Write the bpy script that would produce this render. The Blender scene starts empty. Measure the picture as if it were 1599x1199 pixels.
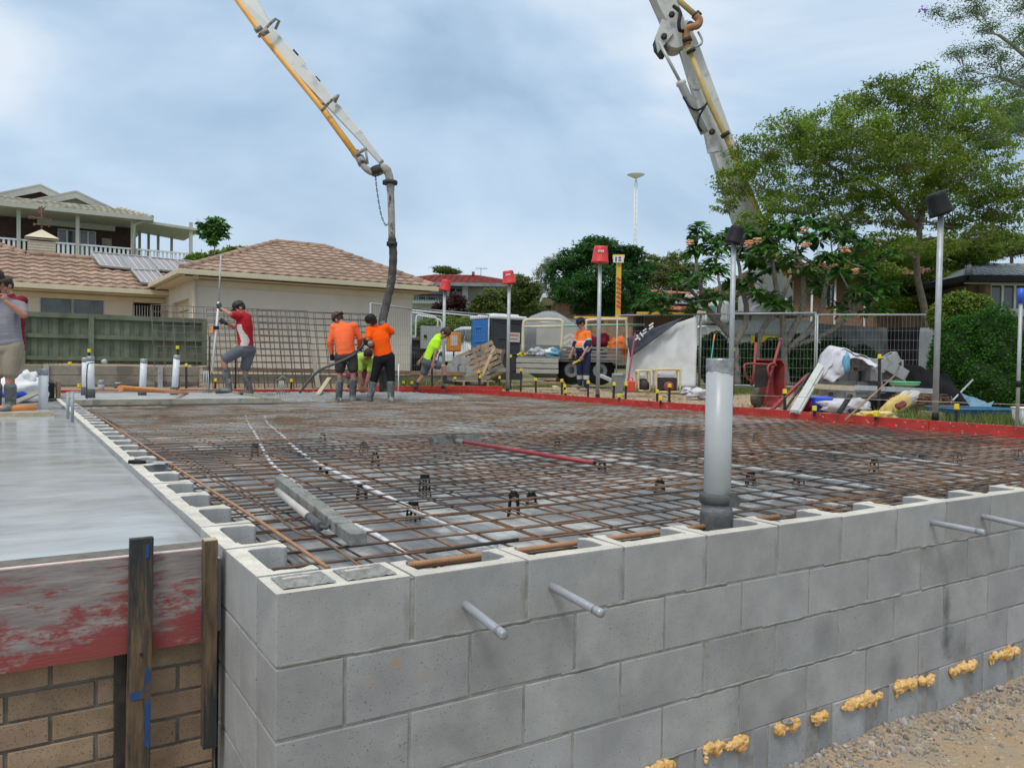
import bpy, bmesh, math, random
import numpy as np
from mathutils import Vector, Matrix, Euler, noise as mnoise
PI = math.pi
R = math.radians
random.seed(7)
rng = np.random.default_rng(7)
scn = bpy.context.scene
col = scn.collection

# ------------------------------------------------------------------ camera
CP = Vector((-0.6045, -2.1256, 0.6213))
YAW, PITCH, ROLL, FPX = 1.009983, -0.024155, 0.015863, 1252.6
_f = Vector((math.cos(PITCH)*math.cos(YAW), math.cos(PITCH)*math.sin(YAW), math.sin(PITCH)))
_r0 = Vector((math.sin(YAW), -math.cos(YAW), 0))
_u0 = _r0.cross(_f)
_r = _r0*math.cos(ROLL) + _u0*math.sin(ROLL)
_u = -_r0*math.sin(ROLL) + _u0*math.cos(ROLL)
cam_d = bpy.data.cameras.new('camera')
cam = bpy.data.objects.new('camera', cam_d); col.objects.link(cam)
m = Matrix((_r, _u, -_f)).transposed().to_4x4(); m.translation = CP
cam.matrix_world = m
cam_d.sensor_width = 36; cam_d.lens = FPX/1599*36
cam_d.clip_start = 0.05; cam_d.clip_end = 3000
scn.camera = cam

# ------------------------------------------------------------------ world, sun, exposure
SUN_EL, SUN_AZ = R(58), R(215)      # azimuth of the sun measured from +X, counter-clockwise
w = bpy.data.worlds.new('World'); scn.world = w; w.use_nodes = True
nt = w.node_tree; nt.nodes.clear()
N = lambda t, **k: (lambda n: ([setattr(n, a, b) for a, b in k.items()], n)[1])(nt.nodes.new(t))
L = lambda a, b: nt.links.new(a, b)
wo = N('ShaderNodeOutputWorld'); bg = N('ShaderNodeBackground'); bg.inputs[1].default_value = 1.0
sky = N('ShaderNodeTexSky', sky_type='NISHITA', sun_disc=False)
sky.sun_elevation = SUN_EL; sky.sun_rotation = PI/2 - SUN_AZ
sky.air_density = 1.2; sky.dust_density = 2.0
skm = N('ShaderNodeMix', data_type='RGBA', blend_type='MULTIPLY'); skm.inputs[0].default_value = 1
skm.inputs[7].default_value = (.10, .10, .10, 1); L(sky.outputs[0], skm.inputs[6])
tc = N('ShaderNodeTexCoord'); mp = N('ShaderNodeMapping'); mp.inputs['Scale'].default_value = (1.0, 1.0, 2.6)
mp.inputs['Location'].default_value = (.3, 1.4, .2)
L(tc.outputs['Generated'], mp.inputs[0])
n1 = N('ShaderNodeTexNoise'); n1.inputs['Scale'].default_value = 1.5; n1.inputs['Detail'].default_value = 9
n1.inputs['Roughness'].default_value = .50; n1.inputs['Distortion'].default_value = .5
L(mp.outputs[0], n1.inputs[0])
sx = N('ShaderNodeSeparateXYZ'); L(tc.outputs['Generated'], sx.inputs[0])
cr = N('ShaderNodeValToRGB'); e = cr.color_ramp.elements
e[0].position = .38; e[0].color = (.275, .395, .535, 1)
e[1].position = .64; e[1].color = (.68, .745, .82, 1)
q = e.new(.46); q.color = (.36, .49, .64, 1); q = e.new(.55); q.color = (.47, .60, .745, 1)
L(n1.outputs[0], cr.inputs[0])
# paler low band towards the horizon, brighter towards the zenith (an overcast sky is)
hz = N('ShaderNodeMapRange', interpolation_type='SMOOTHSTEP'); hz.inputs[1].default_value = -.02; hz.inputs[2].default_value = .22
hz.inputs[3].default_value = .75; hz.inputs[4].default_value = 0
L(sx.outputs[2], hz.inputs[0])
mh = N('ShaderNodeMix', data_type='RGBA'); L(hz.outputs[0], mh.inputs[0]); L(cr.outputs[0], mh.inputs[6]); mh.inputs[7].default_value = (.60, .67, .76, 1)
zn = N('ShaderNodeMapRange', interpolation_type='SMOOTHSTEP'); zn.inputs[1].default_value = .38; zn.inputs[2].default_value = .95
zn.inputs[3].default_value = 1; zn.inputs[4].default_value = 2.0
L(sx.outputs[2], zn.inputs[0])
zc = N('ShaderNodeMix', data_type='RGBA', blend_type='MULTIPLY'); zc.inputs[0].default_value = 1
L(mh.outputs[2], zc.inputs[6])
zt_ = N('ShaderNodeMix', data_type='RGBA'); zt_.inputs[6].default_value = (1, 1, 1, 1); zt_.inputs[7].default_value = (2.35, 1.92, 1.5, 1)
zn.inputs[4].default_value = 1; zn.inputs[3].default_value = 0; L(zn.outputs[0], zt_.inputs[0]); L(zt_.outputs[2], zc.inputs[7])
mx = N('ShaderNodeMix', data_type='RGBA'); mx.inputs[0].default_value = .85
L(skm.outputs[2], mx.inputs[6]); L(zc.outputs[2], mx.inputs[7]); L(mx.outputs[2], bg.inputs[0]); L(bg.outputs[0], wo.inputs[0])
sd = bpy.data.lights.new('sun', 'SUN'); sd.energy = 1.25; sd.angle = R(14); sd.color = (1, .96, .9)
so = bpy.data.objects.new('sun', sd); col.objects.link(so)
so.rotation_euler = Vector((math.cos(SUN_AZ)*math.cos(SUN_EL), math.sin(SUN_AZ)*math.cos(SUN_EL), math.sin(SUN_EL))).to_track_quat('Z', 'Y').to_euler()
vs = scn.view_settings
vs.view_transform = 'Standard'; vs.look = 'None'; vs.exposure = 0.32; vs.gamma = 1
scn.render.engine = 'CYCLES'

# ------------------------------------------------------------------ helpers
def V(px, py, t):
    """world point seen at photo pixel (px,py) at forward depth t"""
    return CP + t*(_f + _r*((px-799.5)/FPX) - _u*((py-599.5)/FPX))
def PZ(px, py, z=0.0):
    d = V(px, py, 1) - CP
    return CP + d*((z-CP.z)/d.z)
def PX(px, py, x):
    d = V(px, py, 1) - CP
    return CP + d*((x-CP.x)/d.x)
def PY(px, py, y):
    d = V(px, py, 1) - CP
    return CP + d*((y-CP.y)/d.y)
def B(px, t, z=0.0):
    """point at column px, depth t, height z"""
    y = 565.0
    for _ in range(6):
        p = V(px, y, t); y += (p.z - z)*FPX/t
    return V(px, y, t)
def dep(p): return (Vector(p)-CP).dot(_f)
CRZ = YAW - PI/2        # rz whose local x is camera right, local y away from the camera

_mats = {}
def mat(name, c1, c2=None, scale=8, rough=.6, metal=0, bump=0, bscale=60, spec=.5, trans=0, detail=6, stretch=None,
        c3=None, s3=3, p3=(.55, .62), speck=None, sscale=250, sp=(.60, .68), emis=None, alpha=1, rvar=0, coord='Object', lo=.35, hi=.65):
    if name in _mats: return _mats[name]
    m = bpy.data.materials.new(name); m.use_nodes = True; _mats[name] = m
    nt = m.node_tree; b = nt.nodes['Principled BSDF']
    N = nt.nodes.new; L = nt.links.new
    b.inputs['Roughness'].default_value = rough; b.inputs['Metallic'].default_value = metal
    b.inputs['Specular IOR Level'].default_value = spec
    tc = N('ShaderNodeTexCoord'); src = tc.outputs[coord]
    if stretch:
        mp = N('ShaderNodeMapping'); mp.inputs['Scale'].default_value = stretch; L(src, mp.inputs[0]); src = mp.outputs[0]
    def noise(sc, det=detail, r=.6):
        n = N('ShaderNodeTexNoise'); n.inputs['Scale'].default_value = sc; n.inputs['Detail'].default_value = det; n.inputs['Roughness'].default_value = r
        L(src, n.inputs[0]); return n.outputs[0]
    def rngn(s, a, b_, c=0, d=1):
        r = N('ShaderNodeMapRange'); r.inputs[1].default_value = a; r.inputs[2].default_value = b_; r.inputs[3].default_value = c; r.inputs[4].default_value = d
        L(s, r.inputs[0]); return r.outputs[0]
    def mix(f, a, b_, bt='MIX'):
        x = N('ShaderNodeMix'); x.data_type = 'RGBA'; x.blend_type = bt
        for i, s in ((0, f), (6, a), (7, b_)):
            if isinstance(s, bpy.types.NodeSocket): L(s, x.inputs[i])
            elif i == 0: x.inputs[0].default_value = s
            else: x.inputs[i].default_value = (*s, 1)
        return x.outputs[2]
    c = c1
    if c2 is not None: c = mix(rngn(noise(scale), lo, hi), c1, c2)
    if c3 is not None: c = mix(rngn(noise(s3), *p3), c, c3)
    if speck is not None: c = mix(rngn(noise(sscale, 2), *sp), c, speck)
    at = N('ShaderNodeAttribute'); at.attribute_name = 'tone'
    c = mix(1.0, c, at.outputs['Fac'] if False else at.outputs['Color'], 'MULTIPLY')
    L(c, b.inputs['Base Color'])
    if rvar:
        L(rngn(noise(scale*1.7), .3, .7, rough-rvar, rough+rvar), b.inputs['Roughness'])
    if bump:
        bp = N('ShaderNodeBump'); bp.inputs['Strength'].default_value = 1; bp.inputs['Distance'].default_value = bump
        L(noise(bscale, 5), bp.inputs['Height']); L(bp.outputs[0], b.inputs['Normal'])
    if trans:
        tr = N('ShaderNodeBsdfTranslucent'); L(c, tr.inputs[0])
        ms = N('ShaderNodeMixShader'); ms.inputs[0].default_value = trans
        L(b.outputs[0], ms.inputs[1]); L(tr.outputs[0], ms.inputs[2]); L(ms.outputs[0], nt.nodes['Material Output'].inputs[0])
    if emis: b.inputs['Emission Color'].default_value = (*emis, 1); b.inputs['Emission Strength'].default_value = 1
    if alpha < 1:
        b.inputs['Alpha'].default_value = alpha
    return m

def tag(o, label=None, cat=None, group=None, kind=None):
    if label: o['label'] = label
    if cat: o['category'] = cat
    if group: o['group'] = group
    if kind: o['kind'] = kind
    return o
def thing(name, label, cat, loc=(0, 0, 0), rz=0, group=None):
    o = bpy.data.objects.new(name, None); col.objects.link(o)
    o.empty_display_size = .2
    o.location = loc; o.rotation_euler = (0, 0, rz)
    o['_rz'] = rz
    return tag(o, label, cat, group)
def rootmat(o):
    return Matrix.Translation(o.location) @ o.rotation_euler.to_matrix().to_4x4() @ Matrix.Diagonal((*o.scale, 1))
def world_of(o):
    mm = rootmat(o)
    while o.parent is not None:
        o = o.parent; mm = rootmat(o) @ mm
    return mm
def copy_tree(o, parent=None):
    c = o.copy(); col.objects.link(c)
    if parent is not None: c.parent = parent
    for ch in list(o.children):
        copy_tree(ch, c)
    return c
def rot_to(d):
    return Vector(d).normalized().to_track_quat('Z', 'Y').to_matrix()

class MB:
    def __init__(s): s.v = []; s.f = []; s.mi = []; s.sm = []; s.tn = []
    def add(s, vs, fs, mi=0, smooth=False, tone=1.0):
        o = len(s.v); s.v.extend([tuple(v) for v in vs])
        for f in fs:
            s.f.append([i+o for i in f]); s.mi.append(mi); s.sm.append(smooth); s.tn.append(tone)
        return s
    def box(s, c, size, rot=None, mi=0, tone=1.0):
        c = Vector(c); x, y, z = [k/2 for k in size]
        if rot is None: M = Matrix.Identity(3)
        elif isinstance(rot, (int, float)): M = Matrix.Rotation(rot, 3, 'Z')
        elif isinstance(rot, (tuple, list)): M = Euler(rot).to_matrix()
        else: M = rot
        vs = [c + M @ Vector((i*x, j*y, k*z)) for k in (-1, 1) for j in (-1, 1) for i in (-1, 1)]
        return s.add(vs, [(0, 2, 3, 1), (4, 5, 7, 6), (0, 1, 5, 4), (2, 6, 7, 3), (0, 4, 6, 2), (1, 3, 7, 5)], mi, False, tone)
    def bar(s, a, b, w, h, up=(0, 0, 1), mi=0, tone=1.0):
        """rectangular bar from a to b; w sideways, h along up"""
        a = Vector(a); b = Vector(b); d = b-a; L_ = d.length
        if L_ < 1e-6: return s
        z = d/L_; u = Vector(up); u = u - z*u.dot(z)
        if u.length < 1e-4: u = Vector((0, 1, 0)) - z*z.y
        u.normalize(); x = u.cross(z)
        M = Matrix((x, u, z)).transposed()
        return s.box((a+b)/2, (w, h, L_), M, mi, tone)
    def tube(s, pts, r, n=8, mi=0, cap=True, tone=1.0, closed=False, smooth=True):
        pts = [Vector(p) for p in pts]; k = len(pts)
        rs = r if hasattr(r, '__len__') else [r]*k
        o = len(s.v); prev = None
        for i, p in enumerate(pts):
            if closed: d = pts[(i+1) % k]-pts[i-1]
            else: d = (pts[min(i+1, k-1)]-pts[max(i-1, 0)])
            if d.length < 1e-9: d = Vector((0, 0, 1))
            d.normalize()
            if prev is None:
                u = Vector((0, 0, 1)) if abs(d.z) < .9 else Vector((1, 0, 0))
            else: u = prev
            u = (u - d*u.dot(d)).normalized(); prev = u
            w_ = d.cross(u)
            for j in range(n):
                a = 2*PI*j/n
                s.v.append(tuple(p + (u*math.cos(a) + w_*math.sin(a))*rs[i]))
        kk = k if closed else k-1
        for i in range(kk):
            i2 = (i+1) % k
            for j in range(n):
                s.f.append([o+i*n+j, o+i*n+(j+1) % n, o+i2*n+(j+1) % n, o+i2*n+j]); s.mi.append(mi); s.sm.append(smooth); s.tn.append(tone)
        if cap and not closed:
            s.f.append([o+j for j in range(n)][::-1]); s.mi.append(mi); s.sm.append(False); s.tn.append(tone)
            s.f.append([o+(k-1)*n+j for j in range(n)]); s.mi.append(mi); s.sm.append(False); s.tn.append(tone)
        return s
    def lathe(s, prof, c=(0, 0, 0), n=20, mi=0, rot=None, tone=1.0, sx=1, sy=1):
        """prof: list of (r,z)"""
        c = Vector(c); M = rot if rot is not None else Matrix.Identity(3)
        o = len(s.v)
        for r_, z_ in prof:
            for j in range(n):
                a = 2*PI*j/n; s.v.append(tuple(c + M @ Vector((r_*sx*math.cos(a), r_*sy*math.sin(a), z_))))
        for i in range(len(prof)-1):
            for j in range(n):
                s.f.append([o+i*n+j, o+i*n+(j+1) % n, o+(i+1)*n+(j+1) % n, o+(i+1)*n+j]); s.mi.append(mi); s.sm.append(True); s.tn.append(tone)
        for i, rev in ((0, True), (len(prof)-1, False)):
            if prof[i][0] > 1e-5:
                f = [o+i*n+j for j in range(n)]
                s.f.append(f[::-1] if rev else f); s.mi.append(mi); s.sm.append(False); s.tn.append(tone)
        return s
    def prism(s, poly, ext, mi=0, tone=1.0):
        """poly: 3-D points (planar), extruded by vector ext"""
        poly = [Vector(p) for p in poly]; ext = Vector(ext); n = len(poly)
        nrm = Vector((0, 0, 0))
        for i in range(n): nrm += poly[i].cross(poly[(i+1) % n])
        if nrm.dot(ext) < 0: poly = poly[::-1]
        vs = poly + [p+ext for p in poly]
        fs = [list(range(n))[::-1], [n+i for i in range(n)]] + [[i, (i+1) % n, n+(i+1) % n, n+i] for i in range(n)]
        return s.add(vs, fs, mi, False, tone)
    def quad(s, a, b, c, d, mi=0, tone=1.0):
        return s.add([a, b, c, d], [(0, 1, 2, 3)], mi, False, tone)
    def blob(s, c, rad, seed=0, amp=.25, n=2, mi=0, tone=1.0, fr=1.6, flat=0, smooth=True, rot=None):
        bm = bmesh.new(); bmesh.ops.create_icosphere(bm, subdivisions=n, radius=1)
        rad = Vector(rad) if hasattr(rad, '__len__') else Vector((rad,)*3)
        vs = []
        for v in bm.verts:
            p = v.co.copy(); k = 1 + amp*mnoise.noise(p*fr + Vector((seed*3.1, seed*1.7, seed*.9)))*2
            p = Vector((p.x*rad.x*k, p.y*rad.y*k, p.z*rad.z*k))
            if flat and p.z < -rad.z*flat: p.z = -rad.z*flat
            if rot is not None: p = rot @ p
            vs.append(Vector(c)+p)
        fs = [[x.index for x in f.verts] for f in bm.faces]; bm.free()
        return s.add(vs, fs, mi, smooth, tone)
    def build(s, name, mats, parent=None, world=False, bevel=0, label=None, mod=None, seg=2):
        if not isinstance(mats, (list, tuple)): mats = [mats]
        me = bpy.data.meshes.new(name)
        vs = s.v
        if world and parent is not None:
            inv = np.array(world_of(parent).inverted()); a = np.array(vs); vs = (a @ inv[:3, :3].T + inv[:3, 3]).tolist()
        me.from_pydata(vs, [], s.f)
        for m_ in mats: me.materials.append(m_)
        me.polygons.foreach_set('material_index', s.mi); me.polygons.foreach_set('use_smooth', s.sm)
        ca = me.color_attributes.new('tone', 'FLOAT_COLOR', 'CORNER')
        lens = np.array([len(f) for f in s.f])
        tn = np.array([t if hasattr(t, '__len__') else (t, t, t) for t in s.tn], dtype=np.float32)
        tn = np.repeat(np.concatenate([tn, np.ones((len(tn), 1), np.float32)], 1), lens, axis=0)
        ca.data.foreach_set('color', tn.ravel())
        me.update()
        o = bpy.data.objects.new(name, me); col.objects.link(o)
        if parent is not None: o.parent = parent
        if bevel:
            b = o.modifiers.new('b', 'BEVEL'); b.width = bevel; b.segments = seg; b.limit_method = 'ANGLE'; b.angle_limit = R(40)
        if label: o['label'] = label
        return o

def bez(a, b, c, d, n=12):
    a, b, c, d = map(Vector, (a, b, c, d)); out = []
    for i in range(n+1):
        t = i/n; out.append(a*(1-t)**3 + b*3*t*(1-t)**2 + c*3*t*t*(1-t) + d*t**3)
    return out
def smooth_path(pts, n=6):
    pts = [Vector(p) for p in pts]; P = [pts[0]*2-pts[1]]+pts+[pts[-1]*2-pts[-2]]; out = []
    for i in range(1, len(P)-2):
        for k in range(n):
            t = k/n; p0, p1, p2, p3 = P[i-1:i+3]
            out.append(.5*((2*p1)+(p2-p0)*t+(2*p0-5*p1+4*p2-p3)*t*t+(3*p1-p0-3*p2+p3)*t**3))
    out.append(P[-2]); return out
def grid_mesh(x0, x1, y0, y1, nx, ny, zf, mi=0, smooth=True, mb=None):
    mb = mb or MB(); vs = []
    for j in range(ny+1):
        for i in range(nx+1):
            x = x0+(x1-x0)*i/nx; y = y0+(y1-y0)*j/ny; vs.append((x, y, zf(x, y)))
    fs = [(j*(nx+1)+i, j*(nx+1)+i+1, (j+1)*(nx+1)+i+1, (j+1)*(nx+1)+i) for j in range(ny) for i in range(nx)]
    return mb.add(vs, fs, mi, smooth)
def nz(x, y, z=0, s=1): return mnoise.noise(Vector((x*s, y*s, z*s)))
def U(a, b): return random.uniform(a, b)

def bake_remesh(o, voxel, smooth=4):
    m1 = o.modifiers.new('r', 'REMESH'); m1.mode = 'VOXEL'; m1.voxel_size = voxel; m1.use_smooth_shade = True
    m2 = o.modifiers.new('s', 'SMOOTH'); m2.iterations = smooth; m2.factor = .5
    bpy.context.view_layer.update()
    me = bpy.data.meshes.new_from_object(o.evaluated_get(bpy.context.evaluated_depsgraph_get()))
    for p in me.polygons: p.use_smooth = True
    mats = [m for m in o.data.materials]
    o.modifiers.clear(); o.data = me; me.materials.clear()
    for m_ in mats: me.materials.append(m_)
    ca = me.color_attributes.new('tone', 'FLOAT_COLOR', 'CORNER'); ca.data.foreach_set('color', [1.0]*(len(me.loops)*4))
    return o
# ------------------------------------------------------------------ materials
M = {}
M['block'] = mat('concrete_block', (.275, .28, .28), (.375, .38, .378), scale=4, rough=.9, bump=.0011, bscale=240, c3=(.19, .195, .195), s3=1.9, p3=(.56, .80), speck=(.12, .12, .12), sscale=150, sp=(.63, .70))
M['block_top'] = mat('block_top', (.50, .465, .40), (.66, .615, .54), scale=9, rough=.92, bump=.0015, bscale=200, speck=(.3, .28, .25), sscale=120, sp=(.62, .7))
M['mortar'] = mat('mortar', (.23, .225, .21), (.36, .35, .33), scale=14, rough=.95, bump=.002, bscale=180)
M['rough_mortar'] = mat('rough_mortar', (.20, .20, .19), (.35, .35, .33), scale=30, rough=.98, bump=.006, bscale=90)
M['foam'] = mat('expanding_foam', (.62, .35, .10), (.80, .53, .22), scale=22, rough=.5, bump=.002, bscale=60, c3=(.82, .70, .52), s3=9, p3=(.60, .70))
M['brick'] = mat('tan_brick', (.235, .165, .11), (.33, .24, .16), scale=9, rough=.9, bump=.0012, bscale=260, speck=(.09, .06, .045), sscale=200, sp=(.60, .68))
M['brick_mortar'] = mat('brick_mortar', (.12, .105, .09), (.19, .17, .15), scale=20, rough=.95, bump=.002, bscale=150)
M['wetcon'] = mat('wet_concrete', (.39, .40, .40), (.46, .47, .47), scale=2.2, rough=.17, bump=.0012, bscale=14, stretch=(.8, 1.5, 1), c3=(.36, .365, .355), s3=1.3, p3=(.50, .57), rvar=.08, spec=.6)
M['con'] = mat('fresh_concrete', (.17, .17, .165), (.29, .29, .28), scale=12, rough=.85, bump=.012, bscale=25, spec=.5)
M['cured'] = mat('slab_concrete', (.36, .37, .37), (.48, .49, .49), scale=3, rough=.4, bump=.001, bscale=30, rvar=.15)
M['memb'] = mat('grey_membrane', (.15, .155, .16), (.27, .275, .28), scale=2.5, rough=.42, bump=.014, bscale=5, c3=(.50, .50, .48), s3=2.6, p3=(.52, .62), rvar=.12)
M['rust'] = mat('rusty_steel', (.15, .08, .046), (.28, .155, .09), scale=7, rough=.8, bump=.0006, bscale=300, c3=(.085, .072, .064), s3=1.0, p3=(.44, .58))
M['rust_far'] = mat('splattered_steel', (.17, .10, .055), (.30, .18, .10), scale=5, rough=.8, c3=(.36, .35, .33), s3=1.1, p3=(.44, .60))
M['rust_orange'] = mat('orange_rust_bar', (.33, .16, .075), (.43, .23, .12), scale=14, rough=.75, bump=.0006, bscale=300)
M['black'] = mat('black_plastic', (.009, .009, .010), (.015, .015, .016), rough=.6, spec=.25)
M['blackm'] = mat('black_steel', (.018, .017, .016), (.05, .04, .035), scale=20, rough=.7)
M['pvc'] = mat('grey_pvc', (.37, .395, .40), (.43, .45, .455), scale=4, rough=.35, c3=(.40, .42, .42), s3=20, p3=(.66, .74))
M['pvcw'] = mat('white_pvc', (.62, .65, .68), (.70, .72, .75), scale=5, rough=.4, c3=(.45, .45, .44), s3=12, p3=(.6, .7))
M['conduit'] = mat('grey_conduit', (.27, .29, .32), (.34, .36, .39), scale=12, rough=.45, c3=(.5, .5, .5), s3=30, p3=(.64, .7))
M['tape'] = mat('duct_tape', (.20, .21, .22), (.40, .42, .44), scale=25, rough=.32, metal=.3, bump=.003, bscale=60)
M['foamgrey'] = mat('grey_foam_wrap', (.075, .075, .078), (.12, .12, .12), scale=30, rough=.9, bump=.002, bscale=120)
M['plastwrap'] = mat('plastic_wrap', (.17, .18, .19), (.30, .31, .33), scale=35, rough=.2, bump=.004, bscale=70)
M['wire'] = mat('fence_wire', (.20, .21, .21), (.27, .28, .28), rough=.6)
M['galv'] = mat('galvanised_steel', (.36, .38, .385), (.46, .48, .485), scale=9, rough=.5, metal=.25, c3=(.33, .33, .32), s3=5, p3=(.58, .70))
M['red_form'] = mat('red_painted_board', (.42, .026, .020), (.54, .042, .030), scale=6, rough=.6, c3=(.30, .03, .02), s3=4, p3=(.56, .7), speck=(.5, .42, .38), sscale=25, sp=(.66, .72))
M['ply'] = mat('worn_form_ply', (.185, .170, .16), (.255, .235, .225), scale=7, rough=.75, stretch=(.35, 1, 4), bump=.0015, bscale=30)
M['stake'] = mat('hardwood_stake', (.06, .042, .027), (.17, .115, .065), scale=18, rough=.9, stretch=(3, 3, .35), bump=.003, bscale=40, c3=(.028, .032, .034), s3=6, p3=(.46, .56))
M['timber'] = mat('pine_timber', (.42, .34, .22), (.54, .45, .32), scale=8, rough=.75, stretch=(3, 1, 3), bump=.001, bscale=50)
M['timberg'] = mat('weathered_timber', (.30, .27, .20), (.40, .37, .29), scale=6, rough=.85, bump=.001, bscale=60, c3=(.22, .21, .19), s3=5)
M['timberb'] = mat('brown_timber', (.24, .15, .085), (.36, .24, .15), scale=6, rough=.85)
M['palletw'] = mat('pallet_timber', (.30, .21, .13), (.44, .33, .22), scale=7, rough=.9, c3=(.2, .16, .12), s3=3)
M['concrust'] = mat('concrete_crusted_timber', (.17, .17, .155), (.27, .27, .25), scale=20, rough=.95, bump=.004, bscale=60, c3=(.12, .11, .09), s3=9)
M['yellow'] = mat('yellow_plastic', (.80, .60, .015), (.85, .66, .03), rough=.45)
M['redp'] = mat('red_plastic', (.62, .030, .030), (.68, .045, .04), rough=.45)
M['bluep'] = mat('blue_plastic', (.03, .09, .60), (.04, .12, .66), rough=.4)
M['orangep'] = mat('orange_pipe', (.72, .24, .06), (.78, .30, .09), rough=.45, c3=(.5, .32, .2), s3=5)
M['white'] = mat('white_paint', (.72, .73, .73), (.80, .80, .80), rough=.5)
M['paper'] = mat('paper_label', (.62, .55, .50), (.78, .74, .70), scale=60, rough=.7)
M['cream'] = mat('cream_render', (.63, .575, .475), (.69, .63, .53), scale=1.2, rough=.9, bump=.002, bscale=80, c3=(.57, .52, .43), s3=.8, p3=(.5, .8))
M['fascia'] = mat('cream_fascia', (.60, .52, .36), (.66, .58, .42), scale=3, rough=.55)
M['tile'] = mat('brown_roof_tile', (.32, .215, .155), (.41, .285, .21), scale=3, rough=.9, c3=(.27, .18, .14), s3=1.2, p3=(.5, .75), speck=(.20, .16, .13), sscale=20, sp=(.62, .75))
M['tileg'] = mat('pale_roof_tile', (.42, .40, .31), (.54, .51, .41), scale=2, rough=.9, c3=(.30, .29, .23), s3=1)
M['tiler'] = mat('red_roof_tile', (.21, .035, .028), (.29, .055, .042), scale=2, rough=.7)
M['tileo'] = mat('terracotta_tile', (.40, .15, .10), (.48, .20, .14), scale=2, rough=.85)
M['tiled'] = mat('grey_roof_tile', (.16, .18, .20), (.24, .27, .30), scale=3, rough=.6)
M['trimgrey'] = mat('greygreen_trim', (.44, .43, .37), (.50, .49, .43), scale=3, rough=.6)
M['gable'] = mat('pale_green_gable', (.52, .54, .48), (.56, .58, .52), rough=.8)
M['dark'] = mat('dark_room', (.012, .011, .012), (.03, .027, .027), scale=1, rough=.9)
M['glass'] = mat('window_glass', (.035, .055, .055), (.09, .12, .12), scale=1.2, rough=.08, spec=.8)
M['greenf'] = mat('green_painted_fence', (.12, .145, .095), (.165, .19, .13), scale=5, rough=.8, c3=(.08, .098, .066), s3=2, p3=(.5, .7))
M['sleeper'] = mat('concrete_sleeper', (.24, .215, .17), (.33, .30, .25), scale=3, rough=.9, bump=.003, bscale=40, c3=(.16, .15, .12), s3=1.5)
M['dirt'] = mat('dirt', (.33, .225, .135), (.43, .315, .20), scale=1.5, rough=.95, bump=.02, bscale=18, c3=(.30, .25, .19), s3=3, p3=(.48, .66), speck=(.52, .48, .42), sscale=40, sp=(.62, .70))
M['stone'] = mat('gravel_stone', (.30, .28, .25), (.44, .41, .37), scale=8, rough=.95, bump=.002, bscale=60)
M['grass'] = mat('grass_blades', (.085, .14, .03), (.15, .20, .05), scale=1, rough=.8, trans=.25)
M['bark'] = mat('bark', (.14, .11, .085), (.24, .20, .16), scale=9, rough=.95, bump=.006, bscale=30)
M['barkg'] = mat('grey_bark', (.20, .18, .155), (.32, .29, .25), scale=9, rough=.95, bump=.004, bscale=30)
M['rbrick'] = mat('red_brown_brick_wall', (.22, .11, .075), (.30, .16, .11), scale=8, rough=.9, speck=(.40, .34, .28), sscale=12, sp=(.62, .66))
def leafmat(n, a, b): return mat(n, a, b, scale=.9, rough=.5, trans=.38, spec=.3)
M['lf_big'] = leafmat('leaf_bright', (.12, .22, .022), (.27, .36, .055))
M['lf_jac'] = leafmat('leaf_jacaranda', (.08, .17, .045), (.13, .24, .07))
M['lf_fran'] = leafmat('leaf_frangipani', (.045, .14, .028), (.095, .23, .045))
M['lf_dark'] = leafmat('leaf_dark', (.022, .085, .018), (.05, .14, .03))
M['lf_hedge'] = leafmat('leaf_hedge', (.035, .125, .012), (.07, .20, .02))
M['lf_olive'] = leafmat('leaf_olive', (.10, .15, .035), (.18, .225, .065))
M['lf_purple'] = leafmat('leaf_purple', (.05, .018, .024), (.09, .03, .035))
M['lf_yel'] = leafmat('leaf_yellowgreen', (.13, .22, .03), (.20, .29, .05))
# ------------------------------------------------------------------ terrain
def sstep(a, b, x):
    t = min(1, max(0, (x-a)/(b-a))); return t*t*(3-2*t)
def H(x, y):
    up = 0.0
    d = math.hypot(x-4, y-6)
    if x < 8.6 and y < 14.1: z = -1.02 + (.06*sstep(-1.2, -4, y) if y < 0 else 0)
    else:
        z = -.03
        if x >= 8.6 and y < 1.2: z = -1.0 + .97*sstep(-3.5, 1.2, y)
        if y > 15.6 and x < 2.7: z = .46
        elif y > 14.1 and x < 9: z = -.03 + .25*sstep(14.3, 17.5, y)
    z += max(0, d-19)*.035
    return z
xs = sorted(set([-400, -250, -150, -100, -70, -50, -35, -25] + [round(-20+i, 2) for i in range(21)] + [round(.2+i*.07, 3) for i in range(90)] + [6.6, 7, 7.5, 8, 8.55, 8.62] + [round(8.7+i*.25, 2) for i in range(40)] + [19, 20, 22, 25, 30, 36, 44, 55, 70, 100, 150, 250, 400, 600]))
ys = sorted(set([-60, -40, -20, -10, -6, -5, -4] + [round(-3.4+i*.07, 3) for i in range(50)] + [.3, .8] + [round(1.2+i*.5, 2) for i in range(26)] + [14.08, 14.15, 15.55, 15.65] + [round(16+i*.6, 2) for i in range(20)] + [29, 31, 34, 38, 44, 52, 65, 80, 110, 150, 220, 320, 500, 800]))
mb = MB()
for y in ys:
    for x in xs:
        z = H(x, y)
        near = (0 < x < 7 and y < .2)
        a = .025 if near else (.03 if x > 8.6 and y < 30 else 0)
        z += a*nz(x, y, 0, 1.3)+a*.6*nz(x, y, 3, 5)+(a*.35*nz(x, y, 5, 14) if near else 0)
        if near: z += .05*sstep(-.28, -.02, y)*(.6+.6*nz(x, 0, 9, 3))
        mb.v.append((x, y, z))
nx = len(xs)
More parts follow.
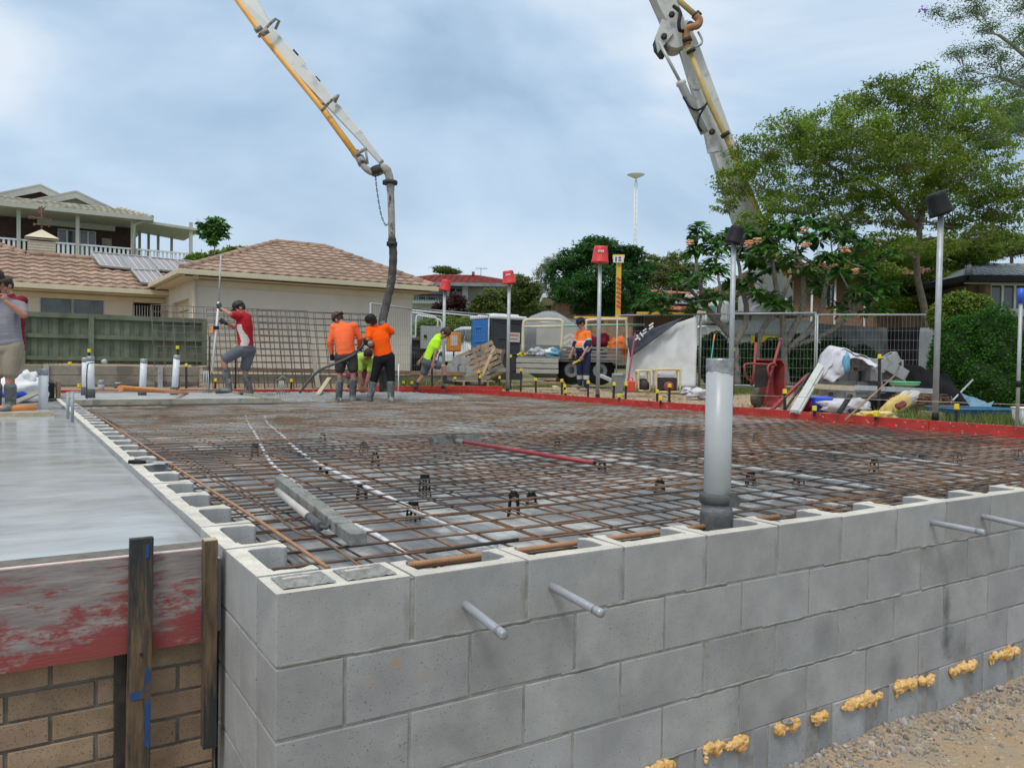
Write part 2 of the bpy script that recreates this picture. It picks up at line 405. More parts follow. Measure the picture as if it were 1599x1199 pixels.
for j in range(len(ys)-1):
    for i in range(nx-1):
        mb.f.append([j*nx+i, j*nx+i+1, (j+1)*nx+i+1, (j+1)*nx+i]); mb.sm.append(True); mb.tn.append(1.0)
        x, y = xs[i], ys[j]; d = math.hypot(x-4, y-6)
        mb.mi.append(1 if d > 17 or (x < -8) else 0)
M['lawn'] = mat('lawn', (.12, .15, .05), (.19, .20, .08), scale=.7, rough=.95, bump=.02, bscale=30, c3=(.28, .24, .15), s3=.4, p3=(.5, .62))
tag(mb.build('ground', [M['dirt'], M['lawn']]), kind='structure')

# ------------------------------------------------------------------ concrete block wall
def gput(mb, px, py): pass
TH = .19
def blk(mb, c, size, tone=None, mi=0):
    """one block as a box with slightly knocked-about corners"""
    j = .0012
    c = Vector(c) + Vector((U(-j, j), U(-j, j), U(-j, j)))
    t = U(.86, 1.08) if tone is None else tone
    mb.box(c, size, (U(-.002, .002), U(-.002, .002), U(-.003, .003)), mi, (t, t*U(.995, 1.005), t*U(.99, 1.015)))
wall = thing('block_wall', 'grey concrete block wall with open notched top course holding the rebar bed', 'wall', (0, 0, 0))
NB = 21
mb = MB()
for c in range(1, 4):
    z = -.2*c - .1 + .0
    off = .2 if c % 2 else 0
    x = 0.0
    if off: blk(mb, (.095, TH/2, z), (.19, TH, .19)); x = .2
    while x < 8.4:
        blk(mb, (x+.195, TH/2, z), (.39, TH, .19)); x += .4
    # return along the left side (mostly behind the brick and the slab)
    y = .2 if not off else .4
    if off: blk(mb, (TH/2, .295, z), (TH, .19-.0, .19))
    while y < 2.2:
        blk(mb, (TH/2, y+.195, z), (TH, .39, .19)); y += .4
# fourth full course then a bottom course of narrow and wide pieces
z = -.9
x = 0.0
mbb = MB()
blk(mbb, (.095, TH/2, z), (.19, TH, .20)); x = .2
while x < 8.2:
    t = U(.85, .98)
    blk(mbb, (x+.037, TH/2+.006, z), (.072, TH, .205), U(.75, .88)); blk(mbb, (x+.120, TH/2+.001, z), (.078, TH, .205), U(.84, .98))
    blk(mbb, (x+.281, TH/2-.003, z), (.226, TH, .205), U(1.02, 1.12))
    x += .4
mbb.box((4.2, TH/2, -1.14), (8.4, .24, .26), tone=.8)
y = .2
while y < 2.2: blk(mbb, (TH/2, y+.195, z), (TH, .39, .20)); y += .4
mb.build('lower_blocks', M['block'], wall, bevel=.0035)
mbb.build('base_blocks', M['block'], wall, bevel=.0035)
# mortar: wavy faces just behind the block faces
mb = MB()
fm = lambda x, z: .0036 + .0032*nz(x, z, 1, 9) + .002*nz(x, z, 2, 40)
nxm, nzm = 420, 44
vs = []; 
for j in range(nzm+1):
    for i in range(nxm+1):
        x = .004+8.4*i/nxm*(.5 if False else 1); zz = -1.0+.985*j/nzm
        vs.append((x, fm(x, zz), zz))
mb.add(vs, [(j*(nxm+1)+i, j*(nxm+1)+i+1, (j+1)*(nxm+1)+i+1, (j+1)*(nxm+1)+i) for j in range(nzm) for i in range(nxm)], 0, True)
vs = []
for j in range(nzm+1):
    for i in range(111):
        y = .004+2.2*i/110; zz = -1.0+.985*j/nzm
        vs.append((fm(y, zz+5), y, zz))
mb.add(vs, [(j*111+i, (j+1)*111+i, (j+1)*111+i+1, j*111+i+1) for j in range(nzm) for i in range(110)], 0, True)
mb.box((4.2, .1, -.5), (8.36, .16, .78)); mb.box((.1, 1.3, -.5), (.16, 1.9, .78))
mb.build('mortar', M['mortar'], wall)
# bed joint squeeze lines: thin uneven mortar beads along the horizontal joints
mb = MB()
for c in range(1, 5):
    z = -.2*c+.005 if c < 4 else -.797
    x = 0.01
    while x < 4.3:
        l = U(.15, .6)
        if random.random() < .62:
            n = max(3, int(l/.03)); pts = [(x+l*i/n, .0035+U(-.0015, .001), z+U(-.0015, .0015)) for i in range(n+1)]
            mb.tube(pts, [U(.0040, .0078) for _ in pts], 5)
        x += l+U(.02, .2)
mb.build('mortar_bead', M['mortar'], wall)
# open notched blocks of the top course
def notch_poly(r=.02):
    W = .39; a = .036; s = .056
    P = [(0, 0), (W, 0), (W, TH), (W-.058, TH), (W-.060, TH-.012), (W-.045, TH-.028), (W-a, TH-.05), (W-a, s+.022), (W-a-.006, s+.009), (W-a-.02, s+.002), (W-a-.036, s),
         (a+.036, s), (a+.02, s+.002), (a+.006, s+.009), (a, s+.022), (a, TH-.05), (.045, TH-.028), (.060, TH-.012), (.058, TH), (0, TH)]
    return P
def notched(name, loc, rz, mirror=False, tone=1.0, parent=None):
    mb = MB(); P = notch_poly()
    P = [(x, y*U(.985, 1.0) if y > .1 else y) for x, y in P]
    if mirror: P = [(x, -y) for x, y in P]
    poly = [Vector((x, y, -.19)) for x, y in P]
    # uneven chipped top rim
    n = len(P)
    A = [Vector((x, y, -.195)) for x, y in P]; T = [Vector((x, y, U(-.0025, .001))) for x, y in P]
    fs = [[i, (i+1) % n, n+(i+1) % n, n+i] for i in range(n)]
    if mirror: fs = [f[::-1] for f in fs]
    mb.add(A+T, fs, 0, False, tone)
    mb.add(T, [list(range(n))[::-1] if mirror else list(range(n))], 1, False, tone)
    mb.add(A, [list(range(n)) if mirror else list(range(n))[::-1]], 0, False, tone)
    o = mb.build('notched_block', [M['block'], M['block_top']], parent, bevel=.004)
    # weld so the bevel sees one shell
    bm = bmesh.new(); bm.from_mesh(o.data); bmesh.ops.remove_doubles(bm, verts=bm.verts, dist=1e-5); bm.to_mesh(o.data); bm.free()
    o.location = loc; o.rotation_euler = (U(-.003, .003), U(-.003, .003), rz+U(-.002, .002))
    return o
for i in range(1, NB):
    notched('n', (.4*i+.005, U(-.0015, .0015), U(-.001, .0015)), 0, False, U(.88, 1.06), wall)
# along the left side the block runs +Y with its inside towards +X
for i in range(34):
    notched('n', (U(-.0015, .0015), .205+.4*i, U(-.001, .0015)), PI/2, True, U(.95, 1.08), wall)
# corner block with two filled cores
mb = MB()
X0, X1 = .0, .392
cores = [(.040, .165), (.222, .350)]
xsC = [X0, .040, .165, .222, .350, X1]; ysC = [0, .042, .150, TH]
def ct(i, j): return (i in (1, 3)) and j == 1
for i in range(5):
    for j in range(3):
        x0, x1, y0, y1 = xsC[i], xsC[i+1], ysC[j], ysC[j+1]
        if ct(i, j): continue
        mb.quad((x0, y0, 0), (x1, y0, 0), (x1, y1, 0), (x0, y1, 0), 1)
mb.quad((X0, 0, -.195), (X1, 0, -.195), (X1, 0, 0), (X0, 0, 0), 0)
mb.quad((X1, TH, -.195), (X0, TH, -.195), (X0, TH, 0), (X1, TH, 0), 0)
mb.quad((X0, TH, -.195), (X0, 0, -.195), (X0, 0, 0), (X0, TH, 0), 0, 1.04)
mb.quad((X1, 0, -.195), (X1, TH, -.195), (X1, TH, 0), (X1, 0, 0), 0)
for a, b in cores:
    y0, y1 = .042, .150
    for p, q in (((a, y0), (b, y0)), ((b, y0), (b, y1)), ((b, y1), (a, y1)), ((a, y1), (a, y0))):
        mb.quad((q[0], q[1], -.03), (p[0], p[1], -.03), (p[0], p[1], 0), (q[0], q[1], 0), 1, .8)
o = mb.build('corner_block', [M['block'], M['block_top']], wall, bevel=.0)
bm = bmesh.new(); bm.from_mesh(o.data); bmesh.ops.remove_doubles(bm, verts=bm.verts, dist=1e-5); bm.to_mesh(o.data); bm.free()
b_ = o.modifiers.new('b', 'BEVEL'); b_.width = .004; b_.segments = 2; b_.limit_method = 'ANGLE'; b_.angle_limit = R(40)
mb = MB()
for a, b in cores:
    cx, cy = (a+b)/2, .096
    mb = grid_mesh(a-.012, b+.012, .03, .162, 22, 20, lambda x, y: -.022 + .03*max(0, (abs(x-cx)/((b-a)/2))**4*.8+(abs(y-cy)/.06)**4*.7) + .007*nz(x, y, 0, 45)+.004*nz(x, y, 1, 120) if True else 0, mb=mb)
# clip the overshoot: keep it just under / over the rim
mb.v = [(x, y, min(z, .004+.003*nz(x, y, 4, 60))) for x, y, z in mb.v]
mb.build('core_fill', M['rough_mortar'], wall)
# mortar perpends of the top course (thin, seen from above as grooves)
mb = MB()
for i in range(1, NB):
    mb.box((.4*i-.0005, TH/2-.002+.004, -.102), (.0105, TH-.012, .188), tone=.9)
for i in range(34):
    mb.box((TH/2+.004, .2+.4*i-.0, -.102), (TH-.012, .0105, .188), tone=.95)
mb.build('perpend_mortar', M['mortar'], wall)
# dark soot and damp stains: thin irregular films standing just proud of the face
# expanding foam oozing out of the base course
def foam(px0, px1, seed, drips=()):
    random.seed(seed)
    a = PY(px0[0], px0[1], -.004); b = PY(px1[0], px1[1], -.004)
    L_ = (b-a).length; n = max(3, int(L_/.018)); mb = MB()
    for i in range(n+1):
        p = a.lerp(b, i/n); r = U(.009, .027)
        mb.blob(p+Vector((0, -.008+U(-.004, .004), -.012+U(-.008, .006))), (r*1.15, r*.8, r*U(1.0, 1.5)), seed*10+i, .22, 2, fr=1.3)
    for f, l in drips:
        p = a.lerp(b, f)
        for k in range(max(2, int(l/.013))):
            r = U(.007, .013)*(1-.3*k/(l/.013)); mb.blob(p+Vector((U(-.004, .004), -.007, -.02-k*.013)), (r, r*.8, r*1.4), seed*50+k, .25, 2)
    o = bake_remesh(mb.build('foam_filling', M['foam'], wall), .0028, 1)
    for v in o.data.vertices: v.co += v.normal*(.005*nz(*v.co, 70)+.0025*nz(*v.co, 190))
foam((1100, 1163), (1160, 1152), 1, ((0, .06), (.9, .05)))
foam((1215, 1131), (1243, 1122), 2, ((.2, .025),))
foam((1268, 1114), (1284, 1112), 3)
foam((1315, 1098), (1370, 1082), 4, ((.9, .05), (.5, .03)))
foam((1399, 1068), (1428, 1060), 5, ((0, .045),)); foam((1437, 1058), (1450, 1055), 6, ((.8, .03),))
foam((1483, 1043), (1520, 1031), 7, ((.1, .04), (.95, .04)))
foam((1545, 1021), (1584, 1010), 8, ((.0, .05), (.1, .05)))
foam((1010, 1196), (1048, 1186), 9)
random.seed(11)
mb = MB()
p = PY(1229, 1128, -.02)
for k in range(5): mb.blob(p+Vector((U(-.02, .02), U(-.008, .004), U(-.006, .012))), (.014, .009, .009), k, .4, 2, fr=3)
mb.build('mortar_lump', M['rough_mortar'], wall)

# gravel thrown against the foot of the wall
mb = MB()
bm0 = bmesh.new(); bmesh.ops.create_icosphere(bm0, subdivisions=1, radius=1)
ico_v = [v.co.copy() for v in bm0.verts]; ico_f = [[v.index for v in f.verts] for f in bm0.faces]; bm0.free()
def pebble(mb, c, r, tone, mi=0):
    a, b_, c_ = r*U(.8, 1.4), r*U(.7, 1.1), r*U(.45, .8); M_ = Euler((U(0, 6), U(0, 6), U(0, 6))).to_matrix(); s_ = U(0, 99)
    mb.add([Vector(c)+M_ @ Vector((v.x*a, v.y*b_, v.z*c_))*(1+.35*mnoise.noise(v*2+Vector((s_, 0, 0)))) for v in ico_v], ico_f, mi, False, tone)
for k in range(4600):
    x = U(1.6, 5.8); y = -abs(random.gauss(0, .16)) - .005 if k % 5 else -U(0, 2.4)
    r = (U(.003, .008) if random.random() < .88 else U(.008, .02))*(1 if k % 5 else .7)
    z = -1.02+.05*sstep(-.28, -.02, y)*(.6+.6*nz(x, 0, 9, 3)) + .025*nz(x, y, 0, 1.3)+.015*nz(x, y, 3, 5)
    t = U(.55, 1.25); pebble(mb, (x, y, z+r*.25), r, (t, t*U(.93, 1.0), t*U(.85, 1.02)))
tag(mb.build('gravel', M['stone']), kind='stuff')
for k, (px, py, r) in enumerate(((1408, 1131, .026), (1561, 1075, .016), (1512, 1127, .013), (1392, 1139, .014))):
    p = PZ(px, py, -.985)
    mb = MB(); mb.blob((0, 0, r*.3), (r*1.2, r, r*.85), k+3, .3, 2, smooth=False, fr=2)
    o = mb.build('stone', M['stone']); o.location = p
    tag(o, ['largest grey stone leaning against the foot of the block wall', 'small stone on the dirt near the right picture edge', 'small brown stone lying out on the bare dirt', 'stone beside the largest one at the wall foot'][k], 'stone')

# ------------------------------------------------------------------ brick wall under the left slab
bw = thing('brick_wall', 'tan brick wall with dark raked mortar below the red form board', 'wall', (-2, .66, -1))
mb = MB(); FY = .668
for c in range(9):
    z = -.342 - .086*c
    x = -.02 - (.12 if c % 2 else .0)
    if c % 2: mb.box((-.073, FY+.055, z-.0), (.105, .11, .076), tone=U(.8, 1.1)); x = -.136
    while x > -5.2:
        t = U(.82, 1.14); mb.box((x-.115+U(-.001, .001), FY+.055+U(-.002, .002), z+U(-.001, .001)), (.229, .11, .076), (0, 0, U(-.004, .004)), 0, (t, t*U(.97, 1.02), t*U(.94, 1.04))); x -= .24
mb.build('bricks', M['brick'], bw, world=True, bevel=.003)
mb = MB()
mb = grid_mesh(0, 1, 0, 1, 300, 50, lambda x, y: 0); mb.v = [(-5.3+5.29*x, FY+.006+.0025*nz(x*60, y*9, 0, 1), -1.1+.80*y) for x, y, _ in mb.v]
mb.box((-2.65, FY+.08, -.55), (5.28, .10, 1.08))
mb.build('mortar', M['brick_mortar'], bw, world=True)

# left slab of wet concrete
mb = MB()
def zl(x, y):
    e = sstep(.0, .12, -x)
    return -.022 + .0035*nz(x, y, 0, 1.1)+.0016*nz(x*.6, y*5, 3, 2.2) - .012*(1-e) - .006*sstep(.9, .66, y)
mb = grid_mesh(-9, -.002, .645, 9.4, 120, 160, zl); mb.box((-4.5, 5, -.165), (9.0, 8.7, .24))
tag(mb.build('wet_slab', M['wetcon']), 'wet shiny grey concrete slab left of the block wall', 'slab')
mb = MB(); mb = grid_mesh(-9, -.002, 9.4, 14.0, 90, 60, lambda x, y: -.035+.035*nz(x, y, 0, 3)+.02*nz(x, y, 0, 9)); mb.box((-4.5, 11.7, -.3), (9, 4.5, .4))
tag(mb.build('rough_concrete', M['con']), 'rough unfinished concrete beyond the wet slab at left', 'concrete')

# form board, worn red over grey, and its stakes
mb = MB()
mb = grid_mesh(0, 1, 0, 1, 60, 10, lambda x, y: 0)
bx0, bx1 = -4.0, -.032
mb.v = [(bx0+(bx1-bx0)*x, .618+.0012*nz(x*20, y*3), -.302+.302*y) for x, y, _ in mb.v]
mb.box(((bx0+bx1)/2, .6285, -.151), (bx1-bx0, .017, .3015))
M['ply_red'] = mat('red_stained_ply', (.20, .175, .17), (.32, .29, .28), scale=12, rough=.8, stretch=(.5, 1, 3.5), bump=.002, bscale=34, c3=(.24, .10, .095), s3=9, p3=(.52, .60))
# red paint left mostly on the lower half: a real stain with its own ragged outline
m_ = M['ply_red']; nt = m_.node_tree; bs = nt.nodes['Principled BSDF']; old = bs.inputs['Base Color'].links[0].from_socket
tcn = nt.nodes.new('ShaderNodeTexCoord'); mpn = nt.nodes.new('ShaderNodeMapping'); mpn.inputs['Scale'].default_value = (2.2, 1, 5)
n_ = nt.nodes.new('ShaderNodeTexNoise'); n_.inputs['Scale'].default_value = 2.2; n_.inputs['Detail'].default_value = 12; n_.inputs['Roughness'].default_value = .78
sz = nt.nodes.new('ShaderNodeSeparateXYZ'); nt.links.new(tcn.outputs['Object'], sz.inputs[0]); nt.links.new(tcn.outputs['Object'], mpn.inputs[0]); nt.links.new(mpn.outputs[0], n_.inputs[0])
ad = nt.nodes.new('ShaderNodeMath'); ad.operation = 'MULTIPLY_ADD'; ad.inputs[1].default_value = -.75; nt.links.new(sz.outputs[2], ad.inputs[0]); nt.links.new(n_.outputs[0], ad.inputs[2])
mr = nt.nodes.new('ShaderNodeMapRange'); mr.inputs[1].default_value = .58; mr.inputs[2].default_value = .66; nt.links.new(ad.outputs[0], mr.inputs[0])
mxn = nt.nodes.new('ShaderNodeMix'); mxn.data_type = 'RGBA'; nt.links.new(mr.outputs[0], mxn.inputs[0]); nt.links.new(old, mxn.inputs[6]); mxn.inputs[7].default_value = (.25, .055, .052, 1)
nt.links.new(mxn.outputs[2], bs.inputs['Base Color'])
o = mb.build('form_board', M['ply_red']); tag(o, 'worn red and grey plywood form board above the brick wall', 'form board')
M['edge'] = mat('pink_board_edge', (.62, .45, .40), (.72, .60, .55), scale=20, rough=.8)
mb = MB(); mb.box(((bx0+bx1)/2, .6285, .0025), (bx1-bx0, .019, .004)); e_ = mb.build('top_edge', M['edge'], o)
def stake(px, y0, top_z, bot_z, wx, wy, label, mats, yface, rz=0, blue=True, lean=0):
    p = PY(px, y0, yface)
    r = thing('timber_stake', label, 'stake', (p.x, yface+wy/2, bot_z), rz)
    h = top_z-bot_z; mb = MB(); n = 24; vs = []; fs = []
    for i in range(n+1):
        z = h*i/n
        for sx_, sy_ in ((-1, -1), (1, -1), (1, 1), (-1, 1)):
            vs.append((sx_*wx/2+.0015*nz(z*9, sx_, sy_)+lean*z, sy_*wy/2+.0012*nz(z*8, sy_, sx_+4), z))
    for i in range(n):
        for k in range(4): fs.append((i*4+k, i*4+(k+1) % 4, (i+1)*4+(k+1) % 4, (i+1)*4+k))
    fs.append((n*4, n*4+1, n*4+2, n*4+3)); fs.append((3, 2, 1, 0))
    mb.add(vs, fs); mb.build('post', mats, r, bevel=.002)
    return r
M['blue_paint'] = mat('blue_paint', (.010, .05, .16), (.015, .07, .22), scale=20, rough=.6, bump=.001, bscale=60, c3=(.08, .06, .04), s3=14, p3=(.54, .62))
s1 = stake(214, 1000, .062, -1.05, .068, .030, 'dark timber stake with flaked blue paint in front of the red form board', M['stake'], .585, lean=.012)
mb = MB()
def stain(mb, x0, x1, z0, z1, yy, seed, n=16):
    pts = []
    for i in range(n):
        a = 2*PI*i/n; k = 1+.35*nz(math.cos(a)*2, math.sin(a)*2, seed)
        pts.append(((x0+x1)/2+(x1-x0)/2*math.copysign(abs(math.cos(a))**.6, math.cos(a))*k, yy, (z0+z1)/2+(z1-z0)/2*math.copysign(abs(math.sin(a))**.6, math.sin(a))*k))
    mb.prism(pts, (0, -.001, 0))
h0 = 1.05
for a_ in ((.022, .034, h0+.0, h0+.045, -.0162, 1), (.022, .040, h0-.60, h0-.34, -.0162, 2), (-.020, .030, h0-.44, h0-.415, -.0160, 3)):
    mb = MB(); stain(mb, *a_); mb.v = [(min(x, .0335+.012*z), y, z) for x, y, z in mb.v]; mb.build('paint_patch', M['blue_paint'], s1)
mb = MB(); mb.lathe([(.005, 0), (.005, .001)], (.012, -.0165, h0-.30), 12, rot=rot_to((0, -1, 0))); mb.build('bolt_hole', M['dark'], s1)
s2 = stake(329, 1000, .037, -.64, .042, .045, 'short dark timber stake against the block wall corner with pale sawn top', M['stake'], .567)
mb = MB(); mb.box((0, 0, .679), (.040, .043, .003)); mb.build('sawn_top', M['timber'], s2)
s3 = stake(188, 1100, -.31, -1.05, .035, .02, 'black flat stake half hidden behind the blue flecked stake', M['blackm'], .648)

# ------------------------------------------------------------------ bed of the main slab
def zm(x, y):
    return -.172 + .012*nz(x, y, 0, 2.1)+.006*nz(x, y, 2, 6)
mb = grid_mesh(.19, 8.5, .19, 14.0, 130, 200, zm); mb.box((4.3, 7.1, -.45), (8.3, 13.8, .5))
tag(mb.build('plastic_membrane', M['memb']), 'grey plastic membrane under the rusty steel mesh', 'membrane')
# splashes of concrete on the membrane
# steel mesh sheets, two layers
def sheet(x0, x1, y0, y1, z, m_, label, group, ox=0, oy=0, r=.0047):
    t = thing('steel_mesh', label, 'steel mesh', ((x0+x1)/2, (y0+y1)/2, z), U(-.003, .003), group)
    mb = MB(); cx, cy = (x0+x1)/2, (y0+y1)/2
    x = math.ceil((x0-ox)/.2)*.2+ox; far = y0 > 6
    n = 4 if far else 5
    ph = U(0, 50)
    f = lambda X, Y: .010*nz(X, Y, ph, 1.3)+.002*nz(X, Y, ph, 4)
    while x < x1:
        yy = np.linspace(y0, y1, 10); mb.tube([(x-cx+.005*nz(x*7, Y, ph, .8), Y-cy, f(x, Y)) for Y in yy], r, n); x += .2
    y = math.ceil((y0-oy)/.2)*.2+oy
    while y < y1:
        xx = np.linspace(x0, x1, 14); mb.tube([(X-cx, y-cy+.005*nz(X, y*7, ph, .8), f(X, y)+2*r*.95) for X in xx], r, n); y += .2
    mb.build('bars', m_, t)
k = 0
for layer, z, ox, oy in ((0, -.062, .03, .05), (1, -.128, .12, .14)):
    for j in range(6):
        for i in range(2):
            X0 = (.1, 4.25)[i]; X1 = (4.55, 8.42)[i]; Y0 = max(.1, j*2.3-.05); Y1 = min(13.9, j*2.3+2.45)
            if j == 4 and i == 0: X0 = .1
            lab = ('rusty square grid mesh sheet of the upper layer, ' if layer == 0 else 'rusty square grid mesh sheet of the lower layer, ') + \
                ('left ' if i == 0 else 'right ')+'half, '+['first', 'second', 'third', 'fourth', 'fifth', 'sixth'][j]+' row from front wall'
            sheet(X0, X1, Y0, Y1, z+(.004 if (i+j) % 2 else 0), M['rust'] if Y0 < 4.5 else M['rust_far'], lab, 'steel mesh sheets over the membrane', ox+U(-.03, .03), oy+U(-.03, .03))
# loose bars
def rod(pts, r, m_, name, label, cat, n=7, group=None, ribs=False, smooth=True):
    p0 = Vector(pts[0]); mb = MB(); P = smooth_path(pts, 5) if (smooth and len(pts) > 2) else [Vector(p) for p in pts]
    t = tag(None, None) if False else None
    mb.tube([p-p0 for p in P], r, n)
    if ribs:
        d = (P[-1]-P[0]); L_ = d.length; d.normalize(); k = 0; M_ = rot_to(d)
        while k*.012 < min(L_, 3.5):
            mb.lathe([(r*1.0, -.0015), (r*1.13, 0), (r*1.0, .0015)], d*(k*.012), 7, rot=M_ @ Matrix.Rotation(.5, 3, 'X')); k += 1
    o = mb.build(name, m_); o.location = p0
    return tag(o, label, cat, group)
# dark soot streaks and damp on the outer face of the wall: stains with their own place
m_ = M['block']; nt = m_.node_tree; bs = nt.nodes['Principled BSDF']; src = bs.inputs['Base Color'].links[0].from_socket; tcn = nt.nodes.new('ShaderNodeTexCoord')
nn_ = nt.nodes.new('ShaderNodeTexNoise'); nn_.inputs['Scale'].default_value = 13; nn_.inputs['Detail'].default_value = 8; nn_.inputs['Roughness'].default_value = .75; nt.links.new(tcn.outputs['Object'], nn_.inputs[0])
def stainmask(src, x, z, sx_, sz_, amt, colr):
    mp_ = nt.nodes.new('ShaderNodeMapping'); mp_.vector_type = 'POINT'; mp_.inputs['Location'].default_value = (-x/sx_, 0, -z/sz_); mp_.inputs['Scale'].default_value = (1/sx_, 0, 1/sz_)
    nt.links.new(tcn.outputs['Object'], mp_.inputs[0]); ln_ = nt.nodes.new('ShaderNodeVectorMath'); ln_.operation = 'LENGTH'; nt.links.new(mp_.outputs[0], ln_.inputs[0])
    ad = nt.nodes.new('ShaderNodeMath'); ad.operation = 'MULTIPLY_ADD'; ad.inputs[1].default_value = 2.0; nt.links.new(nn_.outputs[0], ad.inputs[0]); nt.links.new(ln_.outputs['Value'], ad.inputs[2])
    mr = nt.nodes.new('ShaderNodeMapRange'); mr.inputs[1].default_value = 1.15; mr.inputs[2].default_value = 1.9; mr.inputs[3].default_value = amt*.75; mr.inputs[4].default_value = 0; nt.links.new(ad.outputs[0], mr.inputs[0])
    mx_ = nt.nodes.new('ShaderNodeMix'); mx_.data_type = 'RGBA'; nt.links.new(mr.outputs[0], mx_.inputs[0]); nt.links.new(src, mx_.inputs[6]); mx_.inputs[7].default_value = (*colr, 1); return mx_.outputs[2]
for px, py, sx_, sz_, amt, c_ in ((1478, 950, .05, .16, .9, (.05, .055, .06)), (1478, 1000, .07, .12, .9, (.04, .045, .05)), (1500, 1015, .12, .08, .6, (.08, .08, .08)), (1395, 1050, .12, .09, .55, (.09, .09, .09)), (1370, 960, .10, .12, .4, (.12, .12, .12)), (1290, 980, .10, .10, .35, (.13, .13, .13)),
        (1190, 850, .08, .04, .45, (.12, .12, .12)), (860, 875, .10, .03, .6, (.13, .125, .12)), (636, 960, .02, .09, .6, (.17, .165, .14)), (820, 920, .02, .09, .5, (.17, .165, .14)), (620, 1035, .03, .02, .7, (.40, .26, .14)), (580, 1065, .03, .04, .5, (.38, .27, .16)), (665, 1055, .03, .03, .5, (.38, .28, .18)), (700, 1150, .15, .08, .35, (.15, .15, .15)), (1440, 1035, .02, .05, .6, (.30, .2, .1))):
    p_ = PY(px, py, 0); src = stainmask(src, p_.x, p_.z, sx_, sz_, amt, c_)
nt.links.new(src, bs.inputs['Base Color'])
rod([PZ(*q, -.012) for q in ((513, 887), (400, 810), (275, 730), (207.6, 685), (150, 647))], .0068, M['rust_orange'], 'steel_bar', 'long orange rusty bar running beside the left block wall', 'steel bar', ribs=False)
rod([PZ(*q, -.02) for q in ((575, 893), (500, 840), (465, 831), (402, 787), (307, 735), (255, 700), (200, 672), (146, 643))], .004, M['rust'], 'steel_bar', 'thin bent brown bar beside the long orange bar', 'steel bar')
rod([(.42, .245, -.035), (2.3, .25, -.035)], .0105, M['rust_orange'], 'steel_bar', 'thick ribbed orange bar lying just inside the front block wall', 'steel bar', ribs=True)
rod([(.55, .31, -.085), (4.5, .33, -.095)], .0075, M['rust_orange'], 'steel_bar', 'second ribbed bar lower down inside the front block wall', 'steel bar', ribs=True)
rod([(.62, .36, -.03), (1.02, .40, -.035)], .0065, M['blackm'], 'steel_bar', 'short dark ribbed bar end near the thick orange bar', 'steel bar', ribs=True)
for k in range(7):
    yb = .40+.055*k; rod([(2.6+.1*k, yb, -.07-.01*(k % 3)), (6.2+.2*k, yb+.02, -.07-.012*(k % 2))], .0055, M['rust'], 'trench_bar', ['nearest', 'second', 'third', 'fourth', 'fifth', 'sixth', 'farthest'][k]+' bar from the front wall in the dense bundle beyond the tall pipe', 'steel bar', group='bundle of bars beyond the tall drain pipe', ribs=False)
# transverse ties of that bundle
# conduits in the bed
def cond(pts, r, label, z=-.09, n=9):
    o = rod([PZ(*q, z) for q in pts], r, M['pvcw' if r < .013 else 'pvc'], 'conduit', label, 'conduit', n)
    return o
cond(((774, 853), (719, 829), (666, 805), (600, 774), (537.6, 744), (500, 725.5), (465.7, 703.6), (440.7, 680), (417, 659.8), (414, 649)), .0125, 'pale conduit running diagonally through the mesh, the longer of the pair')
cond(((648, 877), (587.6, 836), (544, 816), (512.6, 797), (472, 764), (428, 728), (412.5, 705), (400, 680), (386, 658), (384, 649)), .0125, 'pale conduit passing under the concrete crusted screed timber')
cond(((1404.6, 776), (1349.7, 761), (1294.8, 751), (1237, 741), (1170, 731), (1085, 716), (1000, 703)), .016, 'pale conduit reaching the wall right of the tall white pipe')
cond(((1325, 794), (1260, 783), (1200, 773), (1134.6, 752), (1056, 739), (1012.6, 732), (930, 716)), .019, 'pale conduit ending at the wall nearest right of the white pipe')
cond(((1599, 745), (1500, 728), (1400, 716), (1300, 706), (1200, 699)), .014, 'pale conduit crossing the mesh near the right picture edge')
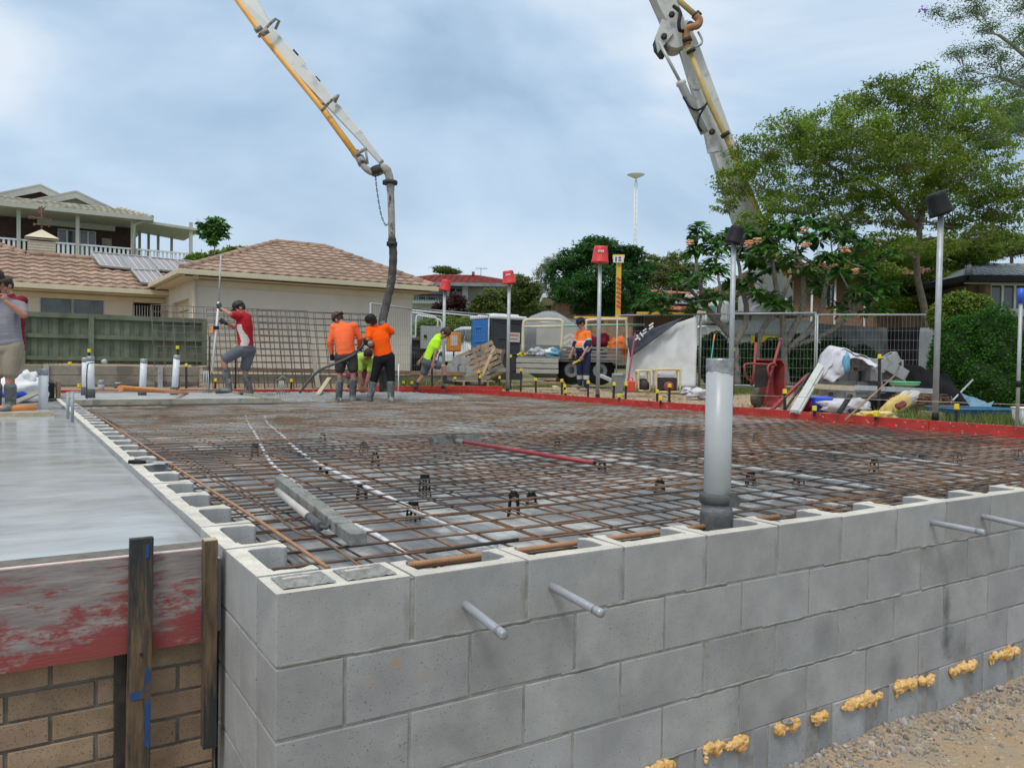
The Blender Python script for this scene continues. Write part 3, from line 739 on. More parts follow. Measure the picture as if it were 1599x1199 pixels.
# bar chairs
def chair_proto(h):
    t = thing('bar_chair', '', 'bar chair', (0, 0, 0), 0, 'bar chairs holding up the mesh')
    mb = MB(); r0, r1 = .030, .045
    for k in range(4):
        a = k*PI/2+.4; mb.bar((r0*math.cos(a), r0*math.sin(a), h), (r1*math.cos(a), r1*math.sin(a), 0), .012, .009)
    mb.tube([(r0*math.cos(a), r0*math.sin(a), h-.008) for a in np.linspace(0, 2*PI, 13)[:-1]], .007, 6, closed=True)
    mb.tube([(.040*math.cos(a), .040*math.sin(a), h*.35) for a in np.linspace(0, 2*PI, 13)[:-1]], .004, 5, closed=True)
    for s_ in (-1, 1): mb.bar((s_*.012, -.03, h+.006), (s_*.012, .03, h+.006), .006, .018)
    mb.build('frame', M['black'], t); return t
pc = {}
CH = [(663, 776, .135, 'tall black bar chair standing right of the diagonal conduit'), (802, 806, .135, 'tall black bar chair nearest left of the white pipe'),
      (565, 780, .09, 'low bar chair by the near half of the long conduit'), (645, 812, .09, 'low bar chair in front of the tall one by the conduit'), (504, 690, .09, 'bar chair near the bend of the longer conduit'),
      (568, 705, .09, 'bar chair left of the bull float'), (586, 727, .10, 'bar chair below and left of the bull float blade'), (398, 713, .10, 'bar chair between the two conduits'),
      (1030, 770, .09, 'low bar chair left of the white pipe'), (1365, 738, .10, 'bar chair in the middle of the mesh far right'), (1172, 757, .09, 'small bar chair directly right of the white pipe'),
      (1300, 716, .09, 'bar chair in the bunch right of the white pipe'), (1348, 704, .09, 'bar chair at the back of the right bunch'), (1495, 721, .09, 'bar chair before the far red edge'), (870, 700, .09, 'bar chair behind the red float handle'),
      (940, 738, .09, 'bar chair just past the red handle end'), (830, 792, .08, 'low bar chair beside the tallest one'), (1247, 757, .10, 'bar chair next to the pale conduit right of white pipe'), (1590, 716, .09, 'bar chair at the right picture edge'), (1440, 726, .09, 'bar chair right of the bunch beyond the white pipe'),
      (1180, 690, .09, 'far bar chair behind the white pipe'), (990, 680, .09, 'far bar chair above the red handle end'), (770, 664, .09, 'far bar chair behind the float blade'), (505, 742, .09, 'bar chair beside the second conduit')]
for px, py, h, lab in CH:
    if h not in pc: t = pc[h] = chair_proto(h)
    else: t = copy_tree(pc[h])
    t.location = PZ(px, py, -.168); t.scale = (.82, .82, .88); t.rotation_euler.z = U(0, 3); t['label'] = lab
# fresh concrete being placed at the far end
def zc(x, y):
    e = min(sstep(0, .9, x-2.6-.3*nz(y, 1, 0, 1)), sstep(0, .8, y-10.9+.9*nz(x, 0, 0, .9)), sstep(0, 1.4, 8.0-x+.5*nz(y, 3, 0, 1)))
    return -.20 + .185*e + e*(.03*nz(x, y, 0, 5)+.02*nz(x, y, 1, 12))
mb = grid_mesh(2.3, 8.2, 9.6, 13.95, 190, 140, zc)
tag(mb.build('fresh_concrete', M['con']), 'lumpy fresh grey concrete around the boots of the two workers in orange', 'concrete')
mb = MB()
mb = grid_mesh(.2, 2.95, 10.45, 13.9, 40, 40, lambda x, y: .0+.003*nz(x, y, 0, 2)); mb.box((1.575, 12.17, -.1), (2.74, 3.44, .15))
tag(mb.build('set_slab', M['cured']), 'small patch of finished slab framed by timber at far left', 'slab')
# wet slurry spread over the mesh in front of it
def zs(x, y):
    e = sstep(-.1, .35, nz(x, y, 0, 1.6)+.8*sstep(9.4, 10.4, y)-.35); return -.21+.15*e+.012*nz(x, y, 1, 16)*e
mb = grid_mesh(.2, 5.4, 8.2, 10.6, 130, 70, zs); tag(mb.build('concrete_slurry', M['con']), 'patchy grey concrete slurry creeping over the far mesh', 'concrete')
def plank(name, a, b, w_, h_, m_, label, cat='plank', up=(0, 0, 1), bevel=.002, group=None):
    a, b = Vector(a), Vector(b); mb = MB(); mb.bar(a-a, b-a, w_, h_, up); o = mb.build(name, m_, bevel=bevel); o.location = a; return tag(o, label, cat, group)
plank('edge_board', (.12, 10.40, .005), (3.0, 10.40, .005), .045, .075, M['timberg'], 'green brown timber edge board across the far left of the mesh')
plank('edge_board', (2.97, 10.45, .005), (2.97, 13.8, .005), .045, .07, M['timberg'], 'timber edge board running back from the right end of the front one')
plank('edge_board', (.3, 13.85, .01), (2.95, 13.85, .01), .045, .05, M['timberg'], 'timber edge board along the back of the small finished slab')
# red form boards
for i, (y0, y1) in enumerate(((-.2, 3.2), (3.21, 6.8), (6.81, 10.4), (10.41, 14.0))):
    o = plank('form_board', (8.52, y0, -.07), (8.52, y1, -.07), .035, .235, M['red_form'], ['red painted form board nearest on the right slab edge', 'second red form board from the right picture edge', 'third red form board along the right slab edge', 'farthest red form board on the right slab edge'][i], 'form board', group='red form boards round the slab')
for i, (x0, x1) in enumerate(((.1, 3.0), (3.01, 6.0), (6.01, 8.5))):
    plank('form_board', (x0, 14.02, -.05), (x1, 14.02, -.05), .035, .2, M['red_form'], ['red form board behind the small finished slab', 'red form board behind the workers in orange', 'red form board at the far corner beside the crouching worker'][i], 'form board', group='red form boards round the slab')
plank('form_board', (6.3, 14.6, .02), (9.5, 14.4, .02), .035, .16, M['red_form'], 'raised red board just outside the far slab corner', 'form board')

# ------------------------------------------------------------------ tools lying on the mesh
a = PZ(438, 750, .0); b = PZ(560, 842, .0)
plank('screed_timber', a, b, .062, .045, M['concrust'], 'heavy timber screed crusted with concrete lying on the mesh', 'screed', bevel=.004)
t = thing('worn_pipe', 'short worn pinkish pipe with a dark hooked end beside the crusted timber', 'pipe', PZ(433, 767, -.01))
a = PZ(433, 767, -.005); b = PZ(489, 812, -.005); e = PZ(500, 822, -.005)
M['pinkpipe'] = mat('worn_pink_pipe', (.42, .40, .37), (.55, .50, .46), scale=14, rough=.6, c3=(.55, .22, .15), s3=7, p3=(.52, .6))
mb = MB(); mb.tube([a, b], .0165, 14); mb.build('tube', M['pinkpipe'], t, world=True)
mb = MB(); mb.tube([b.lerp(a, .1), e], .0178, 14); mb.tube([e, e+Vector((.02, -.01, -.005)), e+Vector((.045, .0, .012)), e+Vector((.06, .02, .012))], .008, 8); mb.build('end_cap', M['foamgrey'], t, world=True)
t = thing('concrete_rake', 'concrete rake with dark crusted blade and long red handle on the mesh', 'rake', PZ(710, 694, -.03))
bl0 = PZ(669, 697, -.045); bl1 = PZ(750, 692, -.045); d = (bl1-bl0).normalized()
mb = MB(); n = 14
for i in range(n):
    p = bl0.lerp(bl1, (i+.5)/n); mb.box(p+Vector((0, 0, .04+.003*nz(i, 0, 0, .9))), ((bl1-bl0).length/n*1.04, .008, .082), math.atan2(d.y, d.x)+.02*nz(i, 2, 0))
mb.build('blade', M['concrust'], t, world=True)
h0 = (bl0+bl1)/2+Vector((0, 0, .035)); h1 = PZ(928, 723, -.005)
M['redtube'] = mat('dark_red_handle', (.26, .02, .028), (.32, .03, .04), scale=6, rough=.4)
hd = (h1-h0); mb = MB(); mb.tube([h0+hd*.07, h1], .0155, 12); o = mb.build('handle', M['redtube'], t, world=True)
mb = MB(); mb.tube([h0-hd.normalized()*.01, h0+hd*.08], .019, 10); mb.build('socket', M['concrust'], t, world=True)
mb = MB(); mb.tube([h1, h1+hd.normalized()*.006], .0125, 12); mb.build('end_plug', M['dark'], t, world=True)
t = thing('trowel', 'pointing trowel with black grip left on top of the left block wall', 'trowel', PZ(228, 721, .01), 0)
a = PZ(201, 721, .02); b = PZ(228, 721.5, .02); c = PZ(266, 722, .012)
mb = MB(); mb.tube([a, a.lerp(b, .3), a.lerp(b, .7), b], [.011, .014, .013, .009], 10); mb.build('grip', M['black'], t, world=True)
d = (c-b).normalized(); s_ = Vector((-d.y, d.x, 0))
mb = MB(); mb.prism([b+d*.02, b+d*.05+s_*.055, c+s_*.03, c+d*.03, c-s_*.03, b+d*.05-s_*.055], (0, 0, .002)); mb.tube([b-d*.01, b+d*.012+Vector((0, 0, .008)), b+d*.04+Vector((0, 0, .002))], .004, 6); mb.build('blade', M['galv'], t, world=True)

# pipes standing up
def tape_top(mb, c, r, z, h=.035):
    prof = []
    mb.lathe([(r*1.02, z-h), (r*1.035, z-h*.6), (r*1.02, z-h*.2), (r*1.0, z+.002), (r*.9, z+.006), (r*.5, z+.004), (0.0001, z+.006)], c, 20)
c = B(1117.5, 3.36, -.17); r_ = .0553
t = thing('standing_pipe', 'tall pale grey drain pipe with taped top rising behind the front block wall', 'pipe', c)
ztop = V(1118, 562, 3.36).z-c.z
mb = MB(); mb.tube([(0, 0, 0), (0, 0, ztop)], r_, 40); mb.build('tube', M['pvc'], t)
mb = MB(); n = 40; vs = []; K = 6
for k in range(K+1):
    for j in range(n):
        a = 2*PI*j/n; hh = .055+.018*nz(math.cos(a)*1.5, math.sin(a)*1.5, 3)
        rr = r_*1.022+.0018*nz(a*3, k*1.5, 7); vs.append((rr*math.cos(a), rr*math.sin(a), ztop+.006-hh*(1-k/K)))
vs.append((0, 0, ztop+.002)); fs = [(k*n+j, k*n+(j+1) % n, (k+1)*n+(j+1) % n, (k+1)*n+j) for k in range(K) for j in range(n)]+[(K*n+j, K*n+(j+1) % n, len(vs)-1) for j in range(n)]
mb.add(vs, fs, 0, True)
mb.build('tape', M['tape'], t)
zz = lambda y: V(1118, y, 3.36).z-c.z
mb = MB(); mb.lathe([(r_*1.05, -.02), (r_*1.22, -.015), (r_*1.25, zz(802)), (r_*1.20, zz(797)), (r_*1.08, zz(796))], n=32)
mb.lathe([(r_*1.07, zz(786)), (r_*1.28, zz(785)), (r_*1.32, zz(773)), (r_*1.25, zz(770)), (r_*1.05, zz(769))], n=32)
cdir = Vector((_r.x, _r.y, 0)); fd = Vector((-_f.x, -_f.y, 0)).normalized()
fl = cdir*(r_*.8)+fd*(r_*.95)
mb.prism([fl+Vector((0, 0, zz(784)))-cdir*.035, fl+cdir*.025+Vector((0, 0, zz(786))), fl+cdir*.045+fd*.006+Vector((0, 0, zz(776))), fl+cdir*.008+Vector((0, 0, zz(764))), fl-cdir*.03+Vector((0, 0, zz(772)))], fd*.010)
mb.build('foam_collar', M['foamgrey'], t)
mb = MB(); prof = [(r_*1.10, zz(799))]
for k in range(9): prof.append((r_*(1.17 if k % 2 else 1.14), zz(797-k*1.4)))
prof.append((r_*1.1, zz(784.5))); mb.lathe(prof, n=32); mb.build('wire_binding', M['plastwrap'], t)

def stub(name, px, yb, yt, r, label, z=0.0, wrap=True, m_=None, lean=0, top='tape'):
    p = PZ(px, yb, z); tt = dep(p); h = V(px, yt, tt).z-p.z
    t = thing(name, label, 'pipe', p); mb = MB(); mb.tube([(0, 0, -.05), (lean*h, 0, h)], r, 18); mb.build('tube', m_ or M['pvcw'], t)
    if top == 'tape':
        mb = MB(); mb.lathe([(r*1.03, h-.07), (r*1.06, h-.05), (r*1.03, h), (r*.8, h+.01), (.001, h+.008)], (lean*h, 0, 0), 16); mb.build('tape', M['tape'], t)
    if wrap:
        mb = MB(); mb.lathe([(r*1.03, -.01), (r*1.25, 0), (r*1.28, .07), (r*1.2, .13), (r*1.02, .135)], (0, 0, 0), 16); mb.build('base_wrap', M['foamgrey'], t)
    return t
stub('standing_pipe', 67.5, 640, 577, .053, 'white pipe stub beside the boots of the bearded worker', -.03, wrap=False)
stub('standing_pipe', 141, 621, 557, .056, 'thickest white stub with wrapped base in the small finished slab')
stub('standing_pipe', 133, 617, 559, .052, 'white stub half hidden behind the thick wrapped one')
stub('standing_pipe', 222, 617, 561, .055, 'white stub in the middle of the small finished slab', lean=.04)
stub('standing_pipe', 272, 616.5, 555, .055, 'white stub standing by the right end of the green fence', lean=.06)
stub('standing_pipe', 158, 611, 594, .055, 'short grey capped stub behind the thick wrapped one', wrap=False, m_=M['pvc'])
stub('standing_pipe', 184, 609, 597, .055, 'lowest grey wrapped stub in the small finished slab', wrap=True, m_=M['pvc'], top='')
stub('standing_pipe', 158, 596, 578, .018, 'thin vertical tube rising from the short capped stub', z=.05, wrap=False, m_=M['pvc'], top='')
stub('conduit_stub', 106, 650, 612, .0155, 'left one of two thin grey conduits standing on the left block wall', wrap=False, m_=M['conduit'], top='')
stub('conduit_stub', 113, 655, 612, .0155, 'right one of two thin grey conduits standing on the left block wall', wrap=False, m_=M['conduit'], top='')
stub('white_tube', 102, 604, 590, .014, 'thin white tube upright beside the yellow capped post', wrap=False, top='')
stub('white_tube', 622, 610, 568, .013, 'thin white tube at the corner beyond the worker in orange tee', wrap=False, top='', z=.02)
# wire loop with silver ball, by the thick stub
p = PZ(136, 623, 0); tt = dep(p); mb = MB(); P = [V(136, 623, tt), V(135.5, 590, tt), V(137, 570, tt), V(142, 567, tt), V(159, 566, tt)]
mb.tube([q-p for q in smooth_path(P, 5)], .008, 6); mb.blob(V(163, 565, tt)-p, (.045, .04, .045), 4, .15, 2, 1); o = mb.build('wire_loop', [M['blackm'], M['galv']]); o.location = p
tag(o, 'bent dark wire with a shiny taped ball over the thick white stub', 'wire')
# pipes sticking out of the front wall
for i, (b_, tip, end) in enumerate((((727, 939), (786, 991), (790, 995)), ((861, 912), (938, 957), (942, 960)), ((1454, 815), (1536, 831), (1538, 832)), ((1533, 804), (1602, 821), (1604, 822)))):
    p = PY(b_[0], b_[1], 0); q = PX(tip[0], tip[1], p.x); d = (q-p)
    t = thing('wall_conduit', ['grey conduit stub poking out nearest the wall corner', 'second grey conduit stub from the wall corner', 'grey conduit stub poking out under the right half of the wall top', 'conduit stub cut off by the right picture edge'][i], 'conduit', p)
    mb = MB(); mb.tube([Vector((0, .08, 0)), d], .0135, 18); mb.build('tube', M['conduit'], t)
    if i < 3:
        mb = MB(); dn = d.normalized(); n = 18
        mb.tube([d-dn*.03, d-dn*.015, d, d+dn*.006, d+dn*.007], [.0142, .0146, .0143, .0125, .004], 14); mb.build('taped_end', M['tape'], t)
# stuff at far left
rod([PZ(-30, 640, .0), PZ(56, 637, .0)], .045, M['orangep'], 'orange_pipe', 'orange pipe lying on the slab at the left picture edge', 'pipe', 12)
rod([PZ(188, 606, .32), PZ(292, 613, .02)], .03, M['orangep'], 'orange_pipe', 'long orange pipe leaning across behind the white stubs', 'pipe', 12)
plank('pine_board', PZ(-40, 649, 0), PZ(83, 645.5, 0), .09, .05, M['timber'], 'pale pine board across the left slab near the bearded worker')
t = thing('rubble_bag', 'white rubble bag with blue stripe slumped behind the white pipe stub', 'bag', PZ(34, 625, .0))
mb = MB(); mb.blob((0, 0, .16), (.30, .22, .19), 3, .3, 3, fr=1.4); mb.blob((.05, 0, .28), (.14, .12, .13), 5, .3, 3); mb.build('sack', M['white'], t)
mb = MB(); mb.blob((-.12, -.18, .1), (.16, .06, .06), 9, .2, 2); mb.build('stripe', M['bluep'], t)
plank('angled_board', PZ(20, 630, .02), PZ(62, 612, .15), .12, .02, M['sleeper'], 'grey board resting at a slant behind the white pipe stub')
mb = MB(); mb.box((0, 0, .12), (.5, .3, .24)); mb.box((.3, .02, .13), (.06, .34, .28), mi=1); o = mb.build('dark_tub', [M['dark'], M['timberb']], bevel=.02); o.location = PZ(55, 622, .0); tag(o, 'dark open tub behind the white pipe stub at left', 'tub')
# ------------------------------------------------------------------ poles, pickets, string
def px_line_top(p, py):
    """z so that a vertical above p reaches image row py"""
    t = dep(p); return V(799, 0, 1).z*0 + (B_z(p, py))
def B_z(p, py):
    # roll is tiny: find z with projected row = py
    z = p.z; t = dep(p)
    for _ in range(8):
        d = Vector((p.x, p.y, z))-CP; yy = 599.5 - FPX*d.dot(_u)/d.dot(_f); z += (yy-py)*t/FPX
    return z
def pole(px, py, ytop, r, label, z0, bucket, tilt, t=None, group=None, base=True):
    p = PZ(px, py, z0) if t is None else B(px, t, z0)
    h = B_z(p, ytop)-p.z
    o = thing('steel_pole', label, 'pole', p, 0, group)
    mb = MB(); mb.tube([(0, 0, 0), (0, 0, h)], r, 14)
    mb.build('tube', M['galv'], o)
    mb = MB(); mb.bar((r*.5, r*.8, .02), (r*.5, r*.8, h-.02), .008, .012, up=(0, 1, 0)); mb.build('seam_strip', M['galv'], o)
    if base:
        mb = MB(); mb.tube([(0, 0, 0), (0, 0, .10)], r*1.15, 14); mb.build('base_sleeve', M['black'], o)
    return p, h
def bucket(p, h, m_, hh, label, tilt, px_side, logo=False):
    o = thing('bucket', label, 'bucket', p+Vector((0, 0, h-.06)), CRZ)
    M_ = Euler((R(4), R(tilt), 0)).to_matrix(); k = hh/.3
    prof = [(.145*k, -.04), (.155*k, -.04), (.155*k, -.01), (.147*k, 0), (.125*k, .20*k), (.115*k, hh-.05), (.105*k, hh-.045), (.001, hh-.045)]
    mb = MB(); mb.lathe([(.14*k, -.035), (.11*k, hh-.06)], n=24, rot=M_); mb.lathe(prof, n=24, rot=M_); mb.build('shell', m_, o)
    if logo:
        mb = MB()
        for i, (x, w_) in enumerate(((-.045, .022), (-.018, .012), (.004, .012), (.030, .022))):
            mb.box(M_ @ Vector((x*k, -.138*k, .16*k)), (w_*k, .006, .040*k), M_ @ Matrix.Rotation(.25, 3, 'Y'))
        mb.build('logo', M['white'], o)
    if not logo:
        mb = MB(); mb.tube([M_ @ Vector((.06, -.15, 0))+Vector((0, 0, -.02)), Vector((.06, -.13, -.13)), Vector((.03, -.1, -.14)), Vector((.02, -.1, -.03))], .006, 6); mb.build('handle', M['blackm'], o)
grp = 'steel poles round the slab'
p, h = pole(1460, 658, 322, .034, 'tallest galvanised pole before the round hedge, under a black bucket', .02, 1, 0, group=grp)
bucket(p, h, M['black'], .27, 'black bucket upside down on the tallest pole before the hedge', -22, 0)
p, h = pole(1140, 641, 370, .036, 'galvanised pole just right of the tall grey drain pipe', .02, 1, 0, group=grp)
bucket(p, h, M['black'], .25, 'black bucket on the pole in front of the frangipani tree', 14, 0)
p, h = pole(933, 624, 402, .036, 'galvanised pole in front of the worker in orange and navy', .0, 1, 0, group=grp)
bucket(p, h, M['redp'], .31, 'nearest red bucket, on the pole by the worker in orange and navy', 2, 0, True)
p, h = pole(792.5, 610, 436, .037, 'galvanised pole in front of the blue portable toilet', .0, 1, 0, t=17.6, group=grp)
bucket(p, h, M['redp'], .29, 'red bucket on the pole before the portable toilet', -8, 0, True)
p, h = pole(692, 601, 447, .037, 'galvanised pole behind the bending worker in yellow green shirt', .0, 1, 0, t=18.6, group=grp)
bucket(p, h, M['redp'], .26, 'plain red bucket on the pole nearest the cream garage', 12, 0, False)
p, h = pole(1588, 668, 470, .020, 'thin grey pole at the right picture edge', .0, 1, 0, group=grp, base=False)
t_ = thing('blue_sleeve', 'blue plastic sleeve on the thin pole at the right picture edge', 'cap', p+Vector((0, 0, h-.02)), CRZ)
mb = MB(); mb.lathe([(.03, 0), (.035, 0), (.035, .16), (.001, .165)], n=12); mb.box((.06, 0, .08), (.10, .02, .15)); mb.build('sleeve', M['bluep'], t_)
mb = MB(); mb.tube([(0, 0, h*.35-.02-h), (0, 0, h*.35+.05-h)], .026, 10); mb.build('clamp', M['black'], t_)

def picket_proto(h):
    o = thing('star_picket', '', 'picket', (0, 0, 0), 0, 'capped steel pickets round the slab')
    mb = MB()
    for k in range(3):
        a = k*2*PI/3; mb.box((.011*math.cos(a), .011*math.sin(a), h/2), (.024, .007, h), a)
    mb.build('post', M['blackm'], o)
    mb = MB(); mb.box((0, 0, h+.012), (.050, .050, .052)); mb.lathe([(.034, -.012), (.034, -.018+.0), (.030, -.03)], (0, 0, h), 12); mb.build('cap', M['yellow'], o, bevel=.008)
    return o
PK = [ # x, cap y, base y, z0, label
 (109.4, 568, 607, 0, 'capped picket on a foot plate left of the thick white stub'), (141, 549, 606, .05, 'capped picket behind the thick wrapped stub'), (123.6, 605, 609, 0, 'yellow cap low at the slab back beside the thick stub'),
 (278.6, 546, 606, .05, 'capped picket behind the white stub by the fence end'), (281, 577, 608, 0, 'capped picket touching the white stub by the fence end'), (291, 573, 609, 0, 'capped picket right of the white stubs'), (278, 598, 609, 0, 'lowest capped picket beside the white stub by the fence end'),
 (336, 596, 609, 0, 'short capped picket left of the boots of the worker with the staff'), (367.5, 541, 609, 0, 'capped picket rising behind the worker with the staff'),
 (454.6, 595, 609, 0, 'short capped picket under the leaning grid sheets'), (573, 579, 607, .02, 'capped picket in front of the crouching worker'), (674.5, 572, 608, .02, 'tall capped picket at the leg of the bending worker'),
 (639.5, 571, 592, .1, 'capped picket left of the bending worker'), (630, 598, 604, .05, 'left of two low yellow capped pickets beyond the corner'), (643, 600, 604.5, .05, 'right of two low yellow capped pickets beyond the corner'),
 (710.5, 593, 603, .05, 'short capped picket before the stack of grey blocks'), (747.6, 584, 606, .02, 'back one of the two pickets by the leaning pallets'), (749, 588, 608, .0, 'front one of the two pickets by the leaning pallets'),
 (780, 590, 609, 0, 'capped picket just left of the pole at the toilet'), (797.6, 554, 608, .02, 'yellow capped picket directly behind the pole at the toilet'), (813.4, 579, 612, 0, 'tall capped picket before the open trailer tray'),
 (836.6, 592, 614, 0, 'capped picket under the lowered tray side'), (877.6, 598, 617, 0, 'left one of three close pickets at the planks'), (882, 604, 618, 0, 'middle one of three close pickets at the planks'), (882.8, 611, 620, 0, 'front low one of three close pickets at the planks'),
 (918, 600, 621, 0, 'capped picket at the shoes of the worker in orange and navy'), (958, 598, 626, 0, 'thick capped picket right of the middle pole'), (967, 614, 627, 0, 'short capped picket between two taller ones right of the middle pole'), (977, 600, 626, 0, 'capped picket beside the red fuel can'),
 (1026, 611, 630, 0, 'capped picket in front of the small generator'), (1044.6, 600, 630, 0, 'capped picket before the compactor frame'), (1031, 618, 632, 0, 'lowest yellow capped picket before the compactor frame'),
 (1145, 549, 618, .02, 'tall capped picket behind the pole at the drain pipe'), (1225, 610, 645, 0, 'thin picket with tilted cap before the wheelbarrow'), (1269.4, 628, 640, .02, 'back one of two pickets at the blue tub'), (1271.4, 643, 650, 0, 'front low picket at the blue tub'),
 (1372, 556, 642, .02, 'tallest capped picket, before the pile of grey blocks'), (1368, 653, 657, .0, 'yellow cap just above the red board under the yellow sheet'), (1493.6, 634, 662, 0, 'thick capped picket right of the tallest pole')]
pp = {}
for px, yc, yb, z0, lab in PK:
    p = PZ(px, yb, z0)
    h = max(.08, round(B_z(p, yc)-p.z, 1))
    if h not in pp: o = pp[h] = picket_proto(h)
    else: o = copy_tree(pp[h])
    o.location = p; o.rotation_euler = (U(-.03, .03), U(-.03, .03), U(0, 2)); o['label'] = lab
mb = MB(); p = B(326, 15.2, 0); mb.tube([(0, 0, 0), (.01, 0, B_z(p, 525))], .018, 6); o = mb.build('steel_rod', M['blackm']); o.location = p; tag(o, 'black rod without cap left of the worker with the staff', 'rod')
a = PX(1140, 616, 8.58); b = PX(1600, 632, 8.58); mb = MB(); mb.tube([(0, 0, 0), b-a], .0035, 5); o = mb.build('string_line', M['timber']); o.location = a; tag(o, 'taut pale string line above the right red boards', 'string')

# ------------------------------------------------------------------ roof tile slope
def tiled(mb, o, ux, us, nrow, ncol, tw, th_, mi=0, clip=None, t0=.03):
    """tiles as real overlapping pieces: o eave corner, ux unit along eave, us unit up the slope"""
    o = Vector(o); ux = Vector(ux).normalized(); us = Vector(us).normalized(); nn = ux.cross(us)
    if nn.z < 0: nn = -nn
    seg = 4
    for r_ in range(nrow):
        for c in range(ncol):
            cx, cy = (c+.5)*tw, (r_+.5)*th_
            if clip and not clip(cx, cy): continue
            t = U(.80, 1.14); vs = []
            j = U(-.006, .006)
            for e, (s_, lift) in enumerate(((r_*th_-.03+j, t0*1.25), ((r_+1)*th_+.01, t0*.25))):
                for k in range(seg+1):
                    f = k/seg; w_ = t0*.9*math.sin(PI*2*f)*.5
                    vs.append(o+ux*((c+f)*tw)+us*s_+nn*(lift+w_))
            for k in range(seg+1): vs.append(vs[k]-nn*t0*.95)
            fs = [(k, k+1, seg+2+k, seg+1+k) for k in range(seg)]+[(2*(seg+1)+k, 2*(seg+1)+k+1, k+1, k) for k in range(seg)]
            mb.add(vs, fs, mi, False, (t, t*U(.97, 1.0), t*U(.95, 1.0)))
def slab_poly(mb, pts, th_, mi=0):
    pts = [Vector(p) for p in pts]; n = (pts[1]-pts[0]).cross(pts[2]-pts[0]).normalized()
    if n.z < 0: n = -n
    mb.prism(pts, -n*th_, mi)
def ridge(mb, a, b, r=.09, mi=0):
    a, b = Vector(a), Vector(b); n = max(1, int((b-a).length/.38))
    for i in range(n):
        t = U(.85, 1.1); mb.tube([a.lerp(b, i/n), a.lerp(b, (i+1.08)/n)], [r*1.08, r*.92], 8, mi, tone=(t, t*.98, t*.96))

# ------------------------------------------------------------------ cream garage
GY = 18.2; EZ = 2.62
gx0 = PY(306, 432, GY).x; gx1 = PY(644, 460, GY).x
G = thing('garage', 'long cream rendered garage with brown tiled hip roof behind the leaning grid sheets', 'garage', (gx0, GY, .1))
mb = MB(); D = 6.2
mb.box(((gx0+gx1)/2, GY+.1, (EZ+.0)/2), (gx1-gx0, .2, EZ)); mb.box((gx1-.1, GY+D/2+.1, EZ/2), (.2, D-.2, EZ)); mb.box(((gx0+gx1)/2, GY+D+.1, EZ/2), (gx1-gx0, .2, EZ))
# left side wall with door opening
for y0, y1, z0, z1 in ((GY+.2, GY+.9, 0, EZ), (GY+.9, GY+3.3, 2.15, EZ), (GY+3.3, GY+4.0, 0, EZ), (GY+4.0, GY+4.9, 0, .9), (GY+4.0, GY+4.9, 2.0, EZ), (GY+4.9, GY+D, 0, EZ)):
    mb.box((gx0+.1, (y0+y1)/2, (z0+z1)/2), (.2, y1-y0, z1-z0))
mb.build('wall', M['cream'], G, world=True)
mb = MB()
for k in range(8): mb.box((gx0+.16, GY+2.1, .14+k*.27), (.03, 2.4, .25))
mb.build('roller_door', M['fascia'], G, world=True, bevel=.01)
mb = MB(); mb.box((gx0+.12, GY+4.45, 1.45), (.03, .86, 1.06)); o = mb.build('window', M['glass'], G, world=True)
# roof
ov = .38; rx0, rx1, ry0, ry1 = gx0-ov, gx1+ov+.1, GY-ov, GY+D+.3+ov
ra = PY(432, 378, GY+3.2); rb = PY(507, 386, GY+3.2); rz_ = ra.z; rax, rbx = ra.x, rb.x
rym = (ry0+ry1)/2; EZr = EZ+.12
A_ = Vector((rx0, ry0, EZr)); B_ = Vector((rx1, ry0, EZr)); C_ = Vector((rx1, ry1, EZr)); D_ = Vector((rx0, ry1, EZr)); R1 = Vector((rax, rym, rz_)); R2 = Vector((rbx, rym, rz_))
mb = MB()
for poly in ((A_, B_, R2, R1), (B_, C_, R2), (C_, D_, R1, R2), (D_, A_, R1)): slab_poly(mb, poly, .04)
us = Vector((0, R1.y-A_.y, R1.z-A_.z)); SL = us.length
def clipF(x, y):
    f = y/SL; return (R1.x-A_.x)*f - .1 < x < (B_.x-A_.x)-(B_.x-R2.x)*f + .1 and y < SL
tiled(mb, A_, (1, 0, 0), us, int(SL/.33)+1, int((rx1-rx0)/.30)+1, .30, .33, clip=clipF)
ridge(mb, A_, R1); ridge(mb, B_, R2); ridge(mb, R1, R2)
mb.build('roof', M['tile'], G, world=True)
mb = MB()
for a, b in ((A_, B_), (D_, A_), (B_, C_)):
    a2 = a+Vector((0, 0, -.08)); b2 = b+Vector((0, 0, -.08)); d = (b2-a2).normalized(); n_ = Vector((d.y, -d.x, 0))
    mb.bar(a2+n_*.06-d*.06, b2+n_*.06+d*.06, .12, .12)
mb.box(((rx0+rx1)/2, (ry0+ry1)/2, A_.z-.17), (rx1-rx0-.1, ry1-ry0-.1, .02)); mb.bar(A_+Vector((.05, .0, -.14)), D_+Vector((.05, 0, -.14)), .03, .10); mb.bar((gx0-.02, GY-.015, EZ-.16), (gx1+.02, GY-.015, EZ-.16), .03, .16)
mb.build('gutter', M['fascia'], G, world=True, bevel=.02)
mb = MB(); mb.tube([(gx0-.06, GY-.1, EZ), (gx0-.06, GY-.06, .2)], .045, 10); mb.box((gx0-.06, GY-.2, EZ-.02), (.12, .25, .14)); mb.build('downpipe', M['fascia'], G, world=True)

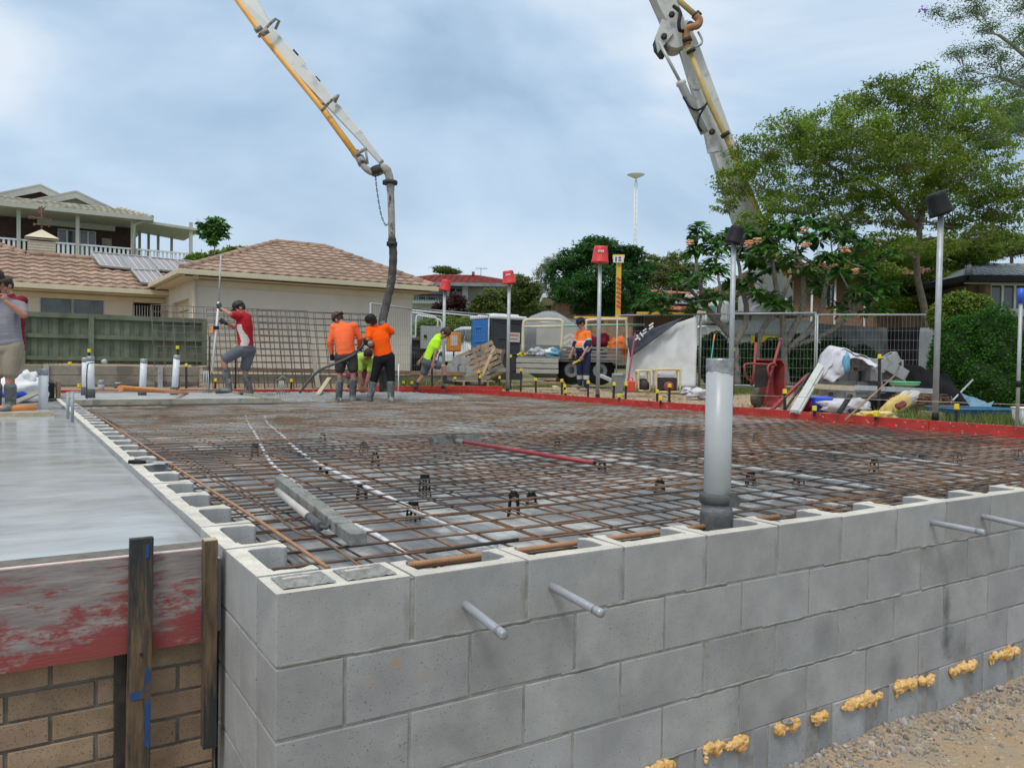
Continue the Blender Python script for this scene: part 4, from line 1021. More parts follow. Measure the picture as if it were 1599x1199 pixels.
# ------------------------------------------------------------------ cream house at left
HY = 22.7; hx1 = 3.7; hx0 = -13.0
Hh = thing('house', 'low cream house with brown tiled roof and solar panels behind the green fence', 'house', (hx1, HY, .4))
EH = B_z(PY(150, 480, HY), 455)
def wall_openings(mb, x0, x1, y, z0, z1, th_, ops, mi=0):
    """wall along X with rectangular holes (xa,xb,za,zb)"""
    xs_ = sorted({x0, x1, *[o[0] for o in ops], *[o[1] for o in ops]}); zs_ = sorted({z0, z1, *[o[2] for o in ops], *[o[3] for o in ops]})
    for i in range(len(xs_)-1):
        for j in range(len(zs_)-1):
            cx, cz = (xs_[i]+xs_[i+1])/2, (zs_[j]+zs_[j+1])/2
            if any(o[0] < cx < o[1] and o[2] < cz < o[3] for o in ops): continue
            mb.box((cx, y+th_/2, cz), (xs_[i+1]-xs_[i], th_, zs_[j+1]-zs_[j]), None, mi)
q = lambda px, py: PY(px, py, HY)
w1 = (q(62, 475).x, q(163, 475).x, q(100, 515).z, q(100, 458).z); w2 = (q(207, 490).x, q(253, 490).x, 0.5, q(230, 471).z)
mb = MB(); wall_openings(mb, hx0, hx1, HY, .2, EH, .2, [w1, w2]); mb.box((hx1-.1, HY+3, 1.5), (.2, 6, 2.6)); mb.build('wall', M['cream'], Hh, world=True)
def window(x0, x1, z0, z1, y, parent, nx=2, mf='galv', mg='glass', fw=.05):
    mb = MB()
    for x in [x0+(x1-x0)*k/nx for k in range(nx+1)]: mb.box((x, y+.03, (z0+z1)/2), (fw, .06, z1-z0))
    for z in (z0, z1): mb.box(((x0+x1)/2, y+.03, z), (x1-x0+fw, .065, fw))
    f = mb.build('window', M[mf], parent, world=True)
    mb = MB(); mb.box(((x0+x1)/2, y+.06, (z0+z1)/2), (x1-x0, .01, z1-z0)); mb.build('pane', M[mg], f, world=True); return f
f = window(*w1[:2], w1[2], w1[3], HY+.02, Hh)
mb = MB(); xm = (w1[0]+w1[1])/2
for k in range(14):
    for s_ in (-1, 1):
        x = xm+.05+(w1[1]-xm-.1)*k/14; dz = .12
        mb.tube([(x if s_ > 0 else x+.12, HY+.0, w1[2]), (x+(w1[3]-w1[2])*.0+(.5 if s_ > 0 else -.38), HY+.0, w1[3])], .006, 4) if x+.5 < w1[1] else None
mb.build('security_screen', M['galv'], Hh, world=True)
f = window(w2[0], w2[1], w2[2], w2[3], HY+.02, Hh, 1, 'fascia', 'dark')
mb = MB()
for k in range(11):
    x = w2[0]+(w2[1]-w2[0])*(k+.5)/11; mb.tube([(x, HY-.03, w2[2]), (x, HY-.03, w2[3]-.12)], .011, 5)
mb.build('window_bars', M['white'], Hh, world=True)
# roof: one long front slope; taller part on the left
sl = math.tan(R(23)); e0 = Vector((hx0, HY-.55, EH+.08)); us = Vector((0, 1, sl)).normalized()
rt = lambda px, py: None
# ridge of the right part seen at y~400
def on_slope(px, py):
    n = Vector((0, -sl, 1)); d = V(px, py, 1)-CP; s_ = (e0-CP).dot(n)/d.dot(n); return CP+d*s_
ridR = on_slope(200, 409); lenR = (ridR-Vector((ridR.x, e0.y, e0.z))).length
pl_ = on_slope(41, 390); lenL = lenR*1.75
def clipH(x, y):
    X = e0.x+x
    lim = lenR if X > pl_.x else min(lenL, lenR+(pl_.x-X)*1.0)
    return y < lim
mb = MB(); L0 = e0; top = us*lenR
slab_poly(mb, (e0, Vector((hx1+.2, e0.y, e0.z)), Vector((hx1+.2, e0.y, e0.z))+top, e0+top), .05)
slab_poly(mb, (e0+top, Vector((pl_.x, e0.y, e0.z))+top, Vector((pl_.x-(lenL-lenR), e0.y, e0.z))+us*lenL, e0+us*lenL), .05)
b2 = Vector((hx1+.2, e0.y, e0.z))+top; a2 = e0+top
slab_poly(mb, (a2, b2, b2+Vector((0, 3, -3*sl)), a2+Vector((0, 3, -3*sl))), .05)
pk = Vector((pl_.x-(lenL-lenR), e0.y, e0.z))+us*lenL; pc_ = Vector((pl_.x, e0.y, e0.z))+top
slab_poly(mb, (pc_, pk, pk+Vector((0, 4, -4*sl))), .05)
tiled(mb, e0, (1, 0, 0), us, int(lenL/.34)+1, int((hx1+.2-hx0)/.30), .30, .34, clip=clipH, t0=.04)
ridge(mb, pc_+Vector((0, 0, .02)), b2); ridge(mb, pc_, pk, .1)
mb.build('roof', M['tile'], Hh, world=True)
mb = MB(); mb.bar((hx0, e0.y-.06, e0.z-.07), (hx1+.25, e0.y-.06, e0.z-.07), .12, .13); mb.bar((hx0, e0.y+.28, e0.z-.15), (hx1+.2, e0.y+.28, e0.z-.15), .55, .02); mb.bar((hx0, HY-.02, EH-.18), (hx1, HY-.02, EH-.18), .04, .14)
mb.build('gutter', M['fascia'], Hh, world=True, bevel=.02)
# solar panels on the slope
M['solar'] = mat('solar_cells', (.24, .20, .20), (.30, .25, .25), scale=.8, rough=.16, spec=.8)
nn = Vector((0, -us.z, us.y))
def panel(pa, label):
    P = [on_slope(*c) + nn*.12 for c in pa]
    o = thing('solar_panel', label, 'solar panel', P[0], 0, 'solar panels on the brown roof')
    mb = MB(); mb.prism([p-P[0] for p in P], nn*-.04); mb.build('cells', M['solar'], o)
    mb = MB()
    for i in range(4): mb.bar(P[i]-P[0], P[(i+1) % 4]-P[0], .05, .055, up=nn)
    mb.build('frame', M['galv'], o)
    mb = MB()
    for k in (1, 2, 3):
        a = P[0].lerp(P[1], k/4)-P[0]; b = P[3].lerp(P[2], k/4)-P[0]; mb.bar(a, b, .012, .006, up=nn)
    mb.build('cell_lines', M['white'], o)
panel(((142, 400), (187, 404), (203, 426), (157, 421)), 'left solar panel of the upper row')
panel(((188, 404), (232, 408), (250, 428), (204, 426)), 'second solar panel of the upper row')
panel(((233, 408), (274, 412), (292, 430), (252, 428)), 'third solar panel of the upper row')
panel(((275, 412), (318, 416), (334, 433), (294, 431)), 'rightmost solar panel, partly hidden by the garage roof')
panel(((205, 427), (244, 429), (262, 450), (222, 448)), 'solar panel of the lower row above the garage corner')
# cupola with weathervane
cp = on_slope(65, 391); K = dep(cp)/FPX
c = thing('roof_cupola', 'square cream louvred cupola on the brown roof', 'cupola', cp+Vector((0, 0, -.3)), 0)
mb = MB(); mb.box((0, 0, .2), (36*K, 36*K, .6)); mb.build('base', M['fascia'], c)
mb = MB()
for k in range(5): mb.box((0, 0, .28+k*.075), (38*K, 38*K, .025), (0, 0, 0))
mb.build('louvres', M['cream'], c)
mb = MB(); s_ = 23*K; zb = .62; zt = zb+10*K+.1
mb.add([(-s_, -s_, zb), (s_, -s_, zb), (s_, s_, zb), (-s_, s_, zb), (0, 0, zt)], [(0, 1, 4), (1, 2, 4), (2, 3, 4), (3, 0, 4), (3, 2, 1, 0)]); mb.build('cap_roof', M['fascia'], c)
wv = thing('weathervane', 'rusty weathervane on top of the cupola', 'weathervane', c.location+Vector((0, 0, zt)), 0)
M['vane'] = mat('rusty_vane', (.12, .06, .05), (.2, .11, .09), scale=10, rough=.8)
mb = MB(); mb.tube([(0, 0, -.03), (0, 0, 36*K)], .022, 6); mb.tube([(-10*K, 0, 7*K), (10*K, 0, 7*K)], .015, 6); mb.tube([(0, -8*K, 7*K), (0, 8*K, 7*K)], .015, 6); mb.tube([(-15*K, 0, 17*K), (10*K, 0, 17*K)], .018, 6)
for x in (-10, 10): mb.box((x*K, 0, 7*K), (3*K, .02, 4*K))
mb.prism([(-18*K, 0, 19*K), (-10*K, 0, 19.5*K), (-8*K, 0, 17*K), (-10*K, 0, 14.5*K), (-18*K, 0, 15*K)], (0, .02, 0)); mb.prism([(10*K, 0, 19*K), (14*K, 0, 17*K), (10*K, 0, 15*K)], (0, .02, 0))
mb.blob((0, 0, 4*K), 1.8*K, 1, .05, 1); mb.build('frame', M['vane'], wv)
mb = MB(); mb.prism([(-12*K, 0, 30*K), (-5*K, 0, 25*K), (0, 0, 24*K), (5*K, 0, 26*K), (3*K, 0, 31*K), (7*K, 0, 37*K), (1*K, 0, 33*K), (-3*K, 0, 35*K), (-6*K, 0, 31*K)], (0, .03, 0)); mb.build('rooster', M['vane'], wv)

# ------------------------------------------------------------------ big verandah house up the hill
UT = 46; UY = V(0, 320, UT).y
uq = lambda px, py, dy=0: PY(px, py, UY+dy)
Uh = thing('verandah_house', 'two storey house with pale roof, gables and long white railed verandah up the hill', 'house', uq(150, 420))
zrail = uq(150, 384).z; zev = uq(120, 336).z; xL = uq(-60, 400).x; xR = uq(236, 352).x; xR2 = uq(302, 364).x
zfl = zrail-.95
back = 3.2; roofk = {}
M['brown_w'] = mat('dark_brown_brick', (.055, .030, .024), (.085, .050, .04), scale=4, rough=.9)
mb = MB(); zz0 = 2.5
ops = []
for a, b, t_, bt in ((90, 119, 357, 385), (125, 150, 360, 388)):
    pa = PY(a, t_, UY+back); pb = PY(b, bt, UY+back); ops.append((pa.x, pb.x, zfl+.1, pa.z))
wall_openings(mb, xL, uq(205, 380, back).x, UY+back, zz0, zev+.3, .2, ops); mb.build('wall', M['brown_w'], Uh, world=True)
for o_ in ops: window(o_[0], o_[1], o_[2], o_[3], UY+back+.03, Uh, 2, 'white', 'glass', .09)
mb = MB(); pa = PY(159, 372, UY+back); pb = PY(174, 384, UY+back); mb.box(((pa.x+pb.x)/2, UY+back-.05, (pa.z+pb.z)/2), (pb.x-pa.x, .04, pa.z-pb.z)); 
M['paint_pic'] = mat('wall_painting', (.08, .22, .30), (.45, .38, .20), scale=1.5, rough=.7); mb.build('wall_picture', M['paint_pic'], Uh, world=True)
mb = MB(); mb.box(((xL+xR2)/2, UY+2.5, zfl-.2), (xR2-xL, 5.2, .25)); mb.build('verandah_floor', M['trimgrey'], Uh, world=True)
mb = MB(); mb.box(((xL+xR2)/2, UY+.05, zrail), (xR2-xL, .12, .09)); mb.box(((xL+xR2)/2, UY+.05, zfl+.1), (xR2-xL, .06, .09)); mb.box((xR2, UY+2.5, zrail), (.12, 5, .09))
x = xL
while x < xR2: mb.box((x, UY+.05, (zrail+zfl)/2), (.13, .03, zrail-zfl-.1)); x += .25
y = UY+.2
while y < UY+5: mb.box((xR2, y, (zrail+zfl)/2), (.03, .13, zrail-zfl-.1)); y += .25
mb.build('railing', M['white'], Uh, world=True)
for px in (29, 121, 207, 298):
    p = uq(px, 370); mb = MB(); mb.box((p.x, UY, (zfl+zev)/2+.1), (.2, .2, zev-zfl+.3)); mb.build('post', M['trimgrey'], Uh, world=True)
for px, dy in ((268, 5), (247, 5), (232, 5), (218, 5)):
    p = PY(px, 370, UY+dy); mb = MB(); mb.box((p.x, UY+dy, (zfl+zev)/2+.1), (.16, .16, zev-zfl+.1)); mb.build('post', M['trimgrey'], Uh, world=True)
# main roof slope over the verandah, plus a flat extension on the right
eL = Vector((xL, UY-.5, zev+.25)); eR = Vector((xR, UY-.5, zev+.25)); rs = Vector((0, 1, .30)).normalized(); ln = 2.6
hipx = uq(130, 300).x
mb = MB(); tL = eL+rs*ln; tR = Vector((uq(190, 320).x, eR.y, eR.z))+rs*ln
slab_poly(mb, (eL, eR, tR, tL), .08); slab_poly(mb, (eR, Vector((xR, UY+12, zev+.25)), tR), .08)
SLn = ln
tiled(mb, eL, (1, 0, 0), rs, int(ln/.4), int((xR-xL)/.36), .36, .40, clip=lambda x, y: x < (eR.x-eL.x)-(eR.x-tR.x)*y/SLn, t0=.05)
ridge(mb, eR, tR, .12); mb.build('roof', M['tileg'], Uh, world=True)
mb = MB(); mb.bar(eL+Vector((0, -.05, -.12)), eR+Vector((0, -.05, -.12)), .2, .24); mb.bar((xR+.0, UY-.5, zev+.13), (xR+.0, UY+9, zev+.13), .15, .24)
mb.box(((xL+xR)/2, UY+1.4, zev+.02), (xR-xL, 3.7, .05)); mb.build('gutter', M['trimgrey'], Uh, world=True)
pA = uq(196, 341); pB = uq(303, 360); mb = MB()
a = Vector((xR-2.2, UY-.2, pA.z-.1)); b = Vector((xR2+.4, UY-.2, uq(302, 361).z)); mb.prism([a, b, b+Vector((0, 5.8, .1)), a+Vector((0, 5.8, .3))], (0, 0, .16)); 
mb.build('carport_roof', M['trimgrey'], Uh, world=True)
mb = MB(); mb.tube([Vector((xR-.2, UY-.4, zev+.1)), Vector((uq(209, 352).x, UY-.15, zev-.25)), Vector((uq(209, 352).x, UY-.15, zfl))], .10, 8); mb.build('downpipe', M['trimgrey'], Uh, world=True)
# gables
def gable(pl, pp_, pr, dy, mwall, th_=6, fasc=.35):
    a, p, b = PY(*pl, UY+dy), PY(*pp_, UY+dy), PY(*pr, UY+dy)
    zb = min(a.z, b.z)
    mb = MB(); mb.prism([(a.x, UY+dy, a.z), (p.x, UY+dy, p.z-.05), (b.x, UY+dy, b.z), (b.x, UY+dy, zb-1.2), (a.x, UY+dy, zb-1.2)], (0, .2, 0)); mb.build('gable', mwall, Uh, world=True)
    mb = MB()
    for q1, q2 in ((a, p), (p, b)):
        u = (q2-q1).normalized(); q1 = q1 if q1 is p else q1-u*.5; q2 = q2 if q2 is p else q2+u*.5
        mb.prism([(q1.x, UY+dy-.5, q1.z), (q2.x, UY+dy-.5, q2.z), (q2.x, UY+dy+th_, q2.z), (q1.x, UY+dy+th_, q1.z)], (0, 0, .14))
        mb.prism([(q1.x, UY+dy-.5, q1.z-fasc), (q2.x, UY+dy-.5, q2.z-fasc), (q2.x, UY+dy-.5, q2.z+.02), (q1.x, UY+dy-.5, q1.z+.02)], (0, .06, 0))
    mb.build('gable_roof', M['trimgrey'], Uh, world=True)
gable((58, 315), (118, 303), (180, 332), 3, M['gable']); gable((-60, 318), (63, 293), (88, 305), 5, M['brown_w'])

# ------------------------------------------------------------------ green fence and sleeper wall
FYy = 16.9
fl_ = lambda px, py: PY(px, py, FYy)
fx0 = fl_(-60, 500).x; fx1 = fl_(318, 500).x; zt = fl_(200, 494.5).z; zb = fl_(200, 568).z
F = thing('green_fence', 'green painted timber paling fence with three rails in front of the cream house', 'fence', (fx1, FYy, zb))
mb = MB(); x = fx0; k = 0
while x < fx1-.1:
    t = U(.92, 1.08); mb.box((x+.08, FYy+(.02 if k % 2 else .0), (zt+zb)/2-.02), (.105 if k % 2 == 0 else .10, .018, zt-zb-.02+U(-.01, .01)), tone=t if k % 2 else t*1.02); x += .095; k += 1
mb.build('palings', M['greenf'], F, world=True)
for f in (.97, .55, .10):
    mb = MB(); mb.box(((fx0+fx1)/2, FYy-.045, zb+(zt-zb)*f), (fx1-fx0, .06, .085 if f < .9 else .10)); mb.build('rail', M['greenf'], F, world=True)
for px in (142, 318, 35):
    mb = MB(); p = fl_(px, 500); mb.box((p.x, FYy-.07, (zt+zb)/2), (.10, .10, zt-zb+.03)); mb.build('post', M['greenf'], F, world=True)
S = thing('sleeper_wall', 'low retaining wall of stained concrete sleepers under the green fence', 'wall', (fx1, 15.4, 0))
sx1 = PY(312, 600, 15.45).x; zt_ = PY(200, 571, 15.45).z
mb = MB()
hh = (zt_+.12)/3
for r_ in range(3):
    x = -14.0
    while x < sx1-.2:
        l = min(2.0, sx1-x); t = U(.85, 1.05); mb.box((x+l/2, 15.5, -.12+hh*(r_+.5)), (l-.012, .10, hh-.014), tone=t); x += 2.0
mb.build('sleepers', M['sleeper'], S, world=True, bevel=.01)
mb = MB()
x = -14+2.0
while x < sx1: mb.box((x, 15.43, zt_/2-.05), (.09, .05, zt_+.1)); x += 2
mb.build('posts', M['galv'], S, world=True)
# low timber rail in front of the garage wall
plank('kerb_board', (gx0-.2, 16.3, .42), (gx1+.6, 16.3, .36), .05, .10, M['timberb'], 'long brown board edging the bed in front of the garage wall')
plank('kerb_board', (gx0-.2, 16.34, .2), (gx1+1.3, 16.34, .2), .05, .22, M['sleeper'], 'pale low concrete kerb in front of the garage wall')

# ------------------------------------------------------------------ leaning spare mesh sheets
def lean_sheet(pts, nx, ny, r, label, m_, grp=None):
    a, b, c, d = pts            # bottom-left, bottom-right, top-right, top-left
    t = thing('steel_mesh', label, 'steel mesh', a, 0, grp); mb = MB()
    for i in range(nx+1):
        f = i/nx; mb.tube([a.lerp(b, f)-a+Vector((0, .02*nz(i, s_/3, 0), 0)) + (d.lerp(c, f)-a.lerp(b, f))*(s_/3) for s_ in range(4)], r, 5)
    for j in range(ny+1):
        f = j/ny; mb.tube([a.lerp(d, f)-a, b.lerp(c, f)-a], r, 5)
    mb.build('bars', m_, t)
M['mesh_dk'] = mat('dark_mesh_steel', (.09, .075, .065), (.15, .12, .10), scale=4, rough=.8)
GR = 'mesh sheets leaning on the garage wall'
for (x0, x1, tl, tr, dy, lab) in ((322, 575, 483, 490, 0, 'front mesh sheet leaning on the garage wall'), (236, 480, 476, 486, .35, 'left mesh sheet leaning before the fence end'), (400, 572, 484, 492, .18, 'right mesh sheet leaning behind the workers in orange')):
    yb = 15.0+dy; yt_ = 16.0+dy
    a = PY(x0, 604, yb); b = PY(x1+12, 604, yb); c = PY(x1, tr, yt_); d = PY(x0, tl, yt_); a.z = b.z = .0
    a.x = d.x-.05
    n = int((b-a).length/.2); lean_sheet([a, b, c, d], n, 12, .0085, lab, M['mesh_dk'], GR)
# short shovels, boards by the sheets
plank('grey_board', PY(497, 606, 15.0)+Vector((0, 0, 0)), PY(487, 538, 15.6), .10, .03, M['sleeper'], 'grey board leaning on the mesh sheets left of the workers in orange')
plank('grey_board', B(496, 15.0, .0), PY(514, 590, 15.0), .08, .025, M['timber'], 'short pale board slanting at the feet of the worker in the long orange shirt')
for px, lab in ((320, 'left'), (324, 'right')):
    pass
mb = MB()
p = B(322, 15.0, 0)
for dx in (-.06, 0, .05): mb.tube([(dx, 0, 0), (dx*.6, 0, .42)], .010, 6)
o = mb.build('steel_dowels', M['galv']); o.location = p; tag(o, 'small bundle of silver dowels standing left of the worker with the staff', 'dowels')
mb = MB(); p = B(441, 15.0, 0)
for k in range(4): mb.tube([(.05*k-.1, 0, 0), (.02*k-.05, 0, .25)], .009, 6)
mb.tube([(-.1, 0, .26), (.0, 0, .34), (.1, 0, .28), (.05, .02, .2)], .008, 5); o = mb.build('steel_dowels', M['galv']); o.location = p; tag(o, 'bundle of silver dowels with greenish cord under the mesh sheets', 'dowels')

# ------------------------------------------------------------------ temporary fences
def temp_fence(p0, p1, h, label, z0=.12, tilt=0, grp='temporary wire fence panels', dense=True, m_='galv'):
    p0, p1 = Vector(p0), Vector(p1); d = p1-p0; L_ = math.hypot(d.x, d.y); rz = math.atan2(d.y, d.x)
    t = thing('wire_fence', label, 'wire fence', p0, rz, grp)
    mb = MB(); r = .021
    for x in (0, L_): mb.tube([(x, 0, 0), (x, 0, h)], r, 8)
    mb.tube([(0, 0, h), (L_, 0, h)], r, 8); mb.tube([(0, 0, z0), (L_, 0, z0)], r, 8); mb.build('frame', M[m_], t)
    mb = MB(); n = int(L_/.085)
    for i in range(1, n): mb.tube([(L_*i/n, 0, z0), (L_*i/n, 0, h)], .0035, 3, cap=False)
    for j in range(1, int((h-z0)/.24)): mb.tube([(0, .004, z0+j*.24), (L_, .004, z0+j*.24)], .0035, 3, cap=False)
    mb.build('wire_mesh', M['wire'], t); return t
zf = .05
P0 = B(962, 22.6, zf); P1 = B(1091, 21.6, zf); P2 = B(1092.5, 21.5, zf); P3 = B(1271, 20.4, zf); P4 = B(1274, 20.3, zf); P5 = B(1466, 19.6, zf)
temp_fence(P0, P1, 2.0, 'wire fence panel draped with the white banner')
temp_fence(P2, P3, 2.0, 'wire fence panel in front of the frangipani trunks')
temp_fence(P4, P5, 1.95, 'wire fence panel behind the pile of grey blocks')
t = temp_fence(PY(577, 604, 15.3)-Vector((0, 0, .0)), PY(641, 600, 16.4), 2.0, 'wire fence panel leaning over in front of the garage end')
t.location.z = -.02
t = temp_fence(B(640, 22.5, .2), B(762, 25, .2), 1.95, 'wire fence panel standing behind the bending worker')
M['garment'] = mat('grey_shade_cloth', (.20, .21, .22), (.30, .31, .32), scale=1.5, rough=.9, bump=.02, bscale=4)
M['black_cloth'] = mat('black_sheet', (.010, .010, .011), (.018, .018, .02), scale=2, rough=1, bump=.01, bscale=5, spec=.05)
M['banner'] = mat('white_banner', (.56, .56, .55), (.66, .66, .65), scale=.9, rough=.75, bump=.012, bscale=3, c3=(.48, .44, .38), s3=.8, p3=(.55, .7))
def cloth(name, P, m_, label, cat, nx=24, ny=14, amp=.04, parent=None, th_=.006, group=None, fold=3.0):
    """P: four corners (bl, br, tr, tl); a hanging or lying sheet with folds and thickness"""
    a, b, c, d = [Vector(p) for p in P]; n_ = (b-a).cross(d-a).normalized(); base = a; sd_ = U(0, 40)
    vs = []
    for j in range(ny+1):
        for i in range(nx+1):
            u, v_ = i/nx, j/ny; p = a.lerp(b, u).lerp(d.lerp(c, u), v_)
            k = amp*(nz(u*fold*2, v_*fold*.6, sd_)+.5*nz(u*fold*5, v_*fold, sd_+3)); vs.append(p+n_*k-base)
    mb = MB(); mb.add(vs, [(j*(nx+1)+i, j*(nx+1)+i+1, (j+1)*(nx+1)+i+1, (j+1)*(nx+1)+i) for j in range(ny) for i in range(nx)], 0, True)
    o = mb.build(name, m_, parent); s_ = o.modifiers.new('s', 'SOLIDIFY'); s_.thickness = th_
    if parent is None: o.location = base; tag(o, label, cat, group)
    return o
o = cloth('banner', (B(975, 21.5, .08), B(1086, 20.9, .08), V(1090, 493, 21.3), V(982, 530, 21.3)), M['banner'], 'large dirty white banner with a dark printed corner hanging from the fence', 'banner', 26, 16, .09)
# its dark printed corner with white lettering
Pb = [V(984, 558, 21.12), V(1052, 508, 21.12), V(1070, 494, 21.15), V(979, 528, 21.12)]
o2 = cloth('printed_corner', Pb, mat('banner_navy', (.05, .055, .075), (.075, .08, .10), scale=2, rough=.7), '', '', 10, 6, .02, parent=None); o2.location = Pb[0]
mb = MB()
o2.parent = o; o2.location = Pb[0]-o.location
for i, ch in enumerate(((0, 0, .14, .04), (.10, .0, .04, .16), (.2, .02, .04, .13), (.26, .08, .12, .03), (.26, .0, .12, .03), (.46, .02, .14, .04), (.46, .10, .14, .04))):
    base = V(991, 531, 21.02); ux = (V(1012, 516, 21.02)-base).normalized(); uy = Vector((0, 0, 1)).cross(Vector((-_f.x, -_f.y, 0))).cross(ux)
    uz = Vector((0, 0, 1)); mb.bar(base+ux*ch[0]+uz*ch[1]-o.location, base+ux*(ch[0]+ch[2])+uz*ch[1]-o.location, .006, ch[3], up=uz)
mb.build('lettering', M['white'], o)

# shade cloth beyond the fence and black tarpaulin under the hedge
cloth('shade_cloth', (B(1290, 24, .8), B(1385, 23.5, .8), V(1385, 512, 23.5), V(1275, 505, 24)), M['garment'], 'sagging grey shade cloth behind the right fence panel', 'cloth', 20, 10, .10)
cloth('shade_cloth', (B(1432, 21, .3), B(1458, 21, .3), V(1462, 512, 21), V(1437, 512, 21)), M['garment'], 'narrow pale strip of shade cloth against the round hedge', 'cloth', 8, 10, .05)
cloth('black_curtain', (B(1388, 23, .1), B(1432, 23, .1), V(1436, 510, 23), V(1388, 513, 23)), M['black_cloth'], 'dark upright sheet between the grey cloths', 'cloth', 8, 10, .05)
cloth('black_tarpaulin', (B(1352, 13.4, -.0), B(1522, 11.7, 0.0), V(1478, 580, 12.9), V(1356, 556, 14.6)), M['black_cloth'], 'black tarpaulin sloping behind the pile of grey blocks', 'tarpaulin', 24, 16, .13, th_=.02)
# ------------------------------------------------------------------ people
def limb(mb, a, b, ra, rb, n=12, sx=1.0):
    a, b = Vector(a), Vector(b); d = b-a; L_ = d.length
    if L_ < 1e-5: return
    M_ = rot_to(d); prof = []
    for k in range(5): t = -PI/2+PI/2*k/4; prof.append((max(1e-4, ra*math.cos(t)), ra*math.sin(t)))
    for k in range(1, 5): t = PI/2*k/4; prof.append((max(1e-4, rb*math.cos(t)), L_+rb*math.sin(t)))
    mb.lathe(prof, a, n, rot=M_)
def ell(mb, c, r, rot=None, n=14):
    prof = [(max(1e-4, math.cos(t)), math.sin(t)) for t in np.linspace(-PI/2, PI/2, 9)]
    M_ = (rot if rot is not None else Matrix.Identity(3)) @ Matrix.Diagonal((r[0], r[1], r[2]))
    mb.lathe(prof, c, n, rot=M_)
M['skin'] = mat('skin', (.38, .19, .12), (.46, .245, .16), scale=14, rough=.6)
M['skinr'] = mat('sunburnt_skin', (.40, .165, .105), (.46, .21, .14), scale=14, rough=.6)
M['hair'] = mat('dark_hair', (.02, .014, .01), (.05, .035, .025), scale=60, rough=.8, bump=.003, bscale=90)
M['boot'] = mat('muddy_rubber_boot', (.055, .06, .058), (.13, .135, .13), scale=10, rough=.6, c3=(.24, .24, .23), s3=7, p3=(.52, .62))
M['glove'] = mat('black_glove', (.012, .012, .013), (.03, .03, .03), scale=20, rough=.6)
def cl(n, a, b, s=3): return mat(n, a, b, scale=s, rough=.85, bump=.016, bscale=8, spec=.2)
M['c_grey'] = cl('grey_cotton', (.21, .20, .23), (.27, .26, .29)); M['c_khaki'] = cl('khaki_cotton', (.26, .215, .155), (.34, .29, .22))
M['c_red'] = cl('red_polyester', (.38, .012, .018), (.47, .02, .025)); M['c_white'] = cl('offwhite_polyester', (.58, .50, .46), (.66, .60, .56))
M['c_slate'] = mat('slate_cotton', (.10, .105, .13), (.14, .145, .17), scale=4, rough=.9, bump=.012, bscale=9, c3=(.24, .24, .24), s3=8, p3=(.62, .70)); M['c_coral'] = cl('coral_hivis', (.92, .145, .045), (.98, .19, .07), 4)
M['c_orange'] = cl('orange_hivis', (.95, .085, .0), (1.0, .12, .005), 4); M['c_char'] = mat('charcoal_cotton', (.035, .028, .026), (.06, .05, .046), scale=4, rough=.9, bump=.012, bscale=9, c3=(.16, .155, .15), s3=9, p3=(.60, .68)); M['c_blk'] = cl('black_cotton', (.008, .008, .009), (.016, .016, .018))
M['c_lime'] = cl('lime_hivis', (.50, .90, .03), (.58, .98, .05), 4); M['c_lime2'] = cl('dull_lime_hivis', (.38, .58, .08), (.46, .68, .12), 4); M['c_navy'] = cl('navy_cotton', (.018, .024, .06), (.03, .038, .085))
M['c_org2'] = cl('orange_drill', (.90, .18, .03), (.95, .23, .05)); M['c_refl'] = mat('reflective_tape', (.42, .42, .43), (.52, .52, .53), scale=8, rough=.4); M['c_maroon'] = cl('maroon_cotton', (.16, .012, .03), (.22, .02, .04)); M['c_brown'] = cl('brown_cap', (.07, .045, .035), (.11, .075, .055)); M['c_dred'] = cl('dull_red_cotton', (.20, .05, .05), (.3, .1, .1))

